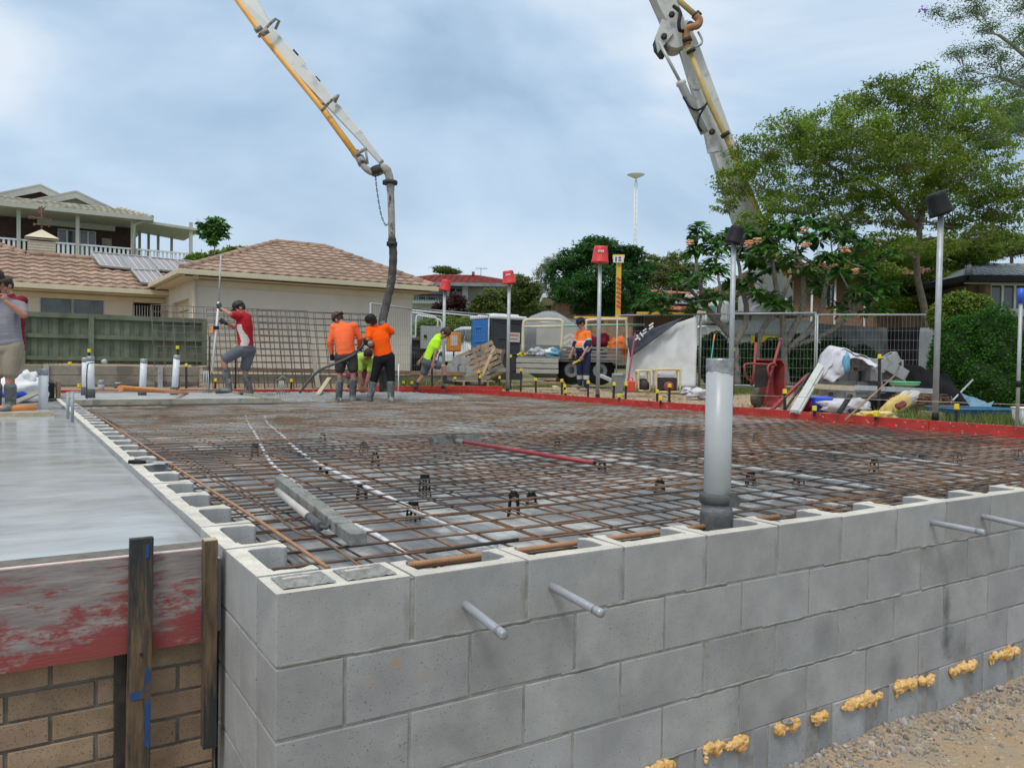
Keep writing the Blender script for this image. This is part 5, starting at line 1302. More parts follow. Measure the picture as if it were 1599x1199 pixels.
def person(label, base, J, style, look=(0, -1, 0), rz=CRZ, group=None):
    """J: joints in local metres: pel, chest, neck, head, shL.. elL.. wrL.. hpL.. knL.. anL.. toL.. (L = left in the picture)"""
    J = {k: Vector(v) for k, v in J.items()}
    S = style; root = thing('person', label, 'person', base, rz, group)
    look = Vector(look).normalized(); up_h = (J['head']-J['neck']).normalized()
    side = look.cross(up_h).normalized(); fwd = up_h.cross(side).normalized()
    Hm = Matrix((side, -fwd, up_h)).transposed()    # local x = side, -y = look
    g = S.get('girth', 1.0)
    # body -------------------------------------------------------
    mb = MB(); hc = J['head']
    W = lambda v: hc + Hm @ Vector(v)
    ell(mb, W((0, .005, .02)), (.075, .093, .105), Hm); ell(mb, W((0, -.022, -.045)), (.056, .068, .068), Hm)
    ell(mb, W((0, -.070, -.088)), (.026, .022, .020), Hm)                      # chin
    limb(mb, W((0, -.088, .01)), W((0, -.108, -.028)), .010, .0145)             # nose
    limb(mb, W((-.026, -.085, -.058)), W((.026, -.085, -.058)), .0095, .0095)   # lips
    limb(mb, W((-.045, -.075, .030)), W((.045, -.075, .030)), .012, .012)       # brow
    for s_ in (-1, 1):
        ell(mb, W((s_*.076, .01, -.01)), (.010, .020, .032), Hm); ell(mb, W((s_*.045, -.062, -.03)), (.024, .02, .02), Hm)
    limb(mb, J['neck']-up_h*.03, J['head']-up_h*.05, .058*g**.3, .052)
    ch, pl_ = J['chest'], J['pel']; tr = (ch-pl_)
    tz = tr.normalized(); tx = (J['shR']-J['shL']); tx = (tx-tz*tx.dot(tz)).normalized(); ty = tz.cross(tx); TM = Matrix((tx, ty, tz)).transposed()
    def torso(mb, e=0.0, z0=0.0, z1=1.0):
        hs = ((0, .155, .105), (.22, .150, .108*g), (.5, .150, .112*g), (.78, .170, .115), (1.0, .165, .098), (1.12, .11, .075))
        for i in range(len(hs)-1):
            for k in range(3):
                f = hs[i][0]+(hs[i+1][0]-hs[i][0])*k/3; 
                if f < z0 or f > z1: continue
                u = k/3; rx = hs[i][1]*(1-u)+hs[i+1][1]*u; ry = hs[i][2]*(1-u)+hs[i+1][2]*u
                ell(mb, pl_+tr*f, (rx+e, ry+e, .085+e*.4), TM)
        for s_ in 'LR': limb(mb, ch+tr*.10, J['sh'+s_], .07+e, .062+e)
    torso(mb)
    for s_ in 'LR':
        limb(mb, J['sh'+s_], J['el'+s_], .052, .039); limb(mb, J['el'+s_], J['wr'+s_], .041, .027)
        limb(mb, J['hp'+s_], J['kn'+s_], .082*g**.3, .053); limb(mb, J['kn'+s_], J['an'+s_], .053, .036)
        mid = J['kn'+s_].lerp(J['an'+s_], .3); bk = (J['kn'+s_]-J['an'+s_]).cross(Vector((1, 0, 0)))
        limb(mb, J['kn'+s_].lerp(J['an'+s_], .12), J['kn'+s_].lerp(J['an'+s_], .5), .052, .046)
        limb(mb, J['an'+s_]-Vector((0, 0, .02)), J['to'+s_], .040, .033)
        # hand: palm, four fingers with two bends, thumb
        wr = J['wr'+s_]; d = (wr-J['el'+s_]).normalized(); d = Vector(S['hd'+s_]).normalized() if 'hd'+s_ in S else d
        curl = S.get('curl'+s_, .5); pn = Vector(S.get('pn'+s_, (0, 1, 0))); pn = (pn-d*pn.dot(d)).normalized(); sd = d.cross(pn)
        if not S.get('glove'):
            ell(mb, wr+d*.045, (.040, .017, .048), Matrix((sd, pn, d)).transposed())
            for k, ln_ in enumerate((.030, .034, .032, .025)):
                o = wr+d*.085+sd*(.030-.020*k); a1 = curl*1.0; d1 = d*math.cos(a1)+pn*math.sin(a1); d2 = d*math.cos(a1*2.1)+pn*math.sin(a1*2.1)
                limb(mb, o, o+d1*ln_*1.1, .0105, .0095, 8); limb(mb, o+d1*ln_*1.1, o+d1*ln_*1.1+d2*ln_, .0095, .008, 8)
            o = wr+d*.03+sd*.035; limb(mb, o, o+(d*.6+sd*.6+pn*.4).normalized()*.045, .013, .010, 8); 
    body = mb.build('body', [S.get('skin', M['skin'])], root); bake_remesh(body, .0085, 3)
    # eyes
    mb = MB()
    for s_ in (-1, 1): ell(mb, W((s_*.030, -.083, .012)), (.012, .008, .006), Hm, 8)
    mb.build('eyes', M['hair'], root)
    def glove(s_, m_):
        mb = MB(); wr = J['wr'+s_]; d = Vector(S['hd'+s_]).normalized() if 'hd'+s_ in S else (wr-J['el'+s_]).normalized()
        curl = S.get('curl'+s_, .9); pn = Vector(S.get('pn'+s_, (0, 1, 0))); pn = (pn-d*pn.dot(d)).normalized(); sd = d.cross(pn)
        ell(mb, wr+d*.045, (.046, .024, .052), Matrix((sd, pn, d)).transposed()); limb(mb, wr-d*.03, wr+d*.02, .036, .036)
        for k, ln_ in enumerate((.030, .034, .032, .025)):
            o = wr+d*.085+sd*(.033-.022*k); a1 = curl; d1 = d*math.cos(a1)+pn*math.sin(a1); d2 = d*math.cos(a1*2)+pn*math.sin(a1*2)
            limb(mb, o, o+d1*ln_*1.1, .0125, .0115, 8); limb(mb, o+d1*ln_*1.1, o+d1*ln_*1.1+d2*ln_, .0115, .010, 8)
        o = wr+d*.03+sd*.04; limb(mb, o, o+(d*.5+sd*.5+pn*.6).normalized()*.05, .015, .012, 8)
        bake_remesh(mb.build('glove', m_, root), .008, 2)
    if S.get('glove'):
        for s_ in 'LR': glove(s_, S['glove'])
    # shirt -------------------------------------------------------
    if S.get('shirt'):
        mb = MB(); e = .020; lo_ = S.get('shirt_lo', 0.0); torso(mb, e, lo_, 2)
        if S.get('hem', True): ell(mb, pl_+tr*max(lo_, .02), (.175+.006, .125*g**.5, .07), TM)
        sl_ = S.get('sleeve', .62)
        for s_ in 'LR':
            a, b, c = J['sh'+s_], J['el'+s_], J['wr'+s_]
            if sl_ <= 1: limb(mb, a, a.lerp(b, sl_), .076, .068)
            else: limb(mb, a, b, .074, .058); limb(mb, b, b.lerp(c, sl_-1), .058, .044)
        limb(mb, J['neck']-up_h*.075, J['neck']-up_h*.015, .082, .066)
        sh = mb.build('shirt', S['shirt'], root); bake_remesh(sh, .012, 3)
        if S.get('paint'): S['paint'](sh, J, TM, tr)
    if S.get('pants'):
        mb = MB(); e = .022; ell(mb, pl_+tr*.02, (.178, .130, .10), TM); ell(mb, pl_-tz*.05, (.172, .128, .10), TM)
        f = S.get('pantlen', .75)
        for s_ in 'LR':
            a, b, c = J['hp'+s_], J['kn'+s_], J['an'+s_]
            if f <= 1: limb(mb, a, a.lerp(b, f), .112, .098)
            else: limb(mb, a, b, .108, .080); limb(mb, b, b.lerp(c, f-1), .080, .066)
        pt = mb.build('shorts' if f < 1.2 else 'trousers', S['pants'], root); bake_remesh(pt, .012, 3)
        if S.get('ppaint'): S['ppaint'](pt, J)
    fl = S.get('boots', 'boot')
    for s_ in 'LR':
        a, b, c = J['kn'+s_], J['an'+s_], J['to'+s_]; mb = MB()
        if fl == 'boot': limb(mb, a.lerp(b, .36), a.lerp(b, .4), .072, .072); limb(mb, a.lerp(b, .36), b, .070, .060)
        elif fl == 'sock': limb(mb, a.lerp(b, .72), b, .050, .050)
        limb(mb, b-Vector((0, 0, .025)), c-Vector((0, 0, .005)), .062 if fl == 'boot' else .052, .048 if fl == 'boot' else .040)
        bake_remesh(mb.build('boot' if fl == 'boot' else 'shoe', S.get('bootm', M['boot']), root), .012, 2)
    if S.get('hair'):
        mb = MB(); ell(mb, W((0, .014, .03)), (.083, .098, .103), Hm); mb.build('hair', M['hair'], root)
    hk = S.get('hat')
    if hk:
        mb = MB()
        if hk in ('cap', 'capback'):
            mb.lathe([(.094, -.0), (.097, .02), (.092, .06), (.07, .095), (.03, .112), (.001, .114)], W((0, .0, .045)), 20, rot=Hm, sy=1.12)
            s2 = -1 if hk == 'cap' else 1
            P = [W((x, s2*(.095+.065*math.cos(x/.08*PI/2)), .048-.012*abs(x)/.08-.008)) for x in np.linspace(-.08, .08, 9)]+[W((x, s2*.07, .055)) for x in (.085, -.085)]
            mb.prism(P, up_h*.008)
        else:   # brimmed hat
            mb.lathe([(.098, .0), (.102, .03), (.098, .08), (.085, .115), (.04, .125), (.001, .125)], W((0, 0, .035)), 22, rot=Hm, sy=1.1)
            mb.lathe([(.095, .002), (.17, -.018), (.175, -.012), (.095, .014)], W((0, 0, .04)), 22, rot=Hm, sy=1.1)
        mb.build('hat' if hk == 'brim' else 'cap', S['hatm'], root, bevel=0)
    if S.get('beard'):
        mb = MB(); ell(mb, W((0, -.055, -.085)), (.062, .055, .085), Hm); ell(mb, W((0, -.06, -.16)), (.045, .038, .06), Hm); bake_remesh(mb.build('beard', M['hair'], root), .01, 2)
    if S.get('glasses'):
        mb = MB(); 
        for s_ in (-1, 1): mb.box(W((s_*.032, -.098, .012)), (.045, .008, .024), Hm); mb.bar(W((s_*.055, -.095, .015)), W((s_*.078, .0, .012)), .006, .008)
        mb.build('sunglasses', M['black'], root)
    return root, J, TM
def setmat(o, mats, fn):
    """give faces of a garment another of its own fabrics: fn(centre)->index"""
    me = o.data
    for m_ in mats: me.materials.append(m_)
    for p in me.polygons:
        p.material_index = fn(p.center)
P2 = lambda px, py, t, base, dy=0.0: None
def frame(px, t, z0):
    """local picture frame for a figure standing at column px, depth t"""
    b = B(px, t, z0); k = t/FPX
    def J(x, y, d=0.0):
        w = V(x, y, t)-b; c, s_ = math.cos(-CRZ), math.sin(-CRZ)
        return Vector((w.x*c-w.y*s_, w.x*s_+w.y*c+d, w.z))
    return b, J
# 1 bearded man at the left edge (t ~ 9.2)
b, j = frame(14, 9.6, -.03)
def ankle(v, z=.09): v = Vector(v); v.z = z; return v
J1 = dict(pel=j(12, 537), chest=j(4, 480), neck=j(2, 460, -.02), head=j(0, 444, -.06), shL=j(-24, 478), shR=j(33, 480, -.02), elL=j(-36, 515, -.1), elR=j(49, 493, -.14), wrL=j(-22, 535, -.2), wrR=j(30, 474, -.26),
          hpL=j(0, 541), hpR=j(22, 541), knL=j(-4, 590, -.03), knR=j(18, 590, -.03))
J1.update(anL=ankle(j(-6, 625), .08), anR=ankle(j(17, 625), .08)); J1.update(toL=J1['anL']+Vector((-.06, -.17, -.05)), toR=J1['anR']+Vector((.03, -.18, -.05)))
person('person with long dark beard, brimmed hat, grey shirt and khaki shorts on the left slab', b, J1, dict(shirt=M['c_grey'], pants=M['c_khaki'], pantlen=.8, sleeve=.75, hat='brim', hatm=M['hair'], beard=True, hair=True, skin=M['skinr'], girth=1.25, curlR=1.2, hdR=(-.2, .1, 1), pnR=(-1, .2, 0)), look=(-.2, -1, -.35))
# 2 person in maroon half hidden behind him
b, j = frame(19, 11.5, .0)
J8 = dict(pel=j(20, 545), chest=j(19, 482), neck=j(16, 462), head=j(12, 448, -.03), shL=j(2, 472), shR=j(34, 470), elL=j(-2, 495), elR=j(30, 492, -.2), wrL=j(0, 520, -.1), wrR=j(20, 470, -.3), hpL=j(14, 548), hpR=j(25, 548), knL=j(13, 585), knR=j(26, 585))
J8.update(anL=ankle(j(12, 615), .08), anR=ankle(j(27, 615), .08)); J8.update(toL=J8['anL']+Vector((0, -.17, -.05)), toR=J8['anR']+Vector((0, -.17, -.05)))
person('person in a maroon shirt and dark cap mostly hidden behind the bearded worker', b, J8, dict(shirt=M['c_maroon'], pants=M['c_khaki'], pantlen=.8, sleeve=.6, hat='cap', hatm=M['c_brown'], hair=True), look=(-.6, -1, 0))
# 3 worker with the levelling staff
T3 = 14.3; b, j = frame(372, T3, 0.0)
q3 = lambda x, y, d=0: j(310+x/6.658, 450+y/6.66, d)
J3 = dict(pel=q3(490, 620), chest=q3(475, 345), neck=q3(460, 265), head=q3(432, 215), shL=q3(440, 300, -.16), shR=q3(480, 300, .14), elL=q3(385, 280, -.28), elR=q3(330, 400, .18), wrL=q3(255, 212, -.12), wrR=q3(258, 355, .05),
          hpL=q3(460, 640, -.08), hpR=q3(515, 645, .09), knL=q3(290, 745, -.12), knR=q3(455, 850, .12))
J3.update(anL=q3(340, 1020, -.10), anR=q3(515, 1050, .12)); J3['anL'].z = .12; J3['anR'].z = .06
J3.update(toL=J3['anL']+Vector((-.20, -.02, -.05)), toR=J3['anR']+Vector((-.12, -.06, -.02)))
def paint3(o, J, TM, tr):
    c0 = J['chest']
    def fn(c):
        u = (c-J['pel']).dot(tr)/tr.dot(tr); x = (c.x-(J['pel'].x+(J['chest'].x-J['pel'].x)*u))
        k = .03*math.sin(u*6)
        if .05 < u < .86 and c.y < -.02 and -.055+k < x < .055+k*1.5: return 1
        return 0
    setmat(o, [M['c_white']], fn)
person('person in red and white polo and grey shorts holding a tall white staff', b, J3, dict(shirt=M['c_red'], paint=paint3, pants=M['c_slate'], pantlen=.82, sleeve=.55, hat='cap', hatm=M['glove'], hair=True, skin=M['skinr'], glove=M['glove'], curlL=1.2, curlR=1.2, hdL=(-.6, .1, .9), hdR=(-.8, 0, .5)), look=(-1, -.35, -.35))
st = thing('levelling_staff', 'tall white telescopic staff held upright by the worker in red', 'staff', b, CRZ)
a0 = q3(150, 868, -.05); a1 = q3(190, 430, -.02); a2 = q3(205, 230, .0); a3 = j(344, 398, .03)
mb = MB(); mb.tube([a0, a1, a2.lerp(a3, .15)], .021, 10); mb.build('lower_tube', M['white'], st)
mb = MB(); mb.tube([a2.lerp(a3, .1), a3], .015, 10); mb.build('upper_tube', M['galv'], st)
mb = MB(); mb.box(q3(185, 412, -.03), (.10, .06, .06)); mb.build('clamp', M['black'], st, bevel=.008); mb = MB(); mb.box(q3(150, 435, -.04), (.06, .05, .12)); mb.build('receiver', M['orangep'], st, bevel=.008)
# 4 worker in the long coral shirt, back to us
T4 = 14.0; b, j = frame(533, T4, -.04)
q4 = lambda x, y, d=0: j(490+x/7.993, 480+y/7.993, d)
J4 = dict(pel=q4(400, 590), chest=q4(365, 300, .05), neck=q4(335, 205, .12), head=q4(290, 150, .16), shL=q4(245, 250, .08), shR=q4(480, 235, .10), elL=q4(195, 430, .06), elR=q4(560, 380, .14), wrL=q4(205, 590, .12), wrR=q4(535, 480, .26),
          hpL=q4(335, 610), hpR=q4(470, 610), knL=q4(320, 800, .04), knR=q4(495, 800, .0))
J4.update(anL=ankle(q4(315, 1050), .02), anR=ankle(q4(485, 1050), .03)); J4.update(toL=J4['anL']+Vector((.05, -.10, -.03)), toR=J4['anR']+Vector((.08, .1, -.03)))
person('person in long sleeved coral orange shirt and charcoal shorts seen from behind', b, J4, dict(shirt=M['c_coral'], pants=M['c_char'], pantlen=.78, sleeve=1.85, hat='capback', hatm=M['c_brown'], hair=True, skin=M['skinr'], girth=1.2, glove=M['glove'], shirt_lo=.02), look=(-.8, .7, -.5))
# 5 worker in orange tee guiding the hose
b, j = frame(598, 13.8, -.04); q5 = q4f = lambda x, y, d=0: j(490+x/7.993, 480+y/7.993, d)
J5 = dict(pel=q5(870, 620, .05), chest=q5(800, 350, .05), neck=q5(760, 235, .06), head=q5(728, 185, .05), shL=q5(700, 290, .0), shR=q5(885, 255, .10), elL=q5(690, 400, -.10), elR=q5(965, 310, .16), wrL=q5(720, 455, -.02), wrR=q5(915, 330, .30),
          hpL=q5(815, 640, .02), hpR=q5(930, 620, .06), knL=q5(770, 830, .0), knR=q5(955, 820, .04))
J5.update(anL=ankle(q5(700, 1040), .04), anR=ankle(q5(965, 1050), .03)); J5.update(toL=J5['anL']+Vector((-.02, .14, -.02)), toR=J5['anR']+Vector((.02, -.1, -.02)))
person('person in bright orange T-shirt and black trousers gripping the pump hose', b, J5, dict(shirt=M['c_orange'], pants=M['c_blk'], pantlen=1.5, sleeve=.72, hat='capback', hatm=M['black'], hair=True, skin=M['skinr'], shirt_lo=-.02, curlL=1.2, curlR=1.1), look=(-.5, .8, -.4))
# helmet and ear muffs hanging on his elbow: vibrator motor held between them
vb = thing('concrete_vibrator', 'hand held concrete vibrator motor with black body held by the worker in orange tee', 'vibrator', b, CRZ)
mb = MB(); limb(mb, q5(665, 420, -.08), q5(720, 470, -.08), .055, .06); mb.build('motor', M['black'], vb); mb = MB(); limb(mb, q5(720, 465, -.09), q5(728, 455, -.16), .05, .05); mb.build('end_cover', M['c_khaki'], vb)
mb = MB(); mb.tube(smooth_path([q5(650, 440, -.05), q5(590, 500, .0), q5(540, 540, .05), q5(470, 600, .1), q5(250, 715, -.1), q5(120, 770, -.15), q5(0, 865, -.1), j(470, 613, -.1)], 5), .022, 8); mb.build('flexible_shaft', M['foamgrey'], vb)
# 6 crouching worker behind
b, j = frame(572, 14.9, -.02); q6 = lambda x, y, d=0: j(490+x/7.993, 480+y/7.993, d)
J6 = dict(pel=q6(560, 740, .45), chest=q6(625, 640, .05), neck=q6(665, 610, -.08), head=q6(690, 590, -.14), shL=q6(570, 660, .0), shR=q6(735, 670, .0), elL=q6(585, 850, -.06), elR=q6(690, 850, -.05), wrL=q6(600, 970, -.10), wrR=q6(660, 970, -.12),
          hpL=q6(500, 770, .4), hpR=q6(620, 770, .4), knL=q6(430, 850, .15), knR=q6(640, 860, .2), anL=q6(400, 960, .5), anR=q6(560, 980, .5))
J6.update(toL=J6['anL']+Vector((-.02, -.1, -.04)), toR=J6['anR']+Vector((0, -.1, -.04)))
person('person in dull lime shirt crouching between the two workers in orange', b, J6, dict(shirt=M['c_lime2'], pants=M['c_dred'], pantlen=.9, sleeve=.6, hair=True, skin=M['skinr'], boots='shoe', bootm=M['c_char']), look=(.35, -.7, -.8))
# 7 worker bending, lime shirt
T7 = 17.6; b, j = frame(676, T7, .03); q7 = lambda x, y, d=0: j(650+x/7.995, 480+y/7.993, d)
J7 = dict(pel=q7(150, 665), chest=q7(245, 435), neck=q7(300, 355), head=q7(345, 325), shL=q7(225, 420, .14), shR=q7(275, 425, -.13), elL=q7(110, 570, .2), elR=q7(250, 560, -.2), wrL=q7(45, 655, .2), wrR=q7(225, 690, -.22),
          hpL=q7(140, 690, .08), hpR=q7(165, 690, -.08), knL=q7(70, 870, .08), knR=q7(345, 740, -.10), anL=q7(-20, 975, .08), anR=q7(365, 905, -.10))
J7.update(toL=J7['anL']+Vector((.06, -.05, -.03)), toR=J7['anR']+Vector((.14, -.02, -.03)))
def paint7(o, J, TM, tr):
    setmat(o, [M['c_blk']], lambda c: 1 if ((c-J['pel']).dot(tr)/tr.dot(tr) < .62 and (c.x-(J['pel'].x+(J['chest'].x-J['pel'].x)*(c-J['pel']).dot(tr)/tr.dot(tr))) > .045) else 0)
person('person in bright lime shirt with khaki cap stepping forward bent over behind the red board', b, J7, dict(shirt=M['c_lime'], paint=paint7, pants=M['c_slate'], pantlen=.62, sleeve=.55, hat='cap', hatm=M['c_brown'], hair=True, boots='sock', bootm=M['c_char'], shirt_lo=.02), look=(1, -.15, -.45))
# 8 standing man in orange and navy
T9 = 19.0; b, j = frame(910, T9, -.02); q9 = lambda x, y, d=0: j(810+x/7.056, 470+y/7.053, d)
J9 = dict(pel=q9(715, 590), chest=q9(715, 400), neck=q9(708, 310), head=q9(688, 250, -.02), shL=q9(665, 360, .14), shR=q9(760, 365, -.14), elL=q9(620, 490, .18), elR=q9(765, 490, -.22), wrL=q9(580, 590, .12), wrR=q9(690, 610, -.26),
          hpL=q9(685, 620, .08), hpR=q9(745, 620, -.08), knL=q9(675, 780, .08), knR=q9(740, 790, -.08), anL=q9(675, 930, .08), anR=q9(740, 960, -.08))
J9.update(toL=J9['anL']+Vector((-.16, -.04, -.03)), toR=J9['anR']+Vector((-.14, -.08, -.03)))
def paint9(o, J, TM, tr):
    def fn(c):
        u = (c-J['pel']).dot(tr)/tr.dot(tr)
        ds = min((c-J['elL']).length, (c-J['elR']).length)
        if ds < .13: return 1
        if ds < .17: return 2
        if u < .38: return 1
        if u < .47 or .70 < u < .76: return 2
        return 0
    setmat(o, [M['c_navy'], M['c_refl']], fn)
def ppaint9(o, J): setmat(o, [M['c_refl']], lambda c: 1 if .40 < (c.z-J['anR'].z)/(J['knR'].z-J['anR'].z)*.5+.12 < .53 and c.z < J['knR'].z+.02 else 0)
person('person in orange and navy shirt and navy trousers standing beside the open tray', b, J9, dict(shirt=M['c_org2'], paint=paint9, pants=M['c_navy'], ppaint=ppaint9, pantlen=1.9, sleeve=.95, hat='cap', hatm=M['c_navy'], hair=True, skin=M['skinr'], girth=1.9, boots='shoe', bootm=M['c_khaki'], glasses=True), look=(-1, -.15, .0))
tl = thing('cordless_tool', 'dark hand tool with yellow lead held by the worker in orange and navy', 'tool', b, CRZ)
mb = MB(); limb(mb, q9(560, 650, -.05), q9(615, 640, -.05), .03, .035); limb(mb, q9(600, 600, -.05), q9(600, 640, -.05), .03, .03); mb.build('motor', M['black'], tl); mb = MB(); mb.tube(smooth_path([q9(590, 690, -.15), q9(630, 670, -.2), q9(660, 650, -.27)], 4), .02, 8); mb.build('lead', M['yellow'], tl)
# ------------------------------------------------------------------ concrete pump: boom, pipeline, hose
def tr_(pts): return [V(*p) for p in pts]
M['boomw'] = mat('boom_white_paint', (.50, .50, .47), (.58, .58, .55), scale=2, rough=.5, c3=(.33, .32, .29), s3=3.5, p3=(.55, .72))
M['boomy'] = mat('boom_yellow_pipe', (.72, .34, .05), (.78, .40, .08), scale=4, rough=.5, c3=(.42, .20, .07), s3=5, p3=(.60, .72))
M['pipey'] = mat('dull_yellow_pipe', (.44, .31, .10), (.52, .38, .14), scale=4, rough=.5, c3=(.33, .26, .16), s3=3, p3=(.55, .7))
M['hose'] = mat('muddy_rubber_hose', (.035, .03, .028), (.075, .068, .06), scale=8, rough=.85, bump=.004, bscale=30, c3=(.20, .19, .17), s3=5, p3=(.55, .66))
M['crust'] = mat('cement_crusted_pipe', (.27, .25, .22), (.38, .36, .32), scale=14, rough=.9, bump=.004, bscale=40, c3=(.14, .12, .1), s3=8)
Pb = thing('concrete_pump', 'truck mounted concrete pump boom with yellow delivery pipe arching over the slab', 'concrete pump', B(1170, 27.5, .2))
def boxbeam(pts, ws, hs, m_, name, up=Vector((_u.x, _u.y, _u.z)), label=None):
    mb = MB()
    pts = [Vector(p) for p in pts]; vs = []
    for i, p in enumerate(pts):
        d = (pts[min(i+1, len(pts)-1)]-pts[max(0, i-1)]).normalized(); dep_ = Vector((_f.x, _f.y, _f.z)); dep_ = (dep_-d*dep_.dot(d)).normalized(); s_ = d.cross(dep_)
        for a, c in ((-1, -1), (1, -1), (1, 1), (-1, 1)): vs.append(p+s_*a*ws[i]/2+dep_*c*hs[i]/2)
    fs = []
    for i in range(len(pts)-1):
        for k in range(4): fs.append((i*4+k, i*4+(k+1) % 4, (i+1)*4+(k+1) % 4, (i+1)*4+k))
    e = (len(pts)-1)*4; fs += [(3, 2, 1, 0), (e, e+1, e+2, e+3)]
    mb.add(vs, fs); return mb.build(name, m_, Pb, world=True, bevel=.012)
# lower arm
tR = 27.0
boxbeam([V(1215, 470, tR), V(1150, 300, tR), V(1110, 180, tR), V(1075, 75, tR), V(1062, 40, tR)], [.95, .85, .70, .55, .42], [.55]*5, M['boomw'], 'lower_arm')
def plate(pts, t, th_, m_, name):
    P = [V(x, y, t) for x, y in pts]; mb = MB(); mb.prism(P, Vector(_f)*th_); return mb.build(name, m_, Pb, world=True, bevel=.01)
M['boomd'] = mat('boom_painted_shade', (.20, .19, .175), (.27, .26, .24), scale=3, rough=.6)  # darker copy of the boom colour, shade of the underside painted in
plate(((1062, 80), (1083, 75), (1118, 168), (1128, 235), (1105, 240), (1090, 165)), 26.70, .05, M['boomw'], 'side_plate')
plate(((1076, 112), (1083, 100), (1094, 130), (1092, 140), (1082, 139), (1075, 128)), 26.66, .04, M['boomw'], 'hatch_plate')
# upper arm rises out of view and carries on to the hose side (overhead, outside the picture)
boxbeam([V(1064, 72, tR), V(1052, 40, tR), V(1032, -10, tR), V(960, -180, 26)], [.40, .62, .66, .66], [.6]*4, M['boomw'], 'upper_arm')
plate(((1010, -8), (1020, -8), (1040, 30), (1048, 60), (1040, 62), (1028, 32)), 26.6, .05, M['boomd'], 'underside_shade_plate')
boxbeam([V(960, -180, 26), V(700, -420, 22), V(350, -230, 17.5)], [.6, .5, .45], [.5]*3, M['boomw'], 'overhead_arm')
# joint with link plates and pin
mb = MB(); mb.lathe([(.34, -.36), (.36, -.3), (.36, .3), (.34, .36)], V(1053, 66, tR), 24, rot=rot_to(_f)); mb.build('joint_drum', M['boomw'], Pb, world=True)
plate(((1023, 58), (1034, 30), (1044, 34), (1052, 52), (1036, 72), (1028, 82)), 26.55, .12, M['boomw'], 'link_plate')
plate(((1023, 60), (1030, 52), (1040, 84), (1034, 84), (1025, 72)), 26.8, .5, M['blackm'], 'link_arm')
for px, py in ((1037, 57), (1049, 23), (1112, 206)): mb = MB(); mb.lathe([(.10, -.05), (.10, .03), (.05, .05), (.001, .05)], V(px, py, 26.5), 14, rot=rot_to(-Vector(_f))); mb.build('pin', M['blackm'], Pb, world=True)
mb = MB(); mb.tube(tr_([(1029, 66, 26.4), (1063, 130, 26.4)]), .055, 12); mb.build('cylinder_rod', M['galv'], Pb, world=True)
mb = MB(); mb.tube(tr_([(1063, 128, 26.4), (1064, 132, 26.4), (1065, 134, 26.4), (1100, 208, 26.45)]), [.16, .17, .135, .135], 16); mb.build('cylinder_barrel', M['boomw'], Pb, world=True)
mb = MB(); mb.tube(smooth_path(tr_([(1067, 152, 26.3), (1078, 168, 26.2), (1090, 172, 26.2), (1100, 166, 26.25), (1105, 160, 26.4)]), 6), .035, 8); mb.build('hydraulic_hose', M['black'], Pb, world=True); mb = MB(); mb.tube(smooth_path(tr_([(1101, 166, 26.2), (1092, 182, 26.2), (1090, 196, 26.2), (1096, 206, 26.3)]), 6), .035, 8); mb.build('hydraulic_hose', M['black'], Pb, world=True); mb = MB()
mb.tube(smooth_path(tr_([(1052, 10, 26.4), (1062, 20, 26.2), (1060, 36, 26.1), (1062, 48, 26.1), (1070, 48, 26.3)]), 6), .06, 8); mb.build('hydraulic_hose', M['black'], Pb, world=True)
mb = MB(); mb.tube(smooth_path(tr_([(1090, 50, 26.3), (1096, 62, 26.3), (1094, 70, 26.3), (1084, 74, 26.4)]), 6), .04, 8); mb.build('hand_rail', M['galv'], Pb, world=True)
# pipeline on the right arm
mb = MB(); mb.tube(tr_([(1057, -20, 26.3), (1062, 3, 26.3), (1089, 27, 26.2)]), .095, 14); mb.tube(tr_([(1072, 68, 26.3), (1110, 165, 26.3), (1133, 212, 26.3), (1166, 290, 26.3), (1188, 340, 26.3), (1228, 430, 26.3)]), .09, 14); mb.build('delivery_pipe', M['pipey'], Pb, world=True)
M['elbow'] = mat('rusty_orange_elbow', (.34, .16, .07), (.42, .21, .10), scale=7, rough=.7)
mb = MB(); mb.tube(smooth_path(tr_([(1087, 25, 26.2), (1092, 32, 26.2), (1089, 40, 26.2), (1080, 42, 26.2), (1072, 47, 26.25), (1071, 58, 26.3), (1073, 70, 26.3)]), 6), .125, 14); mb.build('pipe_elbow', M['elbow'], Pb, world=True)
for a, b_ in (((1085, 22), (1091, 28)), ((1081, 38), (1077, 44)), ((1072, 60), (1074, 66)), ((1078, 78), (1080, 82)), ((1131, 208), (1134, 213))): mb = MB(); mb.tube([V(*a, 26.25), V(*b_, 26.25)], .155, 14); mb.build('pipe_clamp', M['blackm'], Pb, world=True)
# tip arm over the slab, with its orange pipe
tB = 15.2; tA = 16.6
boxbeam([V(350, -230, 17.5), V(384, -6, tA), V(420, 55, 16.2), V(500, 143, 15.7), V(560, 210, 15.3), V(596, 254, tB)], [.42, .33, .30, .22, .16, .10], [.30, .28, .26, .20, .16, .12], M['boomw'], 'tip_arm')
mb = MB(); mb.tube(tr_([(325, -120, 17.3), (368, -4, tA-.1), (412, 57, 16.1), (500, 165, 15.6), (562, 250, 15.1)]), .063, 14); mb.build('tip_pipe', M['boomy'], Pb, world=True)
mb = MB(); mb.tube(smooth_path(tr_([(562, 250, 15.1), (570, 262, 15.0), (582, 270, 15.0), (590, 268, 15.0)]), 5), [.06]*16, 12); mb.tube(tr_([(562, 247, 15.1), (566, 256, 15.0)]), .085, 12); mb.build('tip_bracket', M['crust'], Pb, world=True)
for (x, y, s_) in ((403, 47, 1), (413, 52, 1.2), (505, 166, 1), (555, 241, .9)): mb = MB(); mb.tube([V(x-5, y+2, 15.8), V(x+6, y-5, 15.8)], .05*s_, 10); mb.build('pipe_clamp', M['crust'], Pb, world=True)
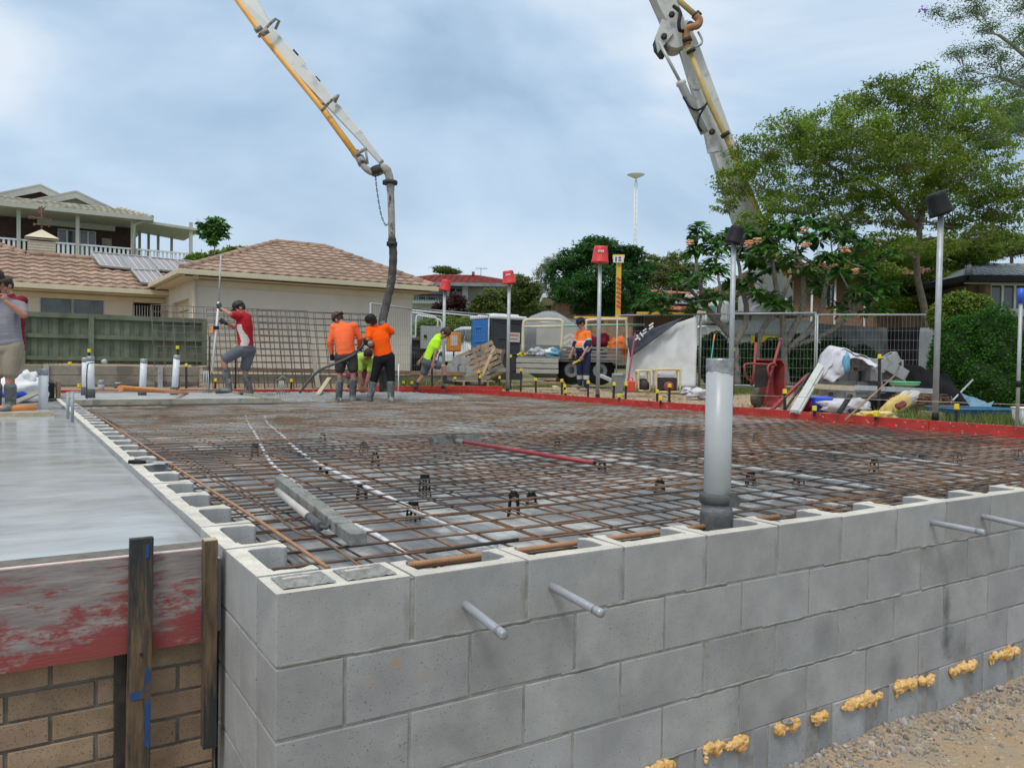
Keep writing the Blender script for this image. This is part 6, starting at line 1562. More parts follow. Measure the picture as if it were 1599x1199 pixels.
mb = MB(); mb.tube(tr_([(404, 58, 15.9), (412, 48, 15.8), (421, 38, 15.8), (430, 30, 15.8), (436, 33, 15.9), (430, 46, 15.9)]), .03, 8); mb.build('hose_hook', M['crust'], Pb, world=True); mb = MB(); mb.tube(tr_([(502, 174, 15.3), (514, 160, 15.3), (523, 153, 15.3), (528, 149, 15.3), (523, 160, 15.4)]), .03, 8); mb.build('hose_hook', M['crust'], Pb, world=True); mb = MB()
mb.tube(tr_([(555, 243, 15.0), (566, 235, 15.0), (573, 232, 15.0)]), .035, 8); mb.tube(tr_([(571, 234, 15.0), (574, 256, 15.0)]), .025, 8); mb.build('end_bracket', M['crust'], Pb, world=True)
M['sticker'] = mat('yellow_sticker', (.52, .47, .24), (.60, .54, .30), scale=8, rough=.6)
ar = lambda x, y, t_=15.6: V(x, y, t_)
for (x0, y0, x1, y1, dk) in ((455, 80, 463, 89, 1), (464, 91, 473, 102, 0), (490, 122, 497, 130, 1), (498, 132, 506, 142, 0), (529, 170, 538, 183, 0)):
    ft = lambda y: float(np.interp(y, (55, 143, 210), (16.2, 15.7, 15.3)))-float(np.interp(y, (55, 143, 210), (.13, .10, .08)))-.006
    a = V(x0, y0, ft(y0)); b_ = V(x1, y1, ft(y1)); d = (b_-a).normalized(); s_ = d.cross(Vector(_f)).normalized()*-.062
    mb = MB(); mb.prism([a-s_, b_-s_, b_+s_, a+s_], Vector(_f)*.012); mb.build('sticker', M['black' if dk else 'sticker'], Pb, world=True)
# end elbow, hose and chain
mb = MB(); mb.tube(smooth_path(tr_([(590, 267, 15.0), (599, 263, 15.0), (606, 270, 15.0), (609, 284, 15.0), (610, 300, 15.0), (611, 330, 15.0), (612, 372, 15.0)]), 6), [.085]*12+[.075]*12+[.065]*13, 14); mb.build('end_elbow', M['crust'], Pb, world=True)
for pq, r_c in ((((609, 283, 15.0), (609, 288, 15.0)), .14), (((587, 261, 15.0), (591, 272, 15.0)), .12), (((612, 378, 15.0), (612, 384, 15.0)), .10)): mb = MB(); mb.tube(tr_(pq), r_c, 14); mb.build('pipe_clamp', M['blackm'], Pb, world=True)
mb = MB(); P = smooth_path(tr_([(612, 372, 15.0), (614, 400, 15.0), (611, 440, 14.9), (602, 480, 14.7), (597, 505, 14.5), (597, 540, 14.3), (598, 575, 14.2), (599, 612, 14.2)]), 8); mb.tube(P, [.075+.003*math.sin(i*2.1) for i in range(len(P))], 14); mb.build('end_hose', M['hose'], Pb, world=True)
P = smooth_path(tr_([(586, 272, 15.0), (589, 300, 15.0), (595, 335, 15.0), (603, 353, 15.0), (608, 345, 15.0), (609, 300, 14.9)]), 10); mb = MB(); acc = 0; k = 0
Q = [P[0]]
for p in P[1:]:
    while (p-Q[-1]).length > .055: Q.append(Q[-1]+(p-Q[-1]).normalized()*.055)
for k in range(len(Q)-1):
    a, b_ = Q[k], Q[k+1]; d = (b_-a).normalized(); s_ = d.cross(Vector((_f if k % 2 else _r))).normalized()*.016
    mb.tube([a-s_*.6, a-d*.006, a+s_*.6, b_+s_*.6, b_+d*.006, b_-s_*.6], .006, 5, closed=True)
mb.build('chain', M['blackm'], Pb, world=True)
# pump truck behind the fence (mostly hidden by trees)
Tk = thing('pump_truck', 'white and yellow concrete pump truck parked behind the frangipani trees', 'truck', B(1175, 27.5, .2), CRZ)
b0 = B(1175, 27.5, .2)
def lj(px, py, t=27.5):
    w_ = V(px, py, t)-b0; c, s_ = math.cos(-CRZ), math.sin(-CRZ); return Vector((w_.x*c-w_.y*s_, w_.x*s_+w_.y*c, w_.z))
mb = MB(); a = lj(1105, 508); c = lj(1380, 540); mb.box(((a.x+c.x)/2, .8, (a.z+c.z)/2), (c.x-a.x, 1.6, abs(a.z-c.z))); mb.build('side_panel', M['boomw'], Tk, bevel=.03)
mb = MB(); a = lj(1172, 516); c = lj(1212, 540); mb.box(((a.x+c.x)/2, -.03, (a.z+c.z)/2), (c.x-a.x, .06, abs(a.z-c.z))); mb.build('yellow_panel', M['yellow'], Tk)
mb = MB(); a = lj(1100, 470); c = lj(1138, 505); mb.box(((a.x+c.x)/2, .8, (a.z+c.z)/2), (c.x-a.x, 1.9, abs(a.z-c.z))); mb.build('cab', M['white'], Tk, bevel=.12)
mb = MB(); a = lj(1102, 478); c = lj(1115, 500); mb.box(((a.x+c.x)/2, -.16, (a.z+c.z)/2), (c.x-a.x, .03, abs(a.z-c.z))); mb.build('cab_window', mat('teal_glass', (.12, .30, .28), (.16, .36, .33), rough=.2), Tk)
mb = MB(); a = lj(1172, 474); c = lj(1215, 503)
mb.prism([(a.x, 0, c.z), (a.x+.1, 0, a.z-.1), (a.x+.35, 0, a.z), (c.x-.3, 0, a.z), (c.x, 0, c.z)], (0, 1.2, 0)); mb.build('hopper', M['boomw'], Tk, bevel=.03)
mb = MB(); a = lj(1145, 486); c = lj(1270, 494); mb.box(((a.x+c.x)/2, .7, (a.z+c.z)/2), (c.x-a.x, 1.9, abs(a.z-c.z))); mb.box(((a.x+c.x)/2, .7, a.z-.55), (c.x-a.x, 1.6, .5)); mb.build('deck', M['galv'], Tk, bevel=.02)
for k, px in enumerate((1120, 1240, 1290)):
    p = lj(px, 560); mb = MB(); R_ = rot_to((0, 1, 0)); mb.lathe([(.2, -.1), (.48, -.1), (.52, -.05), (.52, .2), (.48, .25), (.2, .25)], (p.x, .1, .5), 24, rot=R_); mb.build('wheel', M['black'], Tk)
mb = MB(); mb.box((lj(1192, 440).x, .9, 2.2), (1.0, 1.0, 1.6)); mb.build('boom_pedestal', M['boomw'], Tk, bevel=.08)
# lattice mast with a disc far away
Ms = thing('tower', 'distant thin mast with a flat round top above the trees', 'tower', B(991, 260, 8))
mb = MB(); k = 260/FPX
c = lambda px, py: V(px, py, 260)
for dx in (-3, 3): mb.tube([c(991+dx*.8, 470), c(993+dx*.6, 284)], .16, 5)
for i in range(22):
    y = 470-8.4*i; mb.tube([c(988.8+.08*i, y), c(994-.02*i, y-8)], .06, 4); mb.tube([c(994-.02*i, y), c(988.8+.08*i, y-8)], .06, 4)
mb.tube([c(993, 284), c(993, 276)], .3, 8); mb.build('mast', M['white'], Ms, world=True)
mb = MB(); mb.lathe([(.5, -1.2), (14*k, -.05), (14*k, .05), (.3, .5), (.001, .8)], c(993, 273), 28); mb.build('disc', M['white'], Ms, world=True)
# ------------------------------------------------------------------ things on the far side of the slab
def fr(px, t, z0):
    """root point and local picture-frame mapper: l(px,py,d) -> x right, y away, z up"""
    b = B(px, t, z0)
    def l(x, y, d=0.0):
        w_ = V(x, y, t)-b; c, s_ = math.cos(-CRZ), math.sin(-CRZ)
        return Vector((w_.x*c-w_.y*s_, w_.x*s_+w_.y*c+d, w_.z))
    return b, l
def bx(mb, l, x0, y0, x1, y1, d0, d1, mi=0, tone=1.0):
    a, c = l(x0, y0), l(x1, y1); mb.box(((a.x+c.x)/2, (d0+d1)/2, (a.z+c.z)/2), (abs(c.x-a.x), d1-d0, abs(a.z-c.z)), None, mi, tone)
# portable toilet
b, l = fr(788, 25.5, .1)
T = thing('portable_toilet', 'blue and charcoal portable toilet with white roof behind the pallets', 'toilet', b, CRZ+R(36))
h = l(791, 497).z
M['tblue'] = mat('toilet_blue', (.012, .17, .55), (.02, .21, .62), rough=.45); M['tchar'] = mat('toilet_charcoal', (.045, .048, .055), (.065, .068, .075), rough=.5)
W_ = 1.15
mb = MB(); mb.box((.12, .55, h/2), (W_*1.0, W_, h-.06)); 
for k in range(4): mb.box((.14, -.035, .35+k*.5), (.85, .03, .03))
mb.build('side_shell', M['tchar'], T, bevel=.03)
mb = MB(); mb.box((-.52, .55, h/2), (.10, W_*1.02, h-.12)); mb.build('corner_post', M['tchar'], T, bevel=.02)
mb = MB(); mb.box((-.60, .50, h/2), (.05, .95, h-.14)); mb.box((-.64, .5, h*.62), (.03, .7, .04)); mb.box((-.64, .5, h*.52), (.03, .7, .03)); mb.box((-.64, .6, h-.3), (.03, .3, .06)); mb.build('door', M['tblue'], T, bevel=.015)
mb = MB(); mb.box((.10, .55, h+.02), (W_*1.22, W_*1.12, .12)); mb.box((.1, .55, h+.10), (W_*.9, W_*.8, .08)); mb.build('roof', M['white'], T, bevel=.04)
mb = MB(); mb.box((.28, -.055, h*.70), (.50, .01, .30)); o = mb.build('sign', M['paper'], T)
M['signred'] = mat('sign_red_print', (.55, .05, .05)); mb = MB()
for k in range(5): mb.box((.15+k*.075, -.064, h*.735), (.05, .004, .055))
for k in range(7): mb.box((.12+k*.052, -.064, h*.672), (.034, .004, .035), tone=.5)
o2 = mb.build('lettering', M['signred'], o)
# portable shelter / tarp behind it
b, l = fr(860, 27, .1); mb = MB()
mb.blob((0, .8, l(860, 488).z*.52), (1.55, .8, l(860, 488).z*.50), 5, .12, 3, fr=1.2); o = mb.build('tarp_heap', M['plastwrap']); o.location = b; o.rotation_euler.z = CRZ; tag(o, 'tall load wrapped in grey plastic between toilet and tray truck', 'wrapped load')
# white dual-cab utility
b, l = fr(708, 33.5, .35)
U_ = thing('parked_ute', 'white dual cab utility vehicle parked nose left behind the orange box', 'vehicle', b, CRZ-R(64))
M['carw'] = mat('white_car_paint', (.70, .71, .71), (.74, .75, .75), rough=.25, spec=.6)
s_ = 1.0
prof = [(-2.3, .35), (-2.35, .85), (-2.2, 1.0), (-1.15, 1.12), (-.35, 1.72), (.35, 1.80), (1.6, 1.76), (2.45, 1.70), (2.62, 1.05), (2.62, .42), (2.05, .38), (1.95, .62), (1.65, .82), (1.30, .66), (1.18, .36), (-1.1, .34), (-1.2, .62), (-1.5, .80), (-1.8, .64), (-1.92, .36)]
mb = MB(); n = len(prof)
# tumblehome: cabin narrower than the doors
vs = [Vector((x, (-.0 if z < 1.1 else .14), z)) for x, z in prof]+[Vector((x, (1.8 if z < 1.1 else 1.66), z)) for x, z in prof]
fs = [[i, (i+1) % n, n+(i+1) % n, n+i] for i in range(n)]+[list(range(n))[::-1], [n+i for i in range(n)]]
mb.add(vs, fs); o = mb.build('body', M['carw'], U_, bevel=.05, seg=3)
mb = MB(); mb.prism([(-1.02, .02, 1.14), (-.38, .10, 1.62), (.12, .115, 1.66), (.12, .02, 1.14)], (0, -.02, 0)); mb.prism([(.22, .02, 1.14), (.22, .115, 1.67), (.95, .115, 1.67), (.95, .02, 1.14)], (0, -.02, 0)); mb.prism([(1.1, .02, 1.2), (1.1, .105, 1.66), (2.35, .10, 1.62), (2.45, .02, 1.2)], (0, -.02, 0)); mb.build('side_windows', M['glass'], U_)
for x in (-1.5, 1.62):
    for y in (.1, 1.7):
        mb = MB(); mb.lathe([(.12, -.11), (.33, -.12), (.38, -.08), (.39, .05), (.36, .10)], (x, y, .38), 24, rot=rot_to((0, 1, 0))); w_ = mb.build('wheel', M['black'], U_); 
        if y < 1:
            mb = MB(); mb.lathe([(.02, -.13), (.22, -.125), (.24, -.10)], (x, y, .38), 10, rot=rot_to((0, 1, 0))); mb.build('rim', M['galv'], w_)
mb = MB(); mb.prism([(2.42, -.02, 1.18), (2.60, -.02, 1.15), (2.60, -.02, .92), (2.5, -.02, .90)], (0, .06, 0)); mb.build('tail_light', mat('tail_light_red', (.35, .01, .015), rough=.3), U_)
mb = MB()
for x in (.0, .98): mb.box((x, -.02, 1.02), (.16, .03, .03))
mb.build('door_handles', M['galv'], U_)
# orange box on a post
b, l = fr(728, 24.2, .1)
T = thing('orange_cabinet', 'orange site cabinet with paper notices on a thin post', 'cabinet', b, CRZ+R(10))
M['cabor'] = mat('cabinet_orange', (.80, .28, .015), (.86, .33, .03), rough=.45)
mb = MB(); bx(mb, l, 699, 520, 720, 549, .02, .4); bx(mb, l, 702, 519, 717.5, 548, -.03, .1); mb.build('box', M['cabor'], T, bevel=.02)
mb = MB(); bx(mb, l, 704, 524, 714, 540, -.045, -.03); mb.build('paper_notice', M['paper'], T)
mb = MB(); a = l(709, 549); mb.tube([(a.x, .1, 0), (a.x, .1, a.z)], .025, 8); mb.build('post', M['blackm'], T)
# dark truck behind the fence at left with a grey door
b, l = fr(668, 27, .15)
T = thing('service_truck', 'dark tray truck with open pale grey panel door beside the garage end', 'truck', b, CRZ)
mb = MB(); bx(mb, l, 657, 509, 688, 545, .0, .06); mb.build('panel_door', mat('panel_grey', (.36, .38, .38), (.42, .44, .44), rough=.6), T, bevel=.01)
mb = MB(); mb.box((l(664.5, 525).x, -.02, l(664, 525).z), (.09, .05, .09)); mb.build('lock', M['black'], T)
mb = MB(); bx(mb, l, 636, 530, 662, 552, .2, 2.0); bx(mb, l, 636, 527, 672, 531, .1, 2.1, 0, 3); mb.build('chassis', M['blackm'], T)
mb = MB(); a = l(648, 556); mb.lathe([(.2, -.12), (.42, -.12), (.46, .0), (.42, .12)], (a.x, .15, .46), 20, rot=rot_to((0, 1, 0))); mb.build('wheel', M['black'], T)
mb = MB()
for y in (0, 1.5): mb.tube(smooth_path([l(640, 530, y), l(642, 492, y), l(650, 489, y), l(676, 494, y), l(683, 500, y), l(683, 512, y)], 5), .03, 8)
mb.build('rack_rails', M['white'], T)
mb = MB(); mb.tube([l(640, 484, 0), l(762, 496, 0)], .025, 8); mb.tube([l(645, 489, .1), l(690, 494, .1)], .02, 8); mb.build('ladder_rail', M['white'], T)
# stacks of grey blocks beside the pallets
def cblock(mb, c, rz, tone, up=False):
    """a two core block lying or standing"""
    Mx = Euler((R(90) if up else 0, 0, rz)).to_matrix()
    c = Vector(c)
    for x in (-.18, 0, .18): mb.box(c+Mx @ Vector((x, 0, 0)), (.032, .19, .19), Mx, 0, tone)
    for y in (-.08, .08): mb.box(c+Mx @ Vector((0, y, 0)), (.36, .03, .19), Mx, 0, tone)
def block_thing(c, rz, label, group, up=False, tone=1.0):
    mb = MB(); cblock(mb, (0, 0, 0), 0, tone, up); o = mb.build('loose_block', M['block'], bevel=.005); o.location = c; o.rotation_euler.z = rz; return tag(o, label, 'concrete block', group)
proto_b = {}
def put_block(c, rot, label, group, up=False):
    if up not in proto_b:
        mb = MB(); cblock(mb, (0, 0, 0), 0, 1.0, up); o = mb.build('loose_block', M['block'], bevel=.005); proto_b[up] = o
    else: o = proto_b[up].copy(); col.objects.link(o)
    o.location = c; o.rotation_euler = rot; return tag(o, label, 'concrete block', group)
gb = 'grey blocks stacked by the pallets'
for i, (px, py, rz, up, lab) in enumerate(((683, 593, .2, True, 'bottom left block by the pallets with its core showing'), (704, 591, 0, False, 'bottom middle block of the stack by the pallets'), (722, 591, 0, False, 'bottom right block of the stack by the pallets'),
        (680, 576, .1, False, 'upper left block of the stack by the pallets'), (697, 576, 0, False, 'upper block second from left by the pallets'), (711, 575, 1.45, True, 'upper block by the pallets with a square core facing out'), (726, 577, .15, False, 'upper right block of the stack by the pallets'), (718, 563, .05, False, 'single flat block on top of the stack by the pallets'))):
    t = 21.2; z = V(px, py, t).z
    put_block(V(px, py, t), (0, 0, CRZ+rz+(R(0))), lab, gb, up)
# pallets
def pallet(b, rot, label, group, w_=1.15, d_=1.1):
    T = thing('pallet', label, 'pallet', b, 0, group); T.rotation_euler = rot
    mb = MB(); n = 7
    for k in range(n): mb.box((0, -d_/2+d_*(k+.5)/n, .12), (w_, .095, .018), tone=U(.8, 1.15))
    mb.build('top_boards', M['palletw'], T)
    mb = MB()
    for k in range(3): mb.box((-w_/2+.04+(w_-.08)*k/2, 0, .06), (.045, d_, .10), tone=U(.8, 1.1))
    mb.build('bearers', M['palletw'], T)
    mb = MB()
    for y in (-d_/2+.05, 0, d_/2-.05): mb.box((0, y, 0), (w_, .095, .018), tone=U(.8, 1.1))
    mb.build('bottom_boards', M['palletw'], T); return T
gp = 'timber pallets leaning together'
p = V(751, 569, 22.4); pallet(p, (R(80), R(-24), CRZ+R(14)), 'timber pallet tilted to the left in front of the toilet', gp, 1.1, 1.0)
p = V(764, 572, 22.9); pallet(p, (R(86), R(8), CRZ-R(42)), 'upright timber pallet against the blue toilet door', gp, 1.0, 1.1)
p = B(722, 20.6, .06); pallet(p, (0, 0, CRZ+R(8)), 'flat orange brown pallet lying under the grey blocks', gp, 1.3, .9)
plank('loose_plank', B(762, 21.5, .0), V(735, 583, 21.5)+Vector((0, 0, .75)), .10, .03, M['palletw'], 'plank propped diagonally against the pallets')
plank('loose_plank', B(745, 21.2, .02), V(771, 545, 22), .10, .03, M['palletw'], 'grey plank propped steeply across both pallets')
plank('bench_plank', V(762, 577.5, 21.5), V(798, 577.5, 21.5), .22, .10, M['sleeper'], 'grey sleeper bench plank between toilet and pole')
# tray truck with open side
b, l = fr(890, 23.0, .05)
T = thing('tray_truck', 'grey flat tray truck with open side and offcuts behind the worker in navy', 'truck', b, CRZ)
M['alu'] = mat('weathered_aluminium', (.17, .175, .165), (.25, .255, .24), scale=4, rough=.55, metal=.2, stretch=(1, 1, 4)); M['alup'] = mat('pale_weathered_side', (.36, .34, .29), (.46, .44, .38), scale=3, rough=.7, stretch=(.6, 1, 4), c3=(.25, .24, .21), s3=3)
mb = MB(); bx(mb, l, 869, 562, 971, 566, .0, 2.2); bx(mb, l, 875, 566, 965, 570, .3, 1.9); mb.build('tray_floor', M['alu'], T)
mb = MB()
for k in range(4): a = 541+k*5.6; bx(mb, l, 873, a, 971, a+5.2, -.03+(.01 if k % 2 else 0), .02, 0, U(.9, 1.1))
mb.build('drop_side', M['alu'], T, bevel=.008)
mb = MB()
for k in range(3): a = 560+k*8; bx(mb, l, 806, a-.5, 870, a+7.3, -.62-(.012 if k % 2 else 0), -.58, 0, U(.92, 1.1))
mb.build('lowered_side', M['alup'], T, bevel=.01)
mb = MB(); bx(mb, l, 812, 538, 873, 561, -.05, .02); mb.build('front_side', M['alu'], T, bevel=.01)
mb = MB(); bx(mb, l, 808, 556, 872, 561, -.6, 1.2); mb.build('load_floor', M['alu'], T)
mb = MB()
mb.tube(smooth_path([l(816, 553, -.4), l(817, 510, -.4), l(820, 502, -.4), l(828, 500.5, -.4), l(868, 500.5, -.4), l(876, 503, -.4), l(877, 510, -.4), l(875, 548, -.4)], 5), .045, 8); mb.tube([l(818, 511, -.4), l(876, 511, -.4)], .035, 8)
mb.tube(smooth_path([l(915, 545, .0), l(915, 508, 0), l(920, 500, 0), l(970, 499, 0), l(978, 503, 0), l(979, 545, 0)], 5), .04, 8)
mb.build('rack_hoops', M['fascia'], T)
mb = MB(); mb.tube([l(848, 508, .3), l(1010, 506.5, .3)], .035, 8); mb.build('green_tube', mat('green_tube', (.22, .42, .30), (.27, .48, .36), rough=.5), T)
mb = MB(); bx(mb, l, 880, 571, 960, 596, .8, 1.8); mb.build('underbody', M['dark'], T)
for px in (893, 938):
    a = l(px, 590); mb = MB(); mb.lathe([(.15, -.12), (.36, -.13), (.43, -.06), (.43, .08), (.38, .14)], (a.x, .35, .44), 24, rot=rot_to((0, 1, 0))); w_ = mb.build('wheel', M['black'], T); mb = MB(); mb.lathe([(.02, -.10), (.2, -.14), (.22, -.12)], (a.x, .35, .44), 12, rot=rot_to((0, 1, 0))); mb.build('rim', M['galv'], w_)
# offcuts in the tray
M['rubb'] = mat('mixed_rubbish', (.45, .48, .50), (.22, .24, .28), scale=9, rough=.8, c3=(.62, .60, .55), s3=6, p3=(.5, .58), bump=.01, bscale=20)
for i, (px, py, r, m_, lab) in enumerate(((838, 551, .17, 'rubb', 'crumpled grey bag left in the open tray'), (850, 553, .16, 'rubb', 'crumpled pale bag middle of the open tray'), (865, 551, .15, 'litebl', 'light blue bag at the right end of the open tray'), (816, 554, .09, 'yellow', 'yellow scrap at the left end of the open tray'), (857, 550, .14, 'white', 'white bag behind the light blue one'))):
    if m_ == 'litebl': M['litebl'] = mat('light_blue_plastic', (.12, .36, .52), (.2, .45, .6), rough=.5)
    mb = MB(); mb.blob((0, 0, 0), (r*1.5, r, r*.8), i+20, .45, 3, fr=2.2); o = mb.build('rubbish_bag', M[m_]); o.location = V(px, py, 22.7); tag(o, lab, 'bag')
for i, (px, py, r, m_, lab) in enumerate(((936, 537, .32, 'c_maroon', 'maroon bundle on the tray behind the middle pole'), (966, 540, .26, 'c_org2', 'orange cloth hanging over the right end of the tray'), (950, 541, .16, 'yellow', 'yellow item on the tray near the right end'))):
    mb = MB(); mb.blob((0, 0, 0), (r*1.3, r*.8, r*.9), i+40, .35, 3, fr=1.8); o = mb.build('bundle', M[m_]); o.location = V(px, py, 23.6); tag(o, lab, 'bundle')
# white wrapped boards standing behind tray, chevron board
b, l = fr(865, 25, .1); mb = MB(); bx(mb, l, 838, 503, 900, 545, .0, .1); o = mb.build('pale_board', mat('pale_fibre_board', (.38, .36, .32), (.48, .46, .42), scale=2, rough=.85)); o.location = b; o.rotation_euler.z = CRZ; tag(o, 'large pale board standing behind the tray truck', 'board')
mb = MB()
for k in range(4):
    for s_ in (-1, 1): a = l(890, 513+k*9); mb.bar(a+Vector((0, -.03, 0)), a+Vector((s_*.22, -.03, -.14)), .02, .07, up=(0, 0, 1))
mb.build('chevron_strips', M['cream'], o)
b, l = fr(960, 25.5, .1); mb = MB(); bx(mb, l, 925, 505, 985, 545, 0, .05); o = mb.build('ply_board', M['timberb']); o.location = b; o.rotation_euler.z = CRZ; tag(o, 'brown plywood board behind the maroon bundle', 'board')
# yellow outrigger gear with striped post
b, l = fr(968, 26, .1)
T = thing('yellow_stand', 'yellow steel frame with a red and white striped post and number board on top', 'stand', b, CRZ)
M['yel_st'] = mat('yellow_steel', (.72, .42, .03), (.80, .48, .05), scale=4, rough=.5)
mb = MB(); bx(mb, l, 897, 494, 980, 499, 0, .3); bx(mb, l, 944, 499, 949, 545, .1, .25); bx(mb, l, 963, 408, 969, 497, .05, .20); bx(mb, l, 957, 398, 975, 404, .02, .2); mb.build('frame', M['yel_st'], T, bevel=.01)
mb = MB()
for k in range(7): a = l(966, 436+k*7); mb.box((a.x, .045, a.z), (.15, .03, .07), (0, .5, 0))
mb.build('red_bands', mat('red_band', (.60, .10, .06), rough=.5), T)
mb = MB(); bx(mb, l, 957, 400, 973, 411, -.03, .0); mb.build('number_board', M['white'], T)
mb = MB(); bx(mb, l, 960, 402, 962, 409, -.045, -.03); bx(mb, l, 965, 402, 969, 404, -.045, -.03); bx(mb, l, 965, 406, 969, 408, -.045, -.03); mb.build('number_marks', M['c_dred'], T)
mb = MB(); bx(mb, l, 995, 487, 1100, 492, 0, .2); mb.build('side_beam', M['yel_st'], T)
# fuel can, small generator, compactor roll frame, grey canister
b = PZ(985, 612, .0); b, l = fr(985, 17.2, .0)
T = thing('fuel_can', 'red plastic fuel can on the dirt under the banner', 'fuel can', b, CRZ)
mb = MB(); bx(mb, l, 979, 594, 991, 612, -.08, .1); mb.build('body', mat('fuel_red', (.60, .06, .03), (.66, .08, .04), rough=.4), T, bevel=.03); mb = MB(); mb.tube([l(982, 594), l(982, 590), l(987, 589), l(988, 594)], .013, 8); mb.build('handle', M['redp'], T)
T = thing('spade', 'spade with long dark red handle leaning on the banner by the fuel can', 'spade', b, CRZ)
mb = MB(); mb.tube([l(980, 610, .15), l(1012, 515, 1.8)], .02, 8); mb.build('handle', M['redtube'], T)
b, l = fr(967, 16.6, .0); T = thing('steel_canister', 'battered grey steel box with shiny lid by the middle pole', 'box', b, CRZ+.2)
mb = MB(); bx(mb, l, 958, 586, 972, 614, -.05, .15); mb.build('body', M['alu'], T, bevel=.01); mb = MB(); bx(mb, l, 959, 583, 972, 586.5, -.06, .16); mb.build('lid', M['galv'], T, bevel=.01)
plank('grey_channel', V(937, 586, 17), V(960, 596, 16.8), .12, .06, M['galv'], 'grey metal channel lying against the battered steel box')
M['frame_y'] = mat('pale_yellow_tube', (.58, .46, .24), (.66, .54, .30), rough=.5)
def machine(px0, px1, pyt, pyb, t, label, parts_):
    b, l = fr((px0+px1)/2, t, .0); T = thing('site_machine', label, 'machine', b, CRZ)
    mb = MB()
    for d in (0, .35):
        mb.tube(smooth_path([l(px0, pyb, d), l(px0, pyt+3, d), l(px0+1.5, pyt, d), l(px1-1.5, pyt, d), l(px1, pyt+3, d), l(px1, pyb, d)], 4), .022, 8)
    mb.tube([l(px0, pyb-1, 0), l(px1, pyb-1, 0)], .022, 8); mb.tube([l(px0, pyt+2, 0), l(px0, pyt+2, .35)], .022, 8); mb.tube([l(px1, pyt+2, 0), l(px1, pyt+2, .35)], .022, 8); mb.build('roll_frame', M['frame_y'], T)
    mb = MB(); bx(mb, l, px0+3, pyt+12, px1-4, pyb-2, .05, .3); mb.build('engine', M['blackm'], T, bevel=.03)
    mb = MB(); bx(mb, l, px0+4, pyt+5, px1-6, pyt+11, .06, .3); mb.build('fuel_tank', M['white'], T, bevel=.03)
    a = l((px0+px1)/2+1, pyb-9); mb = MB(); mb.lathe([(.001, -.08), (.07, -.08), (.11, -.04), (.12, .0)], (a.x, .04, a.z), 14, rot=rot_to((0, 1, 0))); mb.build('starter_cover', M[parts_], T)
machine(997, 1015, 579, 611, 17.4, 'small engine in a pale yellow frame right of the red fuel can', 'blackm')
machine(1025, 1062, 577, 613, 17.2, 'compactor engine with red cover in a wide pale yellow frame', 'c_dred')
T_ = thing('broom', 'broom handle with teal shaft and orange grip leaning on the fence', 'broom', B(1104, 20.5, .1)); mb = MB(); mb.tube([V(1106, 600, 20.3), V(1114, 533, 20.6)], .016, 8); mb.build('shaft', mat('teal_shaft', (.04, .36, .26), rough=.5), T_, world=True); mb = MB(); mb.tube([V(1114, 534, 20.6), V(1116, 522, 20.7)], .02, 8); mb.build('grip', M['orangep'], T_, world=True)
# wheelbarrow standing on its nose
b, l = fr(1190, 13.6, .0)
T = thing('wheelbarrow', 'battered red wheelbarrow stood up on its wheel with handles in the air', 'wheelbarrow', b, CRZ)
M['barrow'] = mat('worn_red_steel', (.28, .035, .035), (.36, .06, .055), scale=6, rough=.6, c3=(.16, .08, .06), s3=5)
mb = MB()
P0 = [l(1180, 562, .05), l(1222, 562, .05), l(1227, 570, .05), l(1226, 628, .0), l(1218, 634, .0), l(1182, 632, .0), l(1178, 570, .05)]
P1 = [l(1190, 570, .32), l(1216, 570, .32), l(1219, 576, .32), l(1217, 616, .30), l(1212, 620, .30), l(1190, 618, .30), l(1188, 576, .32)]
n = len(P0); mb.add(P0+P1, [[i, (i+1) % n, n+(i+1) % n, n+i] for i in range(n)]+[[n+i for i in range(n)]], 0, False)
o = mb.build('tray', M['barrow'], T); sm_ = o.modifiers.new('s', 'SOLIDIFY'); sm_.thickness = .012
mb = MB(); mb.tube(P0, .014, 8, closed=True); mb.build('tray_rim', M['barrow'], T)
mb = MB(); bx(mb, l, 1179, 570, 1199, 604, -.02, .03); mb.build('inner_shadow_plate', M['blackm'], T)  # black plate added as the shadow inside the tray
mb = MB(); mb.tube([l(1186, 634, -.25), l(1200, 585, -.12), l(1218, 533, .0)], .023, 8); mb.tube([l(1172, 602, -.05), l(1176, 580, -.05), l(1180, 533, -.02)], .023, 8)
mb.tube(smooth_path([l(1173, 598, -.1), l(1160, 588, -.2), l(1156, 575, -.25), l(1162, 568, -.2), l(1208, 570, -.15)], 4), .017, 8); mb.tube(smooth_path([l(1200, 598, -.2), l(1192, 585, -.3), l(1190, 575, -.3), l(1196, 568, -.25), l(1206, 568, -.15)], 4), .017, 8); mb.build('frame', M['barrow'], T)
mb = MB(); mb.tube([l(1180, 534, -.02), l(1181, 520, -.02)], .026, 8); mb.build('grip', M['black'], T); mb = MB(); mb.tube([l(1218, 534, 0), l(1220, 528, 0)], .024, 8); mb.build('grip', M['c_dred'], T)
a = l(1179, 621, -.12); M['mudt'] = mat('muddy_tyre', (.05, .042, .034), (.13, .10, .075), scale=9, rough=.95, bump=.006, bscale=30)
mb = MB(); rw = rot_to((.75, -.65, 0)); mb.lathe([(.09, -.05), (.14, -.06), (.175, -.035), (.18, 0), (.175, .035), (.14, .06), (.09, .05)], a, 22, rot=rw); mb.build('tyre', M['mudt'], T); mb = MB(); mb.lathe([(.001, -.04), (.09, -.045), (.095, .0), (.09, .045), (.001, .04)], a, 16, rot=rw); mb.build('rim', M['galv'], T)
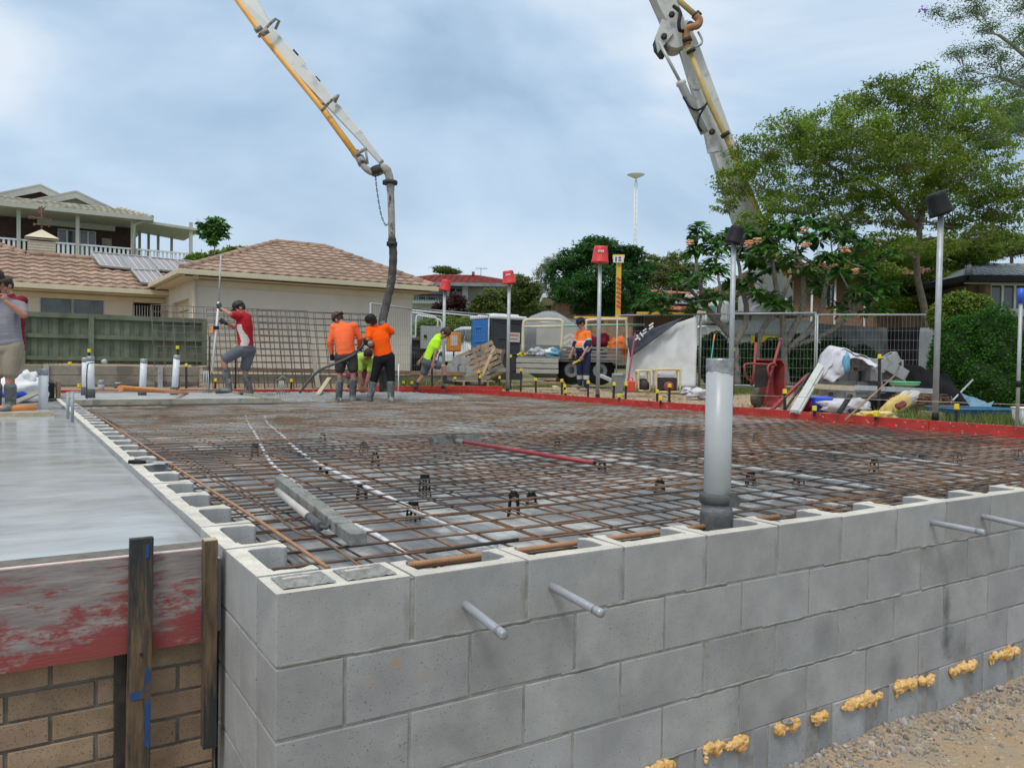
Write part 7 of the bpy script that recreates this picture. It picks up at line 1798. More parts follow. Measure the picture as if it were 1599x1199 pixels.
# planks leaning on the block pile
plank('aluminium_plank', V(1240, 642, 10.9)+Vector((0, 0, -.0)), V(1292, 553, 14.2), .11, .04, M['boomw'], 'wide pale aluminium screed leaning on the grey block pile')
plank('aluminium_plank', V(1246, 644, 10.9), V(1297, 556, 14.3), .07, .04, M['boomw'], 'narrow pale aluminium screed right beside the wide one')
plank('red_bar', V(1205, 640, 12.4), V(1262, 585, 13.4), .05, .04, M['redtube'], 'thin red bar leaning left of the pale aluminium screeds')
plank('thin_bar', V(1226, 640, 12.2), V(1264, 583, 13.4), .03, .03, M['blackm'], 'dark bar between red bar and aluminium screeds')
rod([PZ(1320, 655, .02), V(1402, 582, 12.5)], .012, M['timberb'], 'thin_rod', 'thin rod slanting in front of the block pile', 'rod', 7)
rod([V(1485, 628, 12), V(1519, 593, 12.6)], .014, M['galv'], 'thin_rod', 'short grey rod poking up before the hedge', 'rod', 7)
# horizontal painted rail in front of the pile
plank('marked_rail', V(1270, 603, 12.2), V(1340, 607, 12.0), .04, .075, M['timber'], 'orange pink end of the rail before the block pile')
plank('grey_rail', V(1335, 605, 12.0), V(1458, 611, 11.5), .04, .07, M['galv'], 'grey steel rail running from the tallest pole across the block pile')
# pile of grey blocks
gq = 'loose grey blocks in the pile under the white sheet'
rows = [(1300, 1400, 622, 7), (1302, 1392, 605, 6), (1303, 1392, 588, 6), (1312, 1390, 572, 5)]
k = 0
names_ = ['bottom', 'second', 'third', 'top']
ords = ['first', 'second', 'third', 'fourth', 'fifth', 'sixth', 'seventh']
for r_, (xa, xb, py, n) in enumerate(rows):
    for i in range(n):
        px = xa+(xb-xa)*i/(n-1)+U(-2, 2); t = 13.4+U(-.15, .15); up = random.random() < .4
        put_block(V(px, py+U(-1.5, 1.5)-2, t), (U(-.05, .05), U(-.06, .06), CRZ+random.choice((0, 0, PI/2, .2, -.2))+U(-.1, .1)), '%s block from the left in the %s row of the covered pile' % (ords[i], names_[r_]), gq, up)
for i, (px, py, ry, lab) in enumerate(((1384, 566, -.55, 'block tipped up on the right shoulder of the pile'), (1396, 578, .5, 'block leaning off the right end of the pile'), (1340, 566, .1, 'big pale block on top edge below the white sheet'))):
    put_block(V(px, py, 13.3), (0, ry, CRZ+.1), lab, gq, False)
M['sheetw'] = mat('dirty_white_sheet', (.52, .50, .54), (.66, .65, .69), scale=3, rough=.8, bump=.02, bscale=7)
def drape(name, l, outline_pts, amp, label, cat, m_, seed=0, th_=.012, group=None):
    pass
b, l = fr(1325, 13.3, .0)
def draped(rowsP, m_, name, label, cat, amp=.05, sd_=1):
    """rowsP: rows of (px,py,d) joined into a rumpled cloth"""
    rr = [smooth_path([l(*p) for p in row], 5) for row in rowsP]; n = min(len(r) for r in rr); K = 5; grid = []
    cols = [smooth_path([r[i] for r in rr], K) for i in range(n)]
    m_n = len(cols[0]); vs = []
    for i in range(n):
        for j in range(m_n):
            p = cols[i][j]; k = amp*(nz(p.x*5, p.z*5, sd_)+.5*nz(p.x*13, p.z*9, sd_)); vs.append(p+Vector((k*.3, k, k*.6)))
    mb = MB(); mb.add(vs, [(i*m_n+j, (i+1)*m_n+j, (i+1)*m_n+j+1, i*m_n+j+1) for i in range(n-1) for j in range(m_n-1)], 0, True)
    o = mb.build(name, m_); o.location = b; o.rotation_euler.z = CRZ; s_ = o.modifiers.new('s', 'SOLIDIFY'); s_.thickness = .008; return tag(o, label, cat)
draped([[(1272, 590, -.3), (1285, 570, -.3), (1300, 545, -.3), (1318, 548, -.2), (1352, 566, -.3), (1359, 572, -.3)], [(1280, 596, -.4), (1293, 575, -.4), (1304, 552, -.35), (1322, 556, -.3), (1345, 570, -.4), (1352, 572, -.35)], [(1284, 597, -.45), (1299, 584, -.45), (1309, 566, -.42), (1322, 560, -.4), (1340, 568, -.45), (1350, 572, -.4)]][0:3], M['sheetw'], 'white_sheet', 'dirty white sheet thrown over the pile of grey blocks', 'sheet', .10, 2)
draped([[(1282, 585, .3), (1290, 560, .3), (1303, 541, .3), (1320, 545, .4), (1332, 546, .3), (1358, 568, .3)], [(1272, 592, -.32), (1287, 568, -.32), (1302, 545, -.3), (1318, 550, -.3), (1335, 556, -.3), (1358, 572, -.32)]], M['sheetw'], 'white_sheet', 'upper fold of white sheeting along the top of the block pile', 'sheet', .10, 5)
mb = MB(); mb.blob((0, 0, 0), (.07, .05, .16), 3, .3, 2); o = mb.build('blue_strap', M['litebl']); o.location = V(1322, 566, 12.7); tag(o, 'blue strap across the white sheet', 'strap')
# oddments on the ground
def tub(px, py, t, w_, h_, m_, label, name='tub', cat='tub', z0=.0):
    b, l = fr(px, t, z0); mb = MB(); a = w_/2
    mb.prism([(-a*.85, -a*.6, 0), (a*.85, -a*.6, 0), (a*.85, a*.6, 0), (-a*.85, a*.6, 0)], (0, 0, .01))
    r0 = [(-a*.85, -a*.6, 0), (a*.85, -a*.6, 0), (a*.85, a*.6, 0), (-a*.85, a*.6, 0)]; r1 = [(x*1.17, y*1.17, h_) for x, y, _ in r0]
    mb.add(r0+r1, [(i, (i+1) % 4, 4+(i+1) % 4, 4+i) for i in range(4)]); mb.tube(r1, .012, 6, closed=True)
    o = mb.build(name, m_); o.location = b; o.rotation_euler.z = CRZ+.1; s_ = o.modifiers.new('s', 'SOLIDIFY'); s_.thickness = .008; tag(o, label, cat); return o
tub(1281, 645, 11.7, .26, .22, M['bluep'], 'bright blue plastic tub on the dirt left of the white sack')
tub(1520, 660, 10.6, .95, .14, mat('tub_blue', (.02, .11, .24), (.03, .15, .3), rough=.5), 'long dark blue crate lying before the hedge', 'crate', 'crate')
tub(1601, 662, 9.6, .24, .2, M['white'], 'white bucket with blue marks at the right picture edge', 'bucket', 'bucket')
tub(1360, 640, 12.0, .34, .2, M['black'], 'black round tub in the shade of the block pile')
mb = MB(); mb.blob((0, 0, .05), (.14, .11, .11), 7, .35, 3); o = mb.build('dark_bundle', M['c_maroon']); o.location = B(1259, 11.8, .05); tag(o, 'dark purple bundle left of the blue tub', 'bundle')
mb = MB(); mb.blob((0, 0, .08), (.42, .25, .12), 8, .35, 3, fr=1.8); mb.blob((.28, 0, .1), (.18, .18, .1), 18, .3, 3); o = mb.build('white_sack', M['sheetw']); o.location = B(1318, 11.6, .0); tag(o, 'flattened white sack in front of the block pile', 'sack')
mb = MB(); mb.bar((-.06, 0, .02), (.10, 0, .28), .09, .05); mb.box((.16, 0, .05), (.16, .08, .06)); o = mb.build('drill_case', M['blackm'], bevel=.01); o.location = B(1317, 11.2, .0); o.rotation_euler.z = CRZ; tag(o, 'dark metal bracket leaning on the white sack', 'bracket')
M['sackcl'] = mat('clear_plastic_sack', (.45, .42, .37), (.55, .52, .47), scale=6, rough=.25, bump=.01, bscale=18)
b, l = fr(1402, 11.3, .0); T = thing('sand_bag', 'yellow plastic sand bag with red print propped before the coiled wire', 'bag', b, CRZ)
mb = MB(); rr = Euler((R(-20), R(-32), 0)).to_matrix(); mb.blob((-.03, 0, .13), (.27, .07, .12), 11, .12, 3, rot=rr); mb.build('sack', mat('sack_yellow', (.60, .42, .10), (.68, .50, .16), scale=6, rough=.5, bump=.008, bscale=12), T)
mb = MB(); mb.blob((.09, .04, .20), (.22, .07, .11), 31, .3, 3, rot=rr, smooth=False); mb.build('clear_wrap', M['sackcl'], T); mb = MB(); mb.blob((.0, -.07, .15), (.08, .010, .05), 3, .3, 2, rot=rr); mb.build('print_patch', M['c_dred'], T)
mb = MB(); mb.blob((0, 0, .02), (.32, .2, .07), 14, .45, 3, fr=2.6); o = mb.build('yellow_sheet', mat('sheet_yellow', (.70, .50, .05), (.75, .62, .3), scale=5, rough=.5, bump=.01, bscale=15)); o.location = B(1366, 10.3, .0); tag(o, 'crumpled yellow plastic sheet touching the red board', 'sheet')
# coiled wire
b, l = fr(1438, 11.6, .0); mb = MB()
for k in range(20):
    r = .22+U(-.05, .10); a0 = U(0, 6); P = [(r*1.6*math.cos(a), r*.7*math.sin(a)+U(-.01, .01), .12+.10*math.sin(a+a0)+U(-.02, .02)+.004*k) for a in np.linspace(0, 2*PI, 16)[:-1]]; mb.tube(P, .006, 5, closed=True)
o = mb.build('wire_coil', M['rust']); o.location = b; o.rotation_euler.z = CRZ; tag(o, 'tangle of rusty coiled wire left of the tallest pole', 'wire coil')
for i, (x, y, lab) in enumerate(((1398, 592, 0),)):
    b, l = fr(1412, 12.1, .0); T = thing('green_tray', 'pale green shallow tray resting on the grey rail', 'tray', b, CRZ); mb = MB(); a = l(1412, 601); mb.lathe([(.10, .0), (.21, .03), (.22, .07), (.20, .06)], (a.x, 0, a.z-.03), 18, sy=.7); mb.build('shell', mat('pale_green', (.30, .62, .36), (.38, .68, .44), rough=.5), T); mb = MB(); mb.tube([(a.x+.22*math.cos(t), .15*math.sin(t), a.z+.04) for t in np.linspace(0, 6.28, 19)[:-1]], .012, 6, closed=True); mb.build('rim', M['lf_yel'] if False else mat('rim_green', (.12, .5, .2), rough=.5), T)
# bundle of long rusty bars and pallet ends before the hedge
mb = MB(); b = B(1520, 11.3, .02)
for k in range(26):
    o_ = Vector((0, U(-.22, .22), U(0, .12))); mb.tube([o_+Vector((-.65+U(-.1, .1), 0, 0)), o_+Vector((.55+U(-.2, .2), 0, U(-.02, .02)))], .007, 5)
o = mb.build('bar_bundle', M['rust']); o.location = b; o.rotation_euler.z = CRZ-.5; tag(o, 'bundle of rusty bars lying on the grass before the hedge', 'steel bars')
plank('wood_offcut', B(1440, 10.9, .04), B(1478, 10.5, .04), .14, .09, M['palletw'], 'pale timber offcut at the foot of the tallest pole')
cloth('blue_tarp', (B(1500, 12, .10), B(1545, 11.4, .06), B(1552, 12.2, .16), B(1495, 13.2, .26)), mat('faded_blue', (.10, .22, .32), (.15, .28, .4), scale=4, rough=.6), 'faded blue folded sheet at the hedge foot', 'sheet', 12, 6, .06)
# planks on the dirt before the tray truck
for i, (x0, y0, x1, y1, m_, lab) in enumerate(((798, 601, 868, 597, 'palletw', 'long pinkish board on the dirt left of the worker in navy'), (846, 598, 882, 598, 'timberb', 'dark brown board end beside the close pickets'), (815, 607, 900, 607, 'timber', 'pale flat board on the dirt behind the pickets'), (840, 592, 868, 592, 'palletw', 'short stacked board under the lowered tray side'))):
    t = 19.3 - i*.4; plank('ground_board', V(x0, y0, t), V(x1, y1, t), .18, .05, M[m_], lab, 'board')
# rubble and clods right of the slab
for k, (px, py, r, m_) in enumerate(((1090, 618, .16, 'sheetw'), (1075, 612, .12, 'sheetw'), (868, 606, .07, 'timber'))):
    mb = MB(); mb.blob((0, 0, r*.3), (r*1.6, r, r*.6), k+70, .4, 3, fr=2); o = mb.build('scrap_sheet', M[m_]); o.location = PZ(px, py, .05); tag(o, ['pale plastic scrap left of the tall drain pipe', 'smaller pale plastic scrap by the compactor frame', 'pale clod at the shoes of the worker in navy'][k], 'scrap')
mb = MB()
for k in range(2200):
    x = 8.65+abs(random.gauss(0, 2.6)); y = U(1.2, 16); r = U(.006, .02) if random.random() < .93 else U(.02, .045); t = U(.55, 1.1); pebble(mb, (x, y, H(x, y)+.03*nz(x, y, 0, 1.3)+r*.25), r, (t, t*.93, t*.82))
tag(mb.build('rubble', M['dirt']), kind='stuff')
mb = MB()
for k in range(60): 
    x = 8.9+U(0, 4); y = U(3, 13); 
# ------------------------------------------------------------------ houses behind
def house_box(px0, px1, py_e, py_b, t, zb, label, wallm, roofm, ridge_py, rl, rr, rz=CRZ, depth=7, over=.4, name='house', tile=None, sec=None):
    b, l = fr((px0+px1)/2, t, zb); T = thing(name, label, 'house', b, rz)
    a, c = l(px0, py_e), l(px1, py_e); e = (a.z+c.z)/2
    return T, l, b, a.x, c.x, e
def hip(T, x0, x1, y0, y1, e, zr, xr0, xr1, m_, over=.5, tw=.33, thr=.36, fasc=None, yr=None, sides=True):
    x0 -= over; x1 += over; y0 -= over; y1 += over; ym = (y0+y1)/2 if yr is None else yr
    A, Bq, Cq, Dq = Vector((x0, y0, e)), Vector((x1, y0, e)), Vector((x1, y1, e)), Vector((x0, y1, e)); R1, R2 = Vector((xr0, ym, zr)), Vector((xr1, ym, zr))
    mb = MB(); slab_poly(mb, (A, Bq, R2, R1), .05); slab_poly(mb, (Bq, Cq, R2), .05); slab_poly(mb, (Cq, Dq, R1, R2), .05); slab_poly(mb, (Dq, A, R1), .05)
    us = Vector((0, ym-y0, zr-e)); SL = us.length
    tiled(mb, A, (1, 0, 0), us, int(SL/thr)+1, int((x1-x0)/tw)+1, tw, thr, clip=lambda x, y: y < SL and (xr0-x0)*y/SL < x < (x1-x0)-(x1-xr1)*y/SL, t0=.03)
    ridge(mb, R1, R2, .1); ridge(mb, A, R1, .1); ridge(mb, Bq, R2, .1); mb.build('roof', m_, T)
    mb = MB(); mb.bar(A+Vector((0, -.06, -.1)), Bq+Vector((0, -.06, -.1)), .12, .2); mb.bar(Dq+Vector((-.06, 0, -.1)), A+Vector((-.06, 0, -.1)), .12, .2); mb.bar(Bq+Vector((.06, 0, -.1)), Cq+Vector((.06, 0, -.1)), .12, .2); mb.box(((x0+x1)/2, (y0+y1)/2, e-.14), (x1-x0-.1, y1-y0-.1, .03)); mb.build('gutter', fasc or M['tiled'], T)
# white two-storey with red roof
t = 52; b, l = fr(715, t, 1.0); T = thing('house', 'white two storey house with dark red tiled hip roof behind the white ute', 'house', b, CRZ)
x0, x1, e = l(636, 445).x, l(800, 450).x, l(700, 446).z; zr = l(735, 423).z
M['whouse'] = mat('white_house_wall', (.50, .52, .54), (.58, .60, .62), scale=2, rough=.8)
D_h = 8
def ops_of(l, rects): return [(l(a, 0).x, l(c, 0).x, l(0, d).z, l(0, b_).z) for a, b_, c, d in rects]
rects = [(654, 450, 664, 471), (668, 450, 679, 471), (701, 450, 722, 471), (758, 452, 765, 468), (735, 484, 745, 503), (660, 482, 672, 505)]
def lx(x): return l(x, 470).x
def lz(y): return l(715, y).z
ops = [(lx(a), lx(c), lz(d), lz(b_)) for a, b_, c, d in rects]
mb = MB(); wall_openings(mb, x0, x1, 0, -2.0, e, .25, ops); mb.box((x0+.1, D_h/2, e/2), (.2, D_h, e)); mb.box((x1-.1, D_h/2+.3, e/2), (.2, D_h-.2, e)); 
for px in (728, 700): mb.box((lx(px), -.9, e/2), (.35, .3, e))
mb.box((lx(690), -.6, lz(474)), (lx(735)-lx(645), 1.2, .2)); mb.build('wall', M['whouse'], T)
def lwindow(T, x0, x1, z0, z1, y, nx=2, mf='white', mg='glass', fw=.07):
    mb = MB()
    for x in [x0+(x1-x0)*k/nx for k in range(nx+1)]: mb.box((x, y+.03, (z0+z1)/2), (fw, .06, z1-z0))
    for z in (z0, z1): mb.box(((x0+x1)/2, y+.03, z), (x1-x0+fw, .065, fw))
    f = mb.build('window', M[mf], T); mb = MB(); mb.box(((x0+x1)/2, y+.06, (z0+z1)/2), (x1-x0, .01, z1-z0)); mb.build('pane', M[mg], f); return f
for o_ in ops: lwindow(T, *o_, .02, 2 if o_[1]-o_[0] > .5 else 1)
mb = MB(); xa, xb = lx(644), lx(700)
mb.tube([(xa, -1.2, lz(464)), (xb, -1.2, lz(464))], .04, 6)
for k in range(16): mb.tube([(xa+(xb-xa)*k/15, -1.2, lz(473)), (xa+(xb-xa)*k/15, -1.2, lz(464))], .02, 4)
mb.build('balcony_rail', M['blackm'], T)
hip(T, x0-.5, x1, -1.2, D_h, e, zr, lx(672), lx(742), M['tiler'], .6, .42, .42)
mb = MB(); mb.tube([(lx(735), 2.8, zr-.1), (lx(735), 2.8, zr+.25)], .10, 10); mb.build('roof_vent', M['tiler'], T)
mb = MB(); a = l(748, 430); mb.tube([(a.x, 3, a.z-.4), (a.x, 3, lz(409))], .03, 6); mb.tube([(lx(738), 3, lz(410.5)), (lx(758), 3, lz(410.5))], .02, 5)
for k in range(6): mb.tube([(lx(741)+k*.13, 2.7, lz(410.5)), (lx(741)+k*.13, 3.3, lz(410.5))], .012, 4)
mb.build('antenna', M['galv'], T)
# brick house peeking left of the dark tree
t = 42; b, l = fr(905, t, .8); T = thing('house', 'brown brick house partly hidden behind the dense dark tree', 'house', b, CRZ)
def lx(x): return l(x, 470).x
def lz(y): return l(905, y).z
mb = MB(); mb.box((lx(930), 3, lz(462)/2), (lx(990)-lx(872), 6, lz(462))); mb.build('wall', M['rbrick'], T)
hip(T, lx(868), lx(992), 0, 6, lz(461), lz(440), lx(900), lx(960), M['tiled'], .6, .45, .45, M['white'])
# terracotta roofs
t = 44; b, l = fr(1045, t, .8); T = thing('house', 'low house with terracotta tiled roofs and solar panel behind the banner', 'house', b, CRZ)
def lx(x): return l(x, 470).x
def lz(y): return l(1045, y).z
mb = MB(); mb.box((lx(1045), 3, lz(462)/2), (lx(1080)-lx(1000), 6, lz(462))); mb.build('wall', M['rbrick'], T)
hip(T, lx(1000), lx(1072), 0, 6, lz(461), lz(448), lx(1020), lx(1040), M['tileo'], .5, .4, .4, M['white'])
mb = MB(); slab_poly(mb, ((lx(1000), -4, lz(492)), (lx(1100), -4, lz(492)), (lx(1100), 0, lz(466)), (lx(1000), 0, lz(466))), .06); tiled(mb, (lx(1000), -4, lz(492)), (1, 0, 0), Vector((0, 4, lz(466)-lz(492))), 12, int((lx(1100)-lx(1000))/.35), .35, .36); mb.build('lower_roof', M['tileo'], T)
mb = MB(); us = Vector((0, 4, lz(466)-lz(492))); n_ = us.cross(Vector((1, 0, 0))).normalized(); n_ = n_ if n_.z > 0 else -n_
P = [Vector((lx(1030), -4, lz(492)))+us*.25+n_*.15, Vector((lx(1078), -4, lz(492)))+us*.25+n_*.15, Vector((lx(1070), -4, lz(492)))+us*.7+n_*.15, Vector((lx(1028), -4, lz(492)))+us*.7+n_*.15]; mb.prism(P, n_*.05); mb.build('solar_panel', mat('blue_solar', (.30, .34, .42), rough=.2), T)
# big brick house behind frangipani
t = 34; b, l = fr(1330, t, .5); T = thing('house', 'two storey orange brown brick house behind the frangipani and big tree', 'house', b, CRZ-R(4))
def lx(x): return l(x, 470).x
def lz(y): return l(1330, y).z
M['obrick'] = mat('orange_brown_brick', (.26, .15, .09), (.34, .20, .12), scale=9, rough=.9, c3=(.20, .11, .07), s3=14, speck=(.42, .36, .3), sscale=14, sp=(.6, .64))
ops = [(lx(1222), lx(1240), lz(490), lz(440)), (lx(1290), lx(1306), lz(480), lz(445)), (lx(1350), lx(1375), lz(480), lz(445))]
mb = MB(); wall_openings(mb, lx(1200), lx(1470), 0, -.5, lz(425), .25, ops); mb.box((lx(1200)+.1, 3, lz(425)/2), (.2, 6, lz(425))); mb.build('wall', M['obrick'], T)
for o_ in ops: lwindow(T, *o_, .03)
hip(T, lx(1198), lx(1472), 0, 7, lz(424), lz(398), lx(1240), lx(1430), M['tileo'], .7, .42, .42, M['timberb'])
mb = MB(); 
for px in (1225, 1265, 1300, 1345): mb.tube([(lx(px), -.3, lz(430)), (lx(px), -.3, 0)], .05, 6)
mb.build('downpipe', M['white'], T)
# right house with grey tiles
t = 27; b, l = fr(1560, t, .3); T = thing('house', 'house with grey tiled roof and wide window behind the round hedge', 'house', b, CRZ-R(3))
def lx(x): return l(x, 440).x
def lz(y): return l(1560, y).z
ops = [(lx(1546), lx(1640), lz(484), lz(444))]
mb = MB(); wall_openings(mb, lx(1528), lx(1720), 0, -.5, lz(437), .25, ops); mb.box((lx(1528)+.1, 3, lz(437)/2), (.2, 6, lz(437))); mb.build('wall', mat('tan_brick_house', (.22, .15, .10), (.30, .21, .14), scale=10, rough=.9), T)
lwindow(T, *ops[0], .03, 5)
mb = MB(); mb.box((lx(1600), -.02, lz(438.5)), (lx(1720)-lx(1530), .1, .25)); mb.box((lx(1600), -.05, lz(488)), (lx(1720)-lx(1546), .1, .25)); mb.build('render_band', M['whouse'], T)
hip(T, lx(1515), lx(1740), -.3, 7, lz(435), lz(396), lx(1590), lx(1690), M['tiled'], .5, .30, .32, M['black'])
# ------------------------------------------------------------------ trees and shrubs
def leaf_mesh(name, C, size, m_, parent, droop=0, ar=2.2, tone=(.65, 1.25), out=None, tonev=None, kind=None, fold=True, seed=0):
    """C: (n,3) leaf positions. Each leaf a small folded rhomb of 2 quads (6 verts)."""
    r = np.random.default_rng(seed); n = len(C)
    d = r.normal(size=(n, 3)); d[:, 2] = d[:, 2]*.45 - droop; d /= np.linalg.norm(d, axis=1)[:, None]
    u = r.normal(size=(n, 3)); u[:, 2] += 1.3; s_ = np.cross(d, u); s_ /= np.linalg.norm(s_, axis=1)[:, None]+1e-9; nn = np.cross(s_, d)
    L_ = (size*r.uniform(.65, 1.35, n))[:, None]; W_ = L_/ar
    a = C; b_ = C+d*L_*.5+s_*W_*.5+nn*W_*.12; c = C+d*L_-nn*L_*.12; e = C+d*L_*.5-s_*W_*.5+nn*W_*.12; mdd = C+d*L_*.5
    vs = np.stack([a, b_, mdd, e, c], 1).reshape(-1, 3)
    base = np.arange(n)[:, None]*5
    f = np.concatenate([base+np.array([[0, 2, 1]]), base+np.array([[1, 2, 4]]), base+np.array([[0, 3, 2]]), base+np.array([[3, 4, 2]])], 1).reshape(-1, 3)
    me = bpy.data.meshes.new(name); me.vertices.add(len(vs)); me.vertices.foreach_set('co', vs.astype(np.float32).ravel())
    me.loops.add(len(f)*3); me.loops.foreach_set('vertex_index', f.astype(np.int32).ravel()); me.polygons.add(len(f)); me.polygons.foreach_set('loop_start', np.arange(len(f), dtype=np.int32)*3)
    me.update(calc_edges=True)
    tn = r.uniform(tone[0], tone[1], n) if tonev is None else tonev*r.uniform(.85, 1.15, n)
    hue = r.uniform(.9, 1.12, n); col_ = np.stack([tn*hue, tn, tn*r.uniform(.8, 1.1, n), np.ones(n)], 1).astype(np.float32)
    ca = me.color_attributes.new('tone', 'FLOAT_COLOR', 'CORNER'); ca.data.foreach_set('color', np.repeat(col_, 12, axis=0).ravel())
    me.materials.append(m_); o = bpy.data.objects.new(name, me); col.objects.link(o)
    if parent is not None: o.parent = parent
    return o
def branch(mb, a, b, r0, r1, seed, wob=.12, n=7, sag=0):
    a, b = Vector(a), Vector(b); L_ = (b-a).length; pts = []
    for i in range(n+1):
        f = i/n; k = math.sin(PI*f)*L_*wob
        pts.append(a.lerp(b, f)+Vector((nz(f*2, seed, 0)*k*2, nz(f*2, seed, 5)*k*2, nz(f*2, seed, 9)*k*1.4+sag*math.sin(PI*f)*L_)))
    mb.tube(pts, [r0+(r1-r0)*i/n for i in range(n+1)], 6, cap=False); return pts
def tree(name, label, base, trunk_top, clumps, leaf_n, leaf_size, lm, bm_, r_tr=.16, droop=.3, limbs=None, seed=0, group=None, ar=2.2, cspread=.32, forks=None, ntip=14, tipleaf=False, extra=None, cat='tree', shell=.55, twigs=1.0):
    """clumps: list of (centre Vector, (rx,ry,rz)) world; every clump fed by a limb and twigs that end in leaves"""
    rr = np.random.default_rng(seed+100); random.seed(seed+5)
    base = Vector(base); T = thing(name, label, cat, base, 0, group)
    mb = MB(); trunks = forks or [(base, Vector(trunk_top), r_tr)]
    nodes = []
    for (a, b, r) in trunks:
        P = branch(mb, a, b, r, r*.62, seed+len(nodes), .05, 8); nodes += [(p, r*(1-.4*i/8)) for i, p in enumerate(P) if i >= 5]
    C = []; tot = sum(c[1][0]*c[1][1]*c[1][2] for c in clumps)**1.0; TN = []
    vol = [max(.05, (c[1][0]*c[1][1]*c[1][2]))**.72 for c in clumps]; sv = sum(vol)
    done = []
    order = sorted(range(len(clumps)), key=lambda i: min((clumps[i][0]-n_[0]).length for n_ in nodes))
    for i in order:
        c, rad = clumps[i]; rad = Vector(rad)
        src = min(nodes, key=lambda n_: (c-n_[0]).length + max(0, n_[0].z-c.z)*1.5)
        tgt = c-Vector((0, 0, rad.z*.35)); P = branch(mb, src[0], tgt, src[1]*.62, max(.012, src[1]*.25), i+seed, .14, 7, sag=-.02)
        nodes += [(p, src[1]*(.6-.35*k/7)) for k, p in enumerate(P) if k > 2]
        nl = int(leaf_n*vol[i]/sv); nt_ = max(6, min(70, nl//14)); tips = []
        for k in range(nt_):
            q = rr.normal(size=3); q /= np.linalg.norm(q); q = q*(rr.uniform(shell, 1.0)); p = c+Vector((q[0]*rad.x, q[1]*rad.y, q[2]*rad.z)); tips.append(p)
            if k % 2 == 0 and rr.random() < twigs: branch(mb, P[4+k % 4] if len(P) > 7 else tgt, p, max(.008, src[1]*.16), .004, k, .12, 3)
        tt = np.array([[*tips[k]] for k in rr.integers(0, nt_, nl)]); sp_ = rad.length/3*cspread
        pts = tt+rr.normal(size=(nl, 3))*sp_*np.array([1, 1, .45]); C.append(pts)
        ct = rr.uniform(.78, 1.22, nt_); TN.append(np.ones(nl)*rr.uniform(.68, 1.28))
    mb.build('trunk', bm_, T, world=True)
    C = np.concatenate(C); TN = np.concatenate(TN); C = C-np.array([*base])
    leaf_mesh('crown', C, leaf_size, lm, T, droop, ar, tonev=TN, seed=seed)
    return T
def cl_px(lst, t, fr_=1.0):
    """clumps given as (px,py,rx_px,rz_px,dt)"""
    out = []
    for (x, y, rx, rz, dt) in lst:
        tt = t+dt; k = tt/FPX; out.append((V(x, y, tt), (rx*k, rx*k*.9, rz*k)))
    return out
# the big spreading tree on the right
tb = 24.5
cl_ = [(1180, 235, 45, 28, 1), (1150, 285, 42, 30, 0), (1225, 200, 45, 26, -1), (1250, 250, 55, 32, 2), (1215, 290, 45, 28, 2), (1290, 195, 48, 30, 0), (1330, 165, 35, 22, 1), (1330, 235, 55, 35, -1), (1385, 150, 48, 32, 1), (1440, 140, 55, 35, 0), (1400, 210, 60, 40, 2),
       (1300, 290, 50, 28, 1), (1370, 285, 55, 28, -1), (1460, 200, 55, 38, 2), (1500, 165, 42, 35, -1), (1520, 235, 55, 38, 0), (1450, 280, 55, 28, 0), (1530, 300, 50, 30, 1), (1580, 200, 40, 40, 2), (1590, 280, 45, 35, 0), (1410, 340, 50, 18, 2), (1500, 350, 45, 18, 1), (1260, 320, 40, 16, 2), (1560, 350, 45, 22, 2), (1130, 320, 22, 14, 1), (1330, 340, 45, 14, 3), (1175, 345, 34, 14, 0), (1215, 350, 34, 14, 1), (1165, 262, 30, 16, 0), (1340, 200, 60, 30, 0), (1270, 225, 50, 28, -1), (1440, 240, 70, 30, -2), (1500, 270, 60, 30, -1), (1390, 250, 60, 26, 1), (1560, 320, 45, 22, 0), (1570, 160, 40, 26, 1), (1545, 200, 40, 30, -1), (1230, 320, 50, 16, 0), (1440, 315, 60, 16, -1), (1350, 315, 60, 14, 0), (1380, 372, 44, 10, -1), (1300, 350, 40, 9, 0), (1420, 385, 34, 14, -2), (1340, 395, 34, 14, -1), (1480, 380, 34, 14, -2), (1530, 365, 34, 16, -1), (1385, 420, 26, 12, -2)]
tree('spreading_tree', 'tall spreading tree with bright green drooping leaves at right', B(1447, tb, .2), V(1437, 335, tb), cl_px(cl_, tb), 76000, .118, M['lf_big'], M['bark'], .12, .55, seed=1, ar=2.6, cspread=.26,
     forks=[(B(1447, tb, .2), V(1436, 345, tb), .125), (V(1438, 360, tb), V(1370, 290, tb+.5), .11), (V(1436, 345, tb), V(1460, 240, tb), .10), (V(1375, 295, tb), V(1280, 250, tb), .075), (V(1345, 400, tb), V(1310, 330, tb), .06)])
# second green tree between big tree and house
cl_ = [(1420, 395, 50, 25, 0), (1480, 400, 45, 25, 1), (1360, 410, 45, 22, 0), (1520, 390, 40, 20, 0), (1465, 440, 40, 20, 0), (1400, 445, 42, 18, 1), (1560, 375, 35, 15, 1), (1395, 475, 32, 10, 0), (1440, 478, 34, 12, 0), (1490, 462, 30, 14, 0), (1355, 450, 26, 14, 0)]
tree('background_tree', 'bushy yellow green tree between the brick house and the tallest pole', B(1480, 30, .4), V(1470, 450, 30), cl_px(cl_, 30), 32000, .13, M['lf_big'], M['bark'], .14, .3, seed=2)
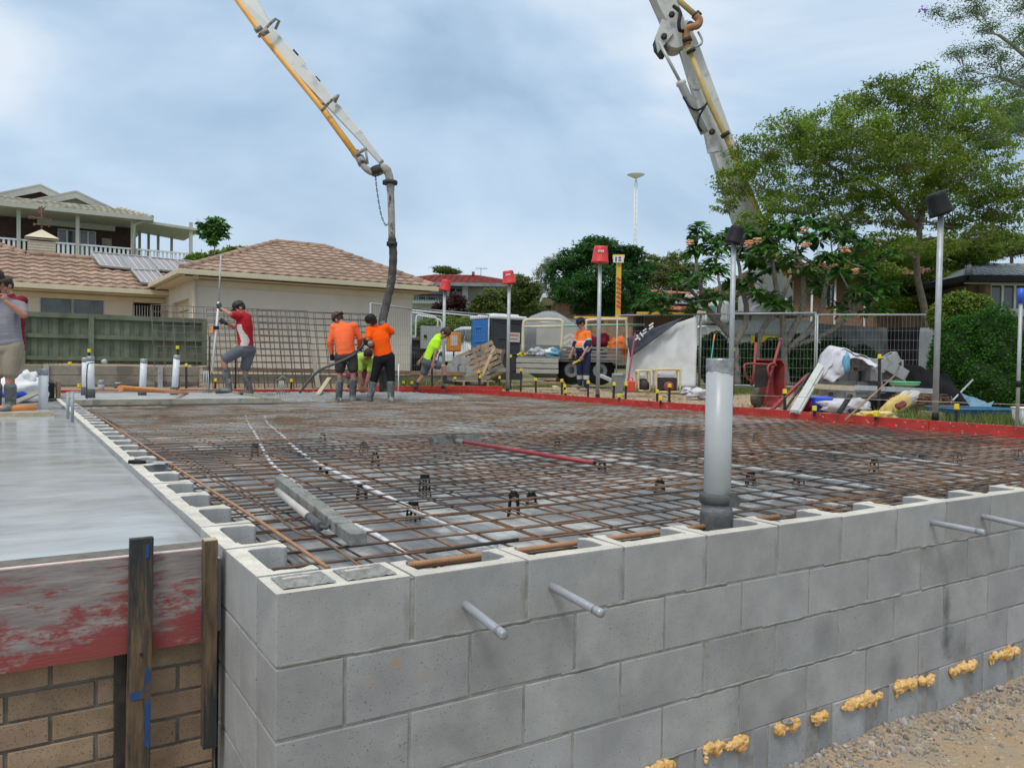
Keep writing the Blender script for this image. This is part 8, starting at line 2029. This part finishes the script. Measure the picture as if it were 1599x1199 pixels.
# jacaranda reaching in from the upper right
tj = 17
random.seed(41); cl_ = []
for k in range(60):
    x = 1455+U(0, 1)**.75*190; y = U(-20, 250)
    if (x < 1500 and (y > 125 or 55 < y < 75)) or (y > 150 and x < 1545): continue
    cl_.append((x, y, U(16, 28), U(6, 12), U(-1.2, 1.2)))
cl_ += [(1462, 18, 20, 7, 0), (1490, 28, 24, 8, 0), (1520, 14, 24, 9, 0), (1500, 82, 24, 9, 0), (1540, 45, 24, 9, 0)]
tree('jacaranda', 'feathery jacaranda reaching into the upper right corner', B(1760, tj, 0), V(1700, 150, tj), cl_px(cl_, tj), 20000, .055, M['lf_jac'], M['barkg'], .2, .25, seed=3, ar=3.2, cspread=.85, shell=.1, twigs=.35,
     forks=[(B(1760, tj, 0), V(1700, 150, tj), .2), (V(1700, 160, tj), V(1560, 55, tj), .06), (V(1700, 170, tj), V(1560, 120, tj), .05), (V(1700, 150, tj), V(1600, 0, tj), .05), (V(1720, 260, tj), V(1590, 210, tj), .05)])
mb = MB()
for k in range(14): mb.blob(Vector((U(-.10, .10), U(-.06, .06), U(-.05, .05))), .022, k, .3, 1)
fl_ob = mb.build('blossom', mat('purple_blossom', (.28, .18, .55), (.36, .25, .65), scale=20, rough=.6), bpy.data.objects['jacaranda']); fl_ob.location = V(1441, 16, tj)-bpy.data.objects['jacaranda'].location
# frangipani trees: forking grey limbs, big leaves in whorls
def frangipani(label, base, lims, tips, seed, flowers=()):
    random.seed(seed); T = thing('frangipani', label, 'tree', base, 0, 'frangipani trees behind the wire fence'); mb = MB()
    nodes = []
    for i, (pts, r0, r1) in enumerate(lims):
        P = smooth_path(pts, 6); n = len(P); mb.tube([p+Vector((nz(k*.4, i, 0)*.04, nz(k*.4, i, 3)*.04, 0)) for k, p in enumerate(P)], [r0+(r1-r0)*k/(n-1) for k in range(n)], 8); nodes += [(p, r0+(r1-r0)*k/(n-1)) for k, p in enumerate(P) if k > n*.3]
    rr = np.random.default_rng(seed); LV = []; 
    vs = []; fs = []; tn = []
    for tp in tips:
        s_ = min(nodes, key=lambda q: (q[0]-tp).length+max(0, q[0].z-tp.z)); branch(mb, s_[0], tp, min(s_[1]*.6, .04), .02, len(vs), .10, 4); nodes.append((s_[0].lerp(tp, .6), .03))
        for k in range(24):
            a = U(0, 2*PI); el_ = U(-.5, 1.0); d = Vector((math.cos(a)*math.cos(el_), math.sin(a)*math.cos(el_), math.sin(el_)*.7)).normalized(); s2 = d.cross(Vector((0, 0, 1))).normalized(); n_ = s2.cross(d); L_ = U(.24, .40); W_ = L_*.19
            o = tp+d*.04; q = len(vs)
            for (f, w_) in ((0, .15), (.35, .8), (.7, 1.0), (1, .05)):
                c = o+d*L_*f-Vector((0, 0, 1))*L_*.35*f*f
                vs += [c+s2*W_*w_+n_*W_*w_*.25, c, c-s2*W_*w_+n_*W_*w_*.25]
            t = U(.6, 1.3)
            for j in range(3):
                for m2 in (0, 1): fs.append((q+j*3+m2, q+j*3+m2+1, q+j*3+m2+4, q+j*3+m2+3)); tn.append((t*U(.95, 1.1), t, t*U(.7, 1.1)))
    mb.build('trunk', M['barkg'], T, world=True)
    lb = MB(); lb.v = [tuple(v-base) for v in vs]; lb.f = [list(f) for f in fs]; lb.mi = [0]*len(fs); lb.sm = [True]*len(fs); lb.tn = tn; lb.build('crown', M['lf_fran'], T)
    fm_ = mat('peach_flowers', (.75, .30, .16), (.80, .48, .28), scale=30, rough=.5)
    for i, p in enumerate(flowers):
        fb = MB()
        for k in range(16):
            a = U(0, 6.3); c = Vector((U(-.08, .08), U(-.08, .08), U(-.06, .07)))
            for j in range(5): aa = a+j*1.257; fb.tube([c, c+Vector((.035*math.cos(aa), .035*math.sin(aa), .015))], [.012, .016], 4)
        o = fb.build('flower_head', fm_, T); o.location = p-base
    return T
tf = 22.5
def tp_(lst, t=tf): return [V(x, y, t+dt) for x, y, dt in lst]
random.seed(9)
tipsA = [(x+U(-12, 12), y+U(-10, 10), U(-1.5, 1.5)) for x, y in 3*((1085, 395), (1110, 380), (1105, 410), (1135, 375), (1150, 395), (1125, 425), (1165, 365), (1085, 430), (1060, 470), (1020, 465), (1040, 480), (1135, 450), (1170, 410), (1190, 380), (1165, 440), (1110, 460), (1068, 445), (1180, 465), (1045, 455), (1090, 365), (1010, 475), (1078, 480))]
frangipani('frangipani tree with twisted limbs left of the second black bucket pole', B(1165, tf, .15), [([B(1150, tf, .15), V(1150, 560, tf), V(1140, 520, tf), V(1108, 490, tf), V(1092, 440, tf), V(1085, 400, tf)], .13, .04), ([V(1146, 540, tf), V(1165, 500, tf), V(1160, 450, tf), V(1150, 400, tf)], .11, .04), ([V(1140, 525, tf), V(1095, 470, tf), V(1060, 440, tf)], .08, .03), ([V(1120, 500, tf), V(1125, 470, tf), V(1120, 420, tf)], .07, .03)],
           tp_(tipsA), 21, [V(1078, 380, tf-1.4), V(1183, 376, tf-1.4)])
tipsB = [(x+U(-13, 13), y+U(-10, 10), U(-1.6, 1.6)) for x, y in 3*((1195, 370), (1215, 385), (1235, 365), (1250, 390), (1270, 370), (1285, 395), (1305, 375), (1320, 400), (1340, 385), (1355, 410), (1370, 430), (1345, 445), (1320, 435), (1230, 410), (1205, 425), (1375, 460), (1340, 470), (1300, 420), (1265, 420), (1190, 400), (1385, 400), (1365, 475), (1315, 480), (1290, 360), (1212, 460), (1280, 450), (1385, 445), (1225, 350), (1330, 360), (1260, 350), (1200, 470), (1225, 478))]
frangipani('wide frangipani tree with peach flowers behind the middle fence panel', B(1222, tf, .15), [([B(1226, tf, .15), V(1224, 560, tf), V(1222, 500, tf), V(1212, 450, tf), V(1205, 400, tf)], .14, .045), ([V(1224, 540, tf), V(1250, 490, tf), V(1255, 440, tf), V(1245, 395, tf)], .11, .04), ([V(1228, 550, tf), V(1275, 500, tf), V(1290, 440, tf), V(1300, 400, tf)], .10, .035), ([V(1232, 545, tf), V(1300, 515, tf), V(1345, 470, tf), V(1360, 430, tf)], .08, .03), ([V(1180, 570, tf), V(1188, 520, tf), V(1215, 480, tf), V(1235, 430, tf)], .10, .04)],
           tp_(tipsB), 22, [V(1257, 384, tf-1.8), V(1321, 391, tf-1.9), V(1335, 425, tf-1.8), V(1168, 381, tf-1.8), V(1256, 361, tf-1.5)])
# dense dark round tree in the middle
td = 32
cl_ = [(880, 430, 28, 22, 0), (900, 405, 30, 18, 0), (935, 390, 35, 18, 0), (960, 405, 38, 22, 1), (990, 425, 32, 22, 0), (900, 450, 35, 22, -1), (940, 440, 40, 28, -1), (980, 460, 35, 22, -1), (920, 475, 32, 16, 0), (1000, 470, 22, 18, 0), (955, 480, 30, 14, 0), (930, 378, 18, 8, 0), (985, 395, 22, 12, 0), (872, 455, 16, 18, 0)]
tree('dense_tree', 'dense dark green round tree behind the nearest red bucket', B(945, td, .5), V(943, 470, td), cl_px(cl_, td), 42000, .13, M['lf_dark'], M['bark'], .16, .35, seed=4, ar=2.2, shell=.7)
cl_ = [(850, 430, 16, 20, 0), (858, 415, 12, 15, 1), (840, 455, 18, 18, 0), (870, 405, 10, 12, 0), (848, 475, 18, 14, 0)]
tree('background_tree', 'grey green pine like tree left of the dense dark tree', B(850, 48, 1), V(852, 440, 48), cl_px(cl_, 48), 9000, .12, M['lf_olive'], M['bark'], .14, .1, seed=5, ar=3.5)
cl_ = [(800, 465, 28, 18, 0), (825, 450, 20, 18, 0), (780, 480, 25, 15, 0), (830, 480, 22, 14, 0), (812, 440, 14, 12, 0), (760, 475, 18, 14, -2)]
tree('background_tree', 'loose yellow green tree behind the portable toilet', B(805, 38, .8), V(808, 470, 38), cl_px(cl_, 38), 15000, .12, M['lf_olive'], M['bark'], .10, .2, seed=6)
cl_ = [(750, 470, 12, 10, 0), (765, 460, 14, 12, 0), (742, 485, 12, 10, 0), (775, 480, 14, 10, 0)]
tree('background_tree', 'slender open green tree in front of the white house', B(758, 36, .8), V(758, 480, 36), cl_px(cl_, 36), 4000, .12, M['lf_olive'], M['barkg'], .06, .2, seed=7)
cl_ = [(690, 478, 16, 12, 0), (710, 470, 18, 12, 0), (722, 488, 14, 12, 0), (698, 495, 18, 10, 0), (680, 490, 8, 12, 0), (718, 472, 12, 10, 0)]
tree('purple_shrub', 'dark purple leaved shrub before the white house', B(702, 40, .8), V(702, 492, 40), cl_px(cl_, 40), 9000, .11, M['lf_purple'], M['bark'], .06, .1, seed=8, cat='shrub')
cl_ = [(1035, 425, 30, 22, 0), (1060, 410, 22, 20, 0), (1025, 450, 22, 18, 0), (1065, 445, 25, 18, 1), (1015, 410, 16, 14, 0), (1085, 430, 18, 22, 0)]
tree('background_tree', 'distant grey green tree between dense tree and frangipani', B(1045, 50, 1.2), V(1045, 440, 50), cl_px(cl_, 50), 16000, .15, M['lf_olive'], M['bark'], .14, .2, seed=9)
cl_ = [(690, 421, 16, 5, 0), (705, 424, 14, 4, 0)]
tree('background_tree', 'tree top showing over the dark red roof', B(695, 70, 2), V(695, 440, 70), cl_px(cl_, 70), 2600, .2, M['lf_olive'], M['bark'], .14, .2, seed=10)
cl_ = [(1570, 385, 40, 12, 0), (1620, 380, 40, 18, 0), (1540, 400, 25, 10, 0)]
tree('background_tree', 'tree top behind the grey tiled roof at right', B(1580, 44, 1), V(1580, 400, 44), cl_px(cl_, 44), 9000, .16, M['lf_olive'], M['bark'], .14, .2, seed=14)
# papaya like young tree over the garage and bushes
t = 26; cl_ = [(320, 352, 9, 6, 0), (333, 345, 10, 6, 0), (346, 352, 9, 6, 0), (322, 364, 9, 6, 0), (345, 366, 9, 6, 0), (334, 374, 10, 7, 0), (334, 358, 10, 8, 0)]
tree('young_tree', 'slim young tree with a tuft of leaves left of the garage roof', B(336, t, 1), V(335, 375, t), cl_px(cl_, t), 620, .22, M['lf_fran'], M['barkg'], .03, .3, seed=11, ar=2.4)
cl_ = [(315, 402, 14, 8, 0), (300, 405, 10, 5, 0), (345, 396, 16, 5, 0), (368, 390, 12, 4, 0), (330, 404, 14, 7, 0), (376, 392, 7, 3, 0)]
tree('background_tree', 'low bushy tree top between verandah house and garage roof', B(335, 30, 1), V(335, 405, 30), cl_px(cl_, 30), 4200, .15, M['lf_yel'], M['barkg'], .06, .1, seed=12)
# hedges
def hedge(name, label, base, blobs, n, size, m_, seed, cat='hedge', inner=True):
    r = np.random.default_rng(seed); T = thing(name, label, cat, base); C = []; vol = [b_[1][0]*b_[1][2] for b_ in blobs]; mb = MB()
    for (c, rad), v in zip(blobs, vol):
        k = int(n*v/sum(vol)); q = r.normal(size=(k, 3)); q /= np.linalg.norm(q, axis=1)[:, None]; q *= r.uniform(.86, 1.03, k)[:, None]
        bump = 1+.05*np.sin(q[:, 0]*9+q[:, 2]*7)+.04*np.sin(q[:, 1]*13+q[:, 2]*11); C.append(np.array([*c])+q*np.array(rad)*bump[:, None])
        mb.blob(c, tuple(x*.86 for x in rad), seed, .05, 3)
    C = np.concatenate(C)
    keep = np.ones(len(C), bool)
    for c, rad in blobs: keep &= (((C-np.array([*c]))/(np.array(rad)*.84))**2).sum(1) > 1
    C = C[keep & (C[:, 2] > -.05)]
    leaf_mesh('foliage', C-np.array([*base]), size, m_, T, .0, 1.9, tone=(.55, 1.35), seed=seed)
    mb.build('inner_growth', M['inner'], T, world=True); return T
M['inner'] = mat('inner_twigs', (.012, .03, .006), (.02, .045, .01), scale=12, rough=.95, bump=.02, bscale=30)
th = 14.8
def hb(px, py, rx, rz, t=th, ry=None):
    k = t/FPX; return (V(px, py, t), (rx*k, (ry or rx*.7)*k, rz*k))
hedge('round_hedge', 'dense clipped dark green rounded hedge right of the tallest pole', B(1530, th, 0), [hb(1495, 575, 52, 80), hb(1550, 568, 62, 90), hb(1535, 600, 80, 60), hb(1615, 590, 60, 78), hb(1478, 610, 36, 50)], 60000, .052, M['lf_hedge'], 31)
hedge('lime_shrub', 'loose yellow green shrub poking up behind the round hedge', B(1500, 17.5, 0), [hb(1500, 482, 36, 26, 17.5), hb(1530, 478, 22, 18, 17.5), hb(1470, 495, 24, 22, 17.5)], 9000, .07, M['lf_yel'], 32, 'shrub')
hedge('fence_shrubs', 'dark leafy shrubs behind the middle wire fence panel', B(1180, 22.8, 0), [hb(1115, 560, 30, 40, 22.8), hb(1165, 568, 30, 32, 22.8), hb(1205, 565, 28, 36, 22.8), hb(1250, 560, 32, 38, 22.8), hb(1300, 565, 34, 36, 22.8), hb(1345, 570, 30, 30, 22.8)], 26000, .085, M['lf_dark'], 33, 'shrub')
hedge('roadside_hedge', 'green hedge behind the white ute', B(720, 36, .5), [hb(700, 510, 26, 16, 36), hb(735, 508, 26, 14, 36), hb(765, 510, 22, 14, 36), (V(668, 515, 36), (.7, .5, .45))], 12000, .09, M['lf_yel'] if False else M['lf_big'], 34, 'hedge')
hedge('far_treeline', 'line of dark trees far behind between the houses', B(1180, 60, 1.5), [hb(1120, 480, 60, 30, 60), hb(1200, 478, 70, 34, 60), hb(830, 492, 50, 28, 60), hb(1010, 490, 60, 30, 60), hb(1420, 450, 120, 50, 60)], 14000, .3, M['lf_olive'], 35, 'trees')
# grass tufts: round the slab on the right, by pallets, under the fence
def grass(px_t_list, n, seed, h=.16, spread=.5):
    r = np.random.default_rng(seed); C = []
    for (px, t, w_) in px_t_list:
        b = B(px, t, 0); k = int(n*w_); q = r.normal(size=(k, 2))*spread*w_**.5; C.append(np.stack([b.x+q[:, 0], b.y+q[:, 1], np.zeros(k)], 1))
    C = np.concatenate(C); C[:, 2] = [H(x, y)+.01 for x, y, _ in C]
    n = len(C); a = r.uniform(0, 2*PI, n); hh = r.uniform(.4, 1.2, n)*h; lean = r.normal(size=(n, 2))*.35*hh[:, None]; w2 = .006
    s_ = np.stack([np.cos(a)*w2, np.sin(a)*w2, np.zeros(n)], 1); tip = C+np.concatenate([lean, hh[:, None]], 1)
    return np.stack([C-s_, C+s_, tip], 1).reshape(-1, 3), n
vs_, n_ = grass([(800, 21.5, 1), (830, 21, 1), (770, 22, .8), (650, 19.5, 1), (700, 22, 1.2), (1075, 20, .8), (1090, 19, .5), (1100, 20, 1), (1540, 10.4, .8), (1580, 10.0, .9), (1500, 10.8, .5), (1460, 11, .4), (1150, 21, 1), (860, 22, .6), (990, 20.5, .5), (745, 24, 1), (35, 16.8, .3), (1320, 20, 1), (600, 16.9, .4)], 1500, 77)
me = bpy.data.meshes.new('grass'); me.from_pydata(vs_.tolist(), [], np.arange(n_*3).reshape(-1, 3).tolist()); me.materials.append(M['grass'])
ca = me.color_attributes.new('tone', 'FLOAT_COLOR', 'CORNER'); tt = np.repeat(rng.uniform(.6, 1.5, n_), 3); ca.data.foreach_set('color', np.stack([tt*1.1, tt, tt, np.ones(len(tt))], 1).astype(np.float32).ravel())
og = bpy.data.objects.new('grass', me); col.objects.link(og); tag(og, kind='stuff')
# dead plant before the cream house window
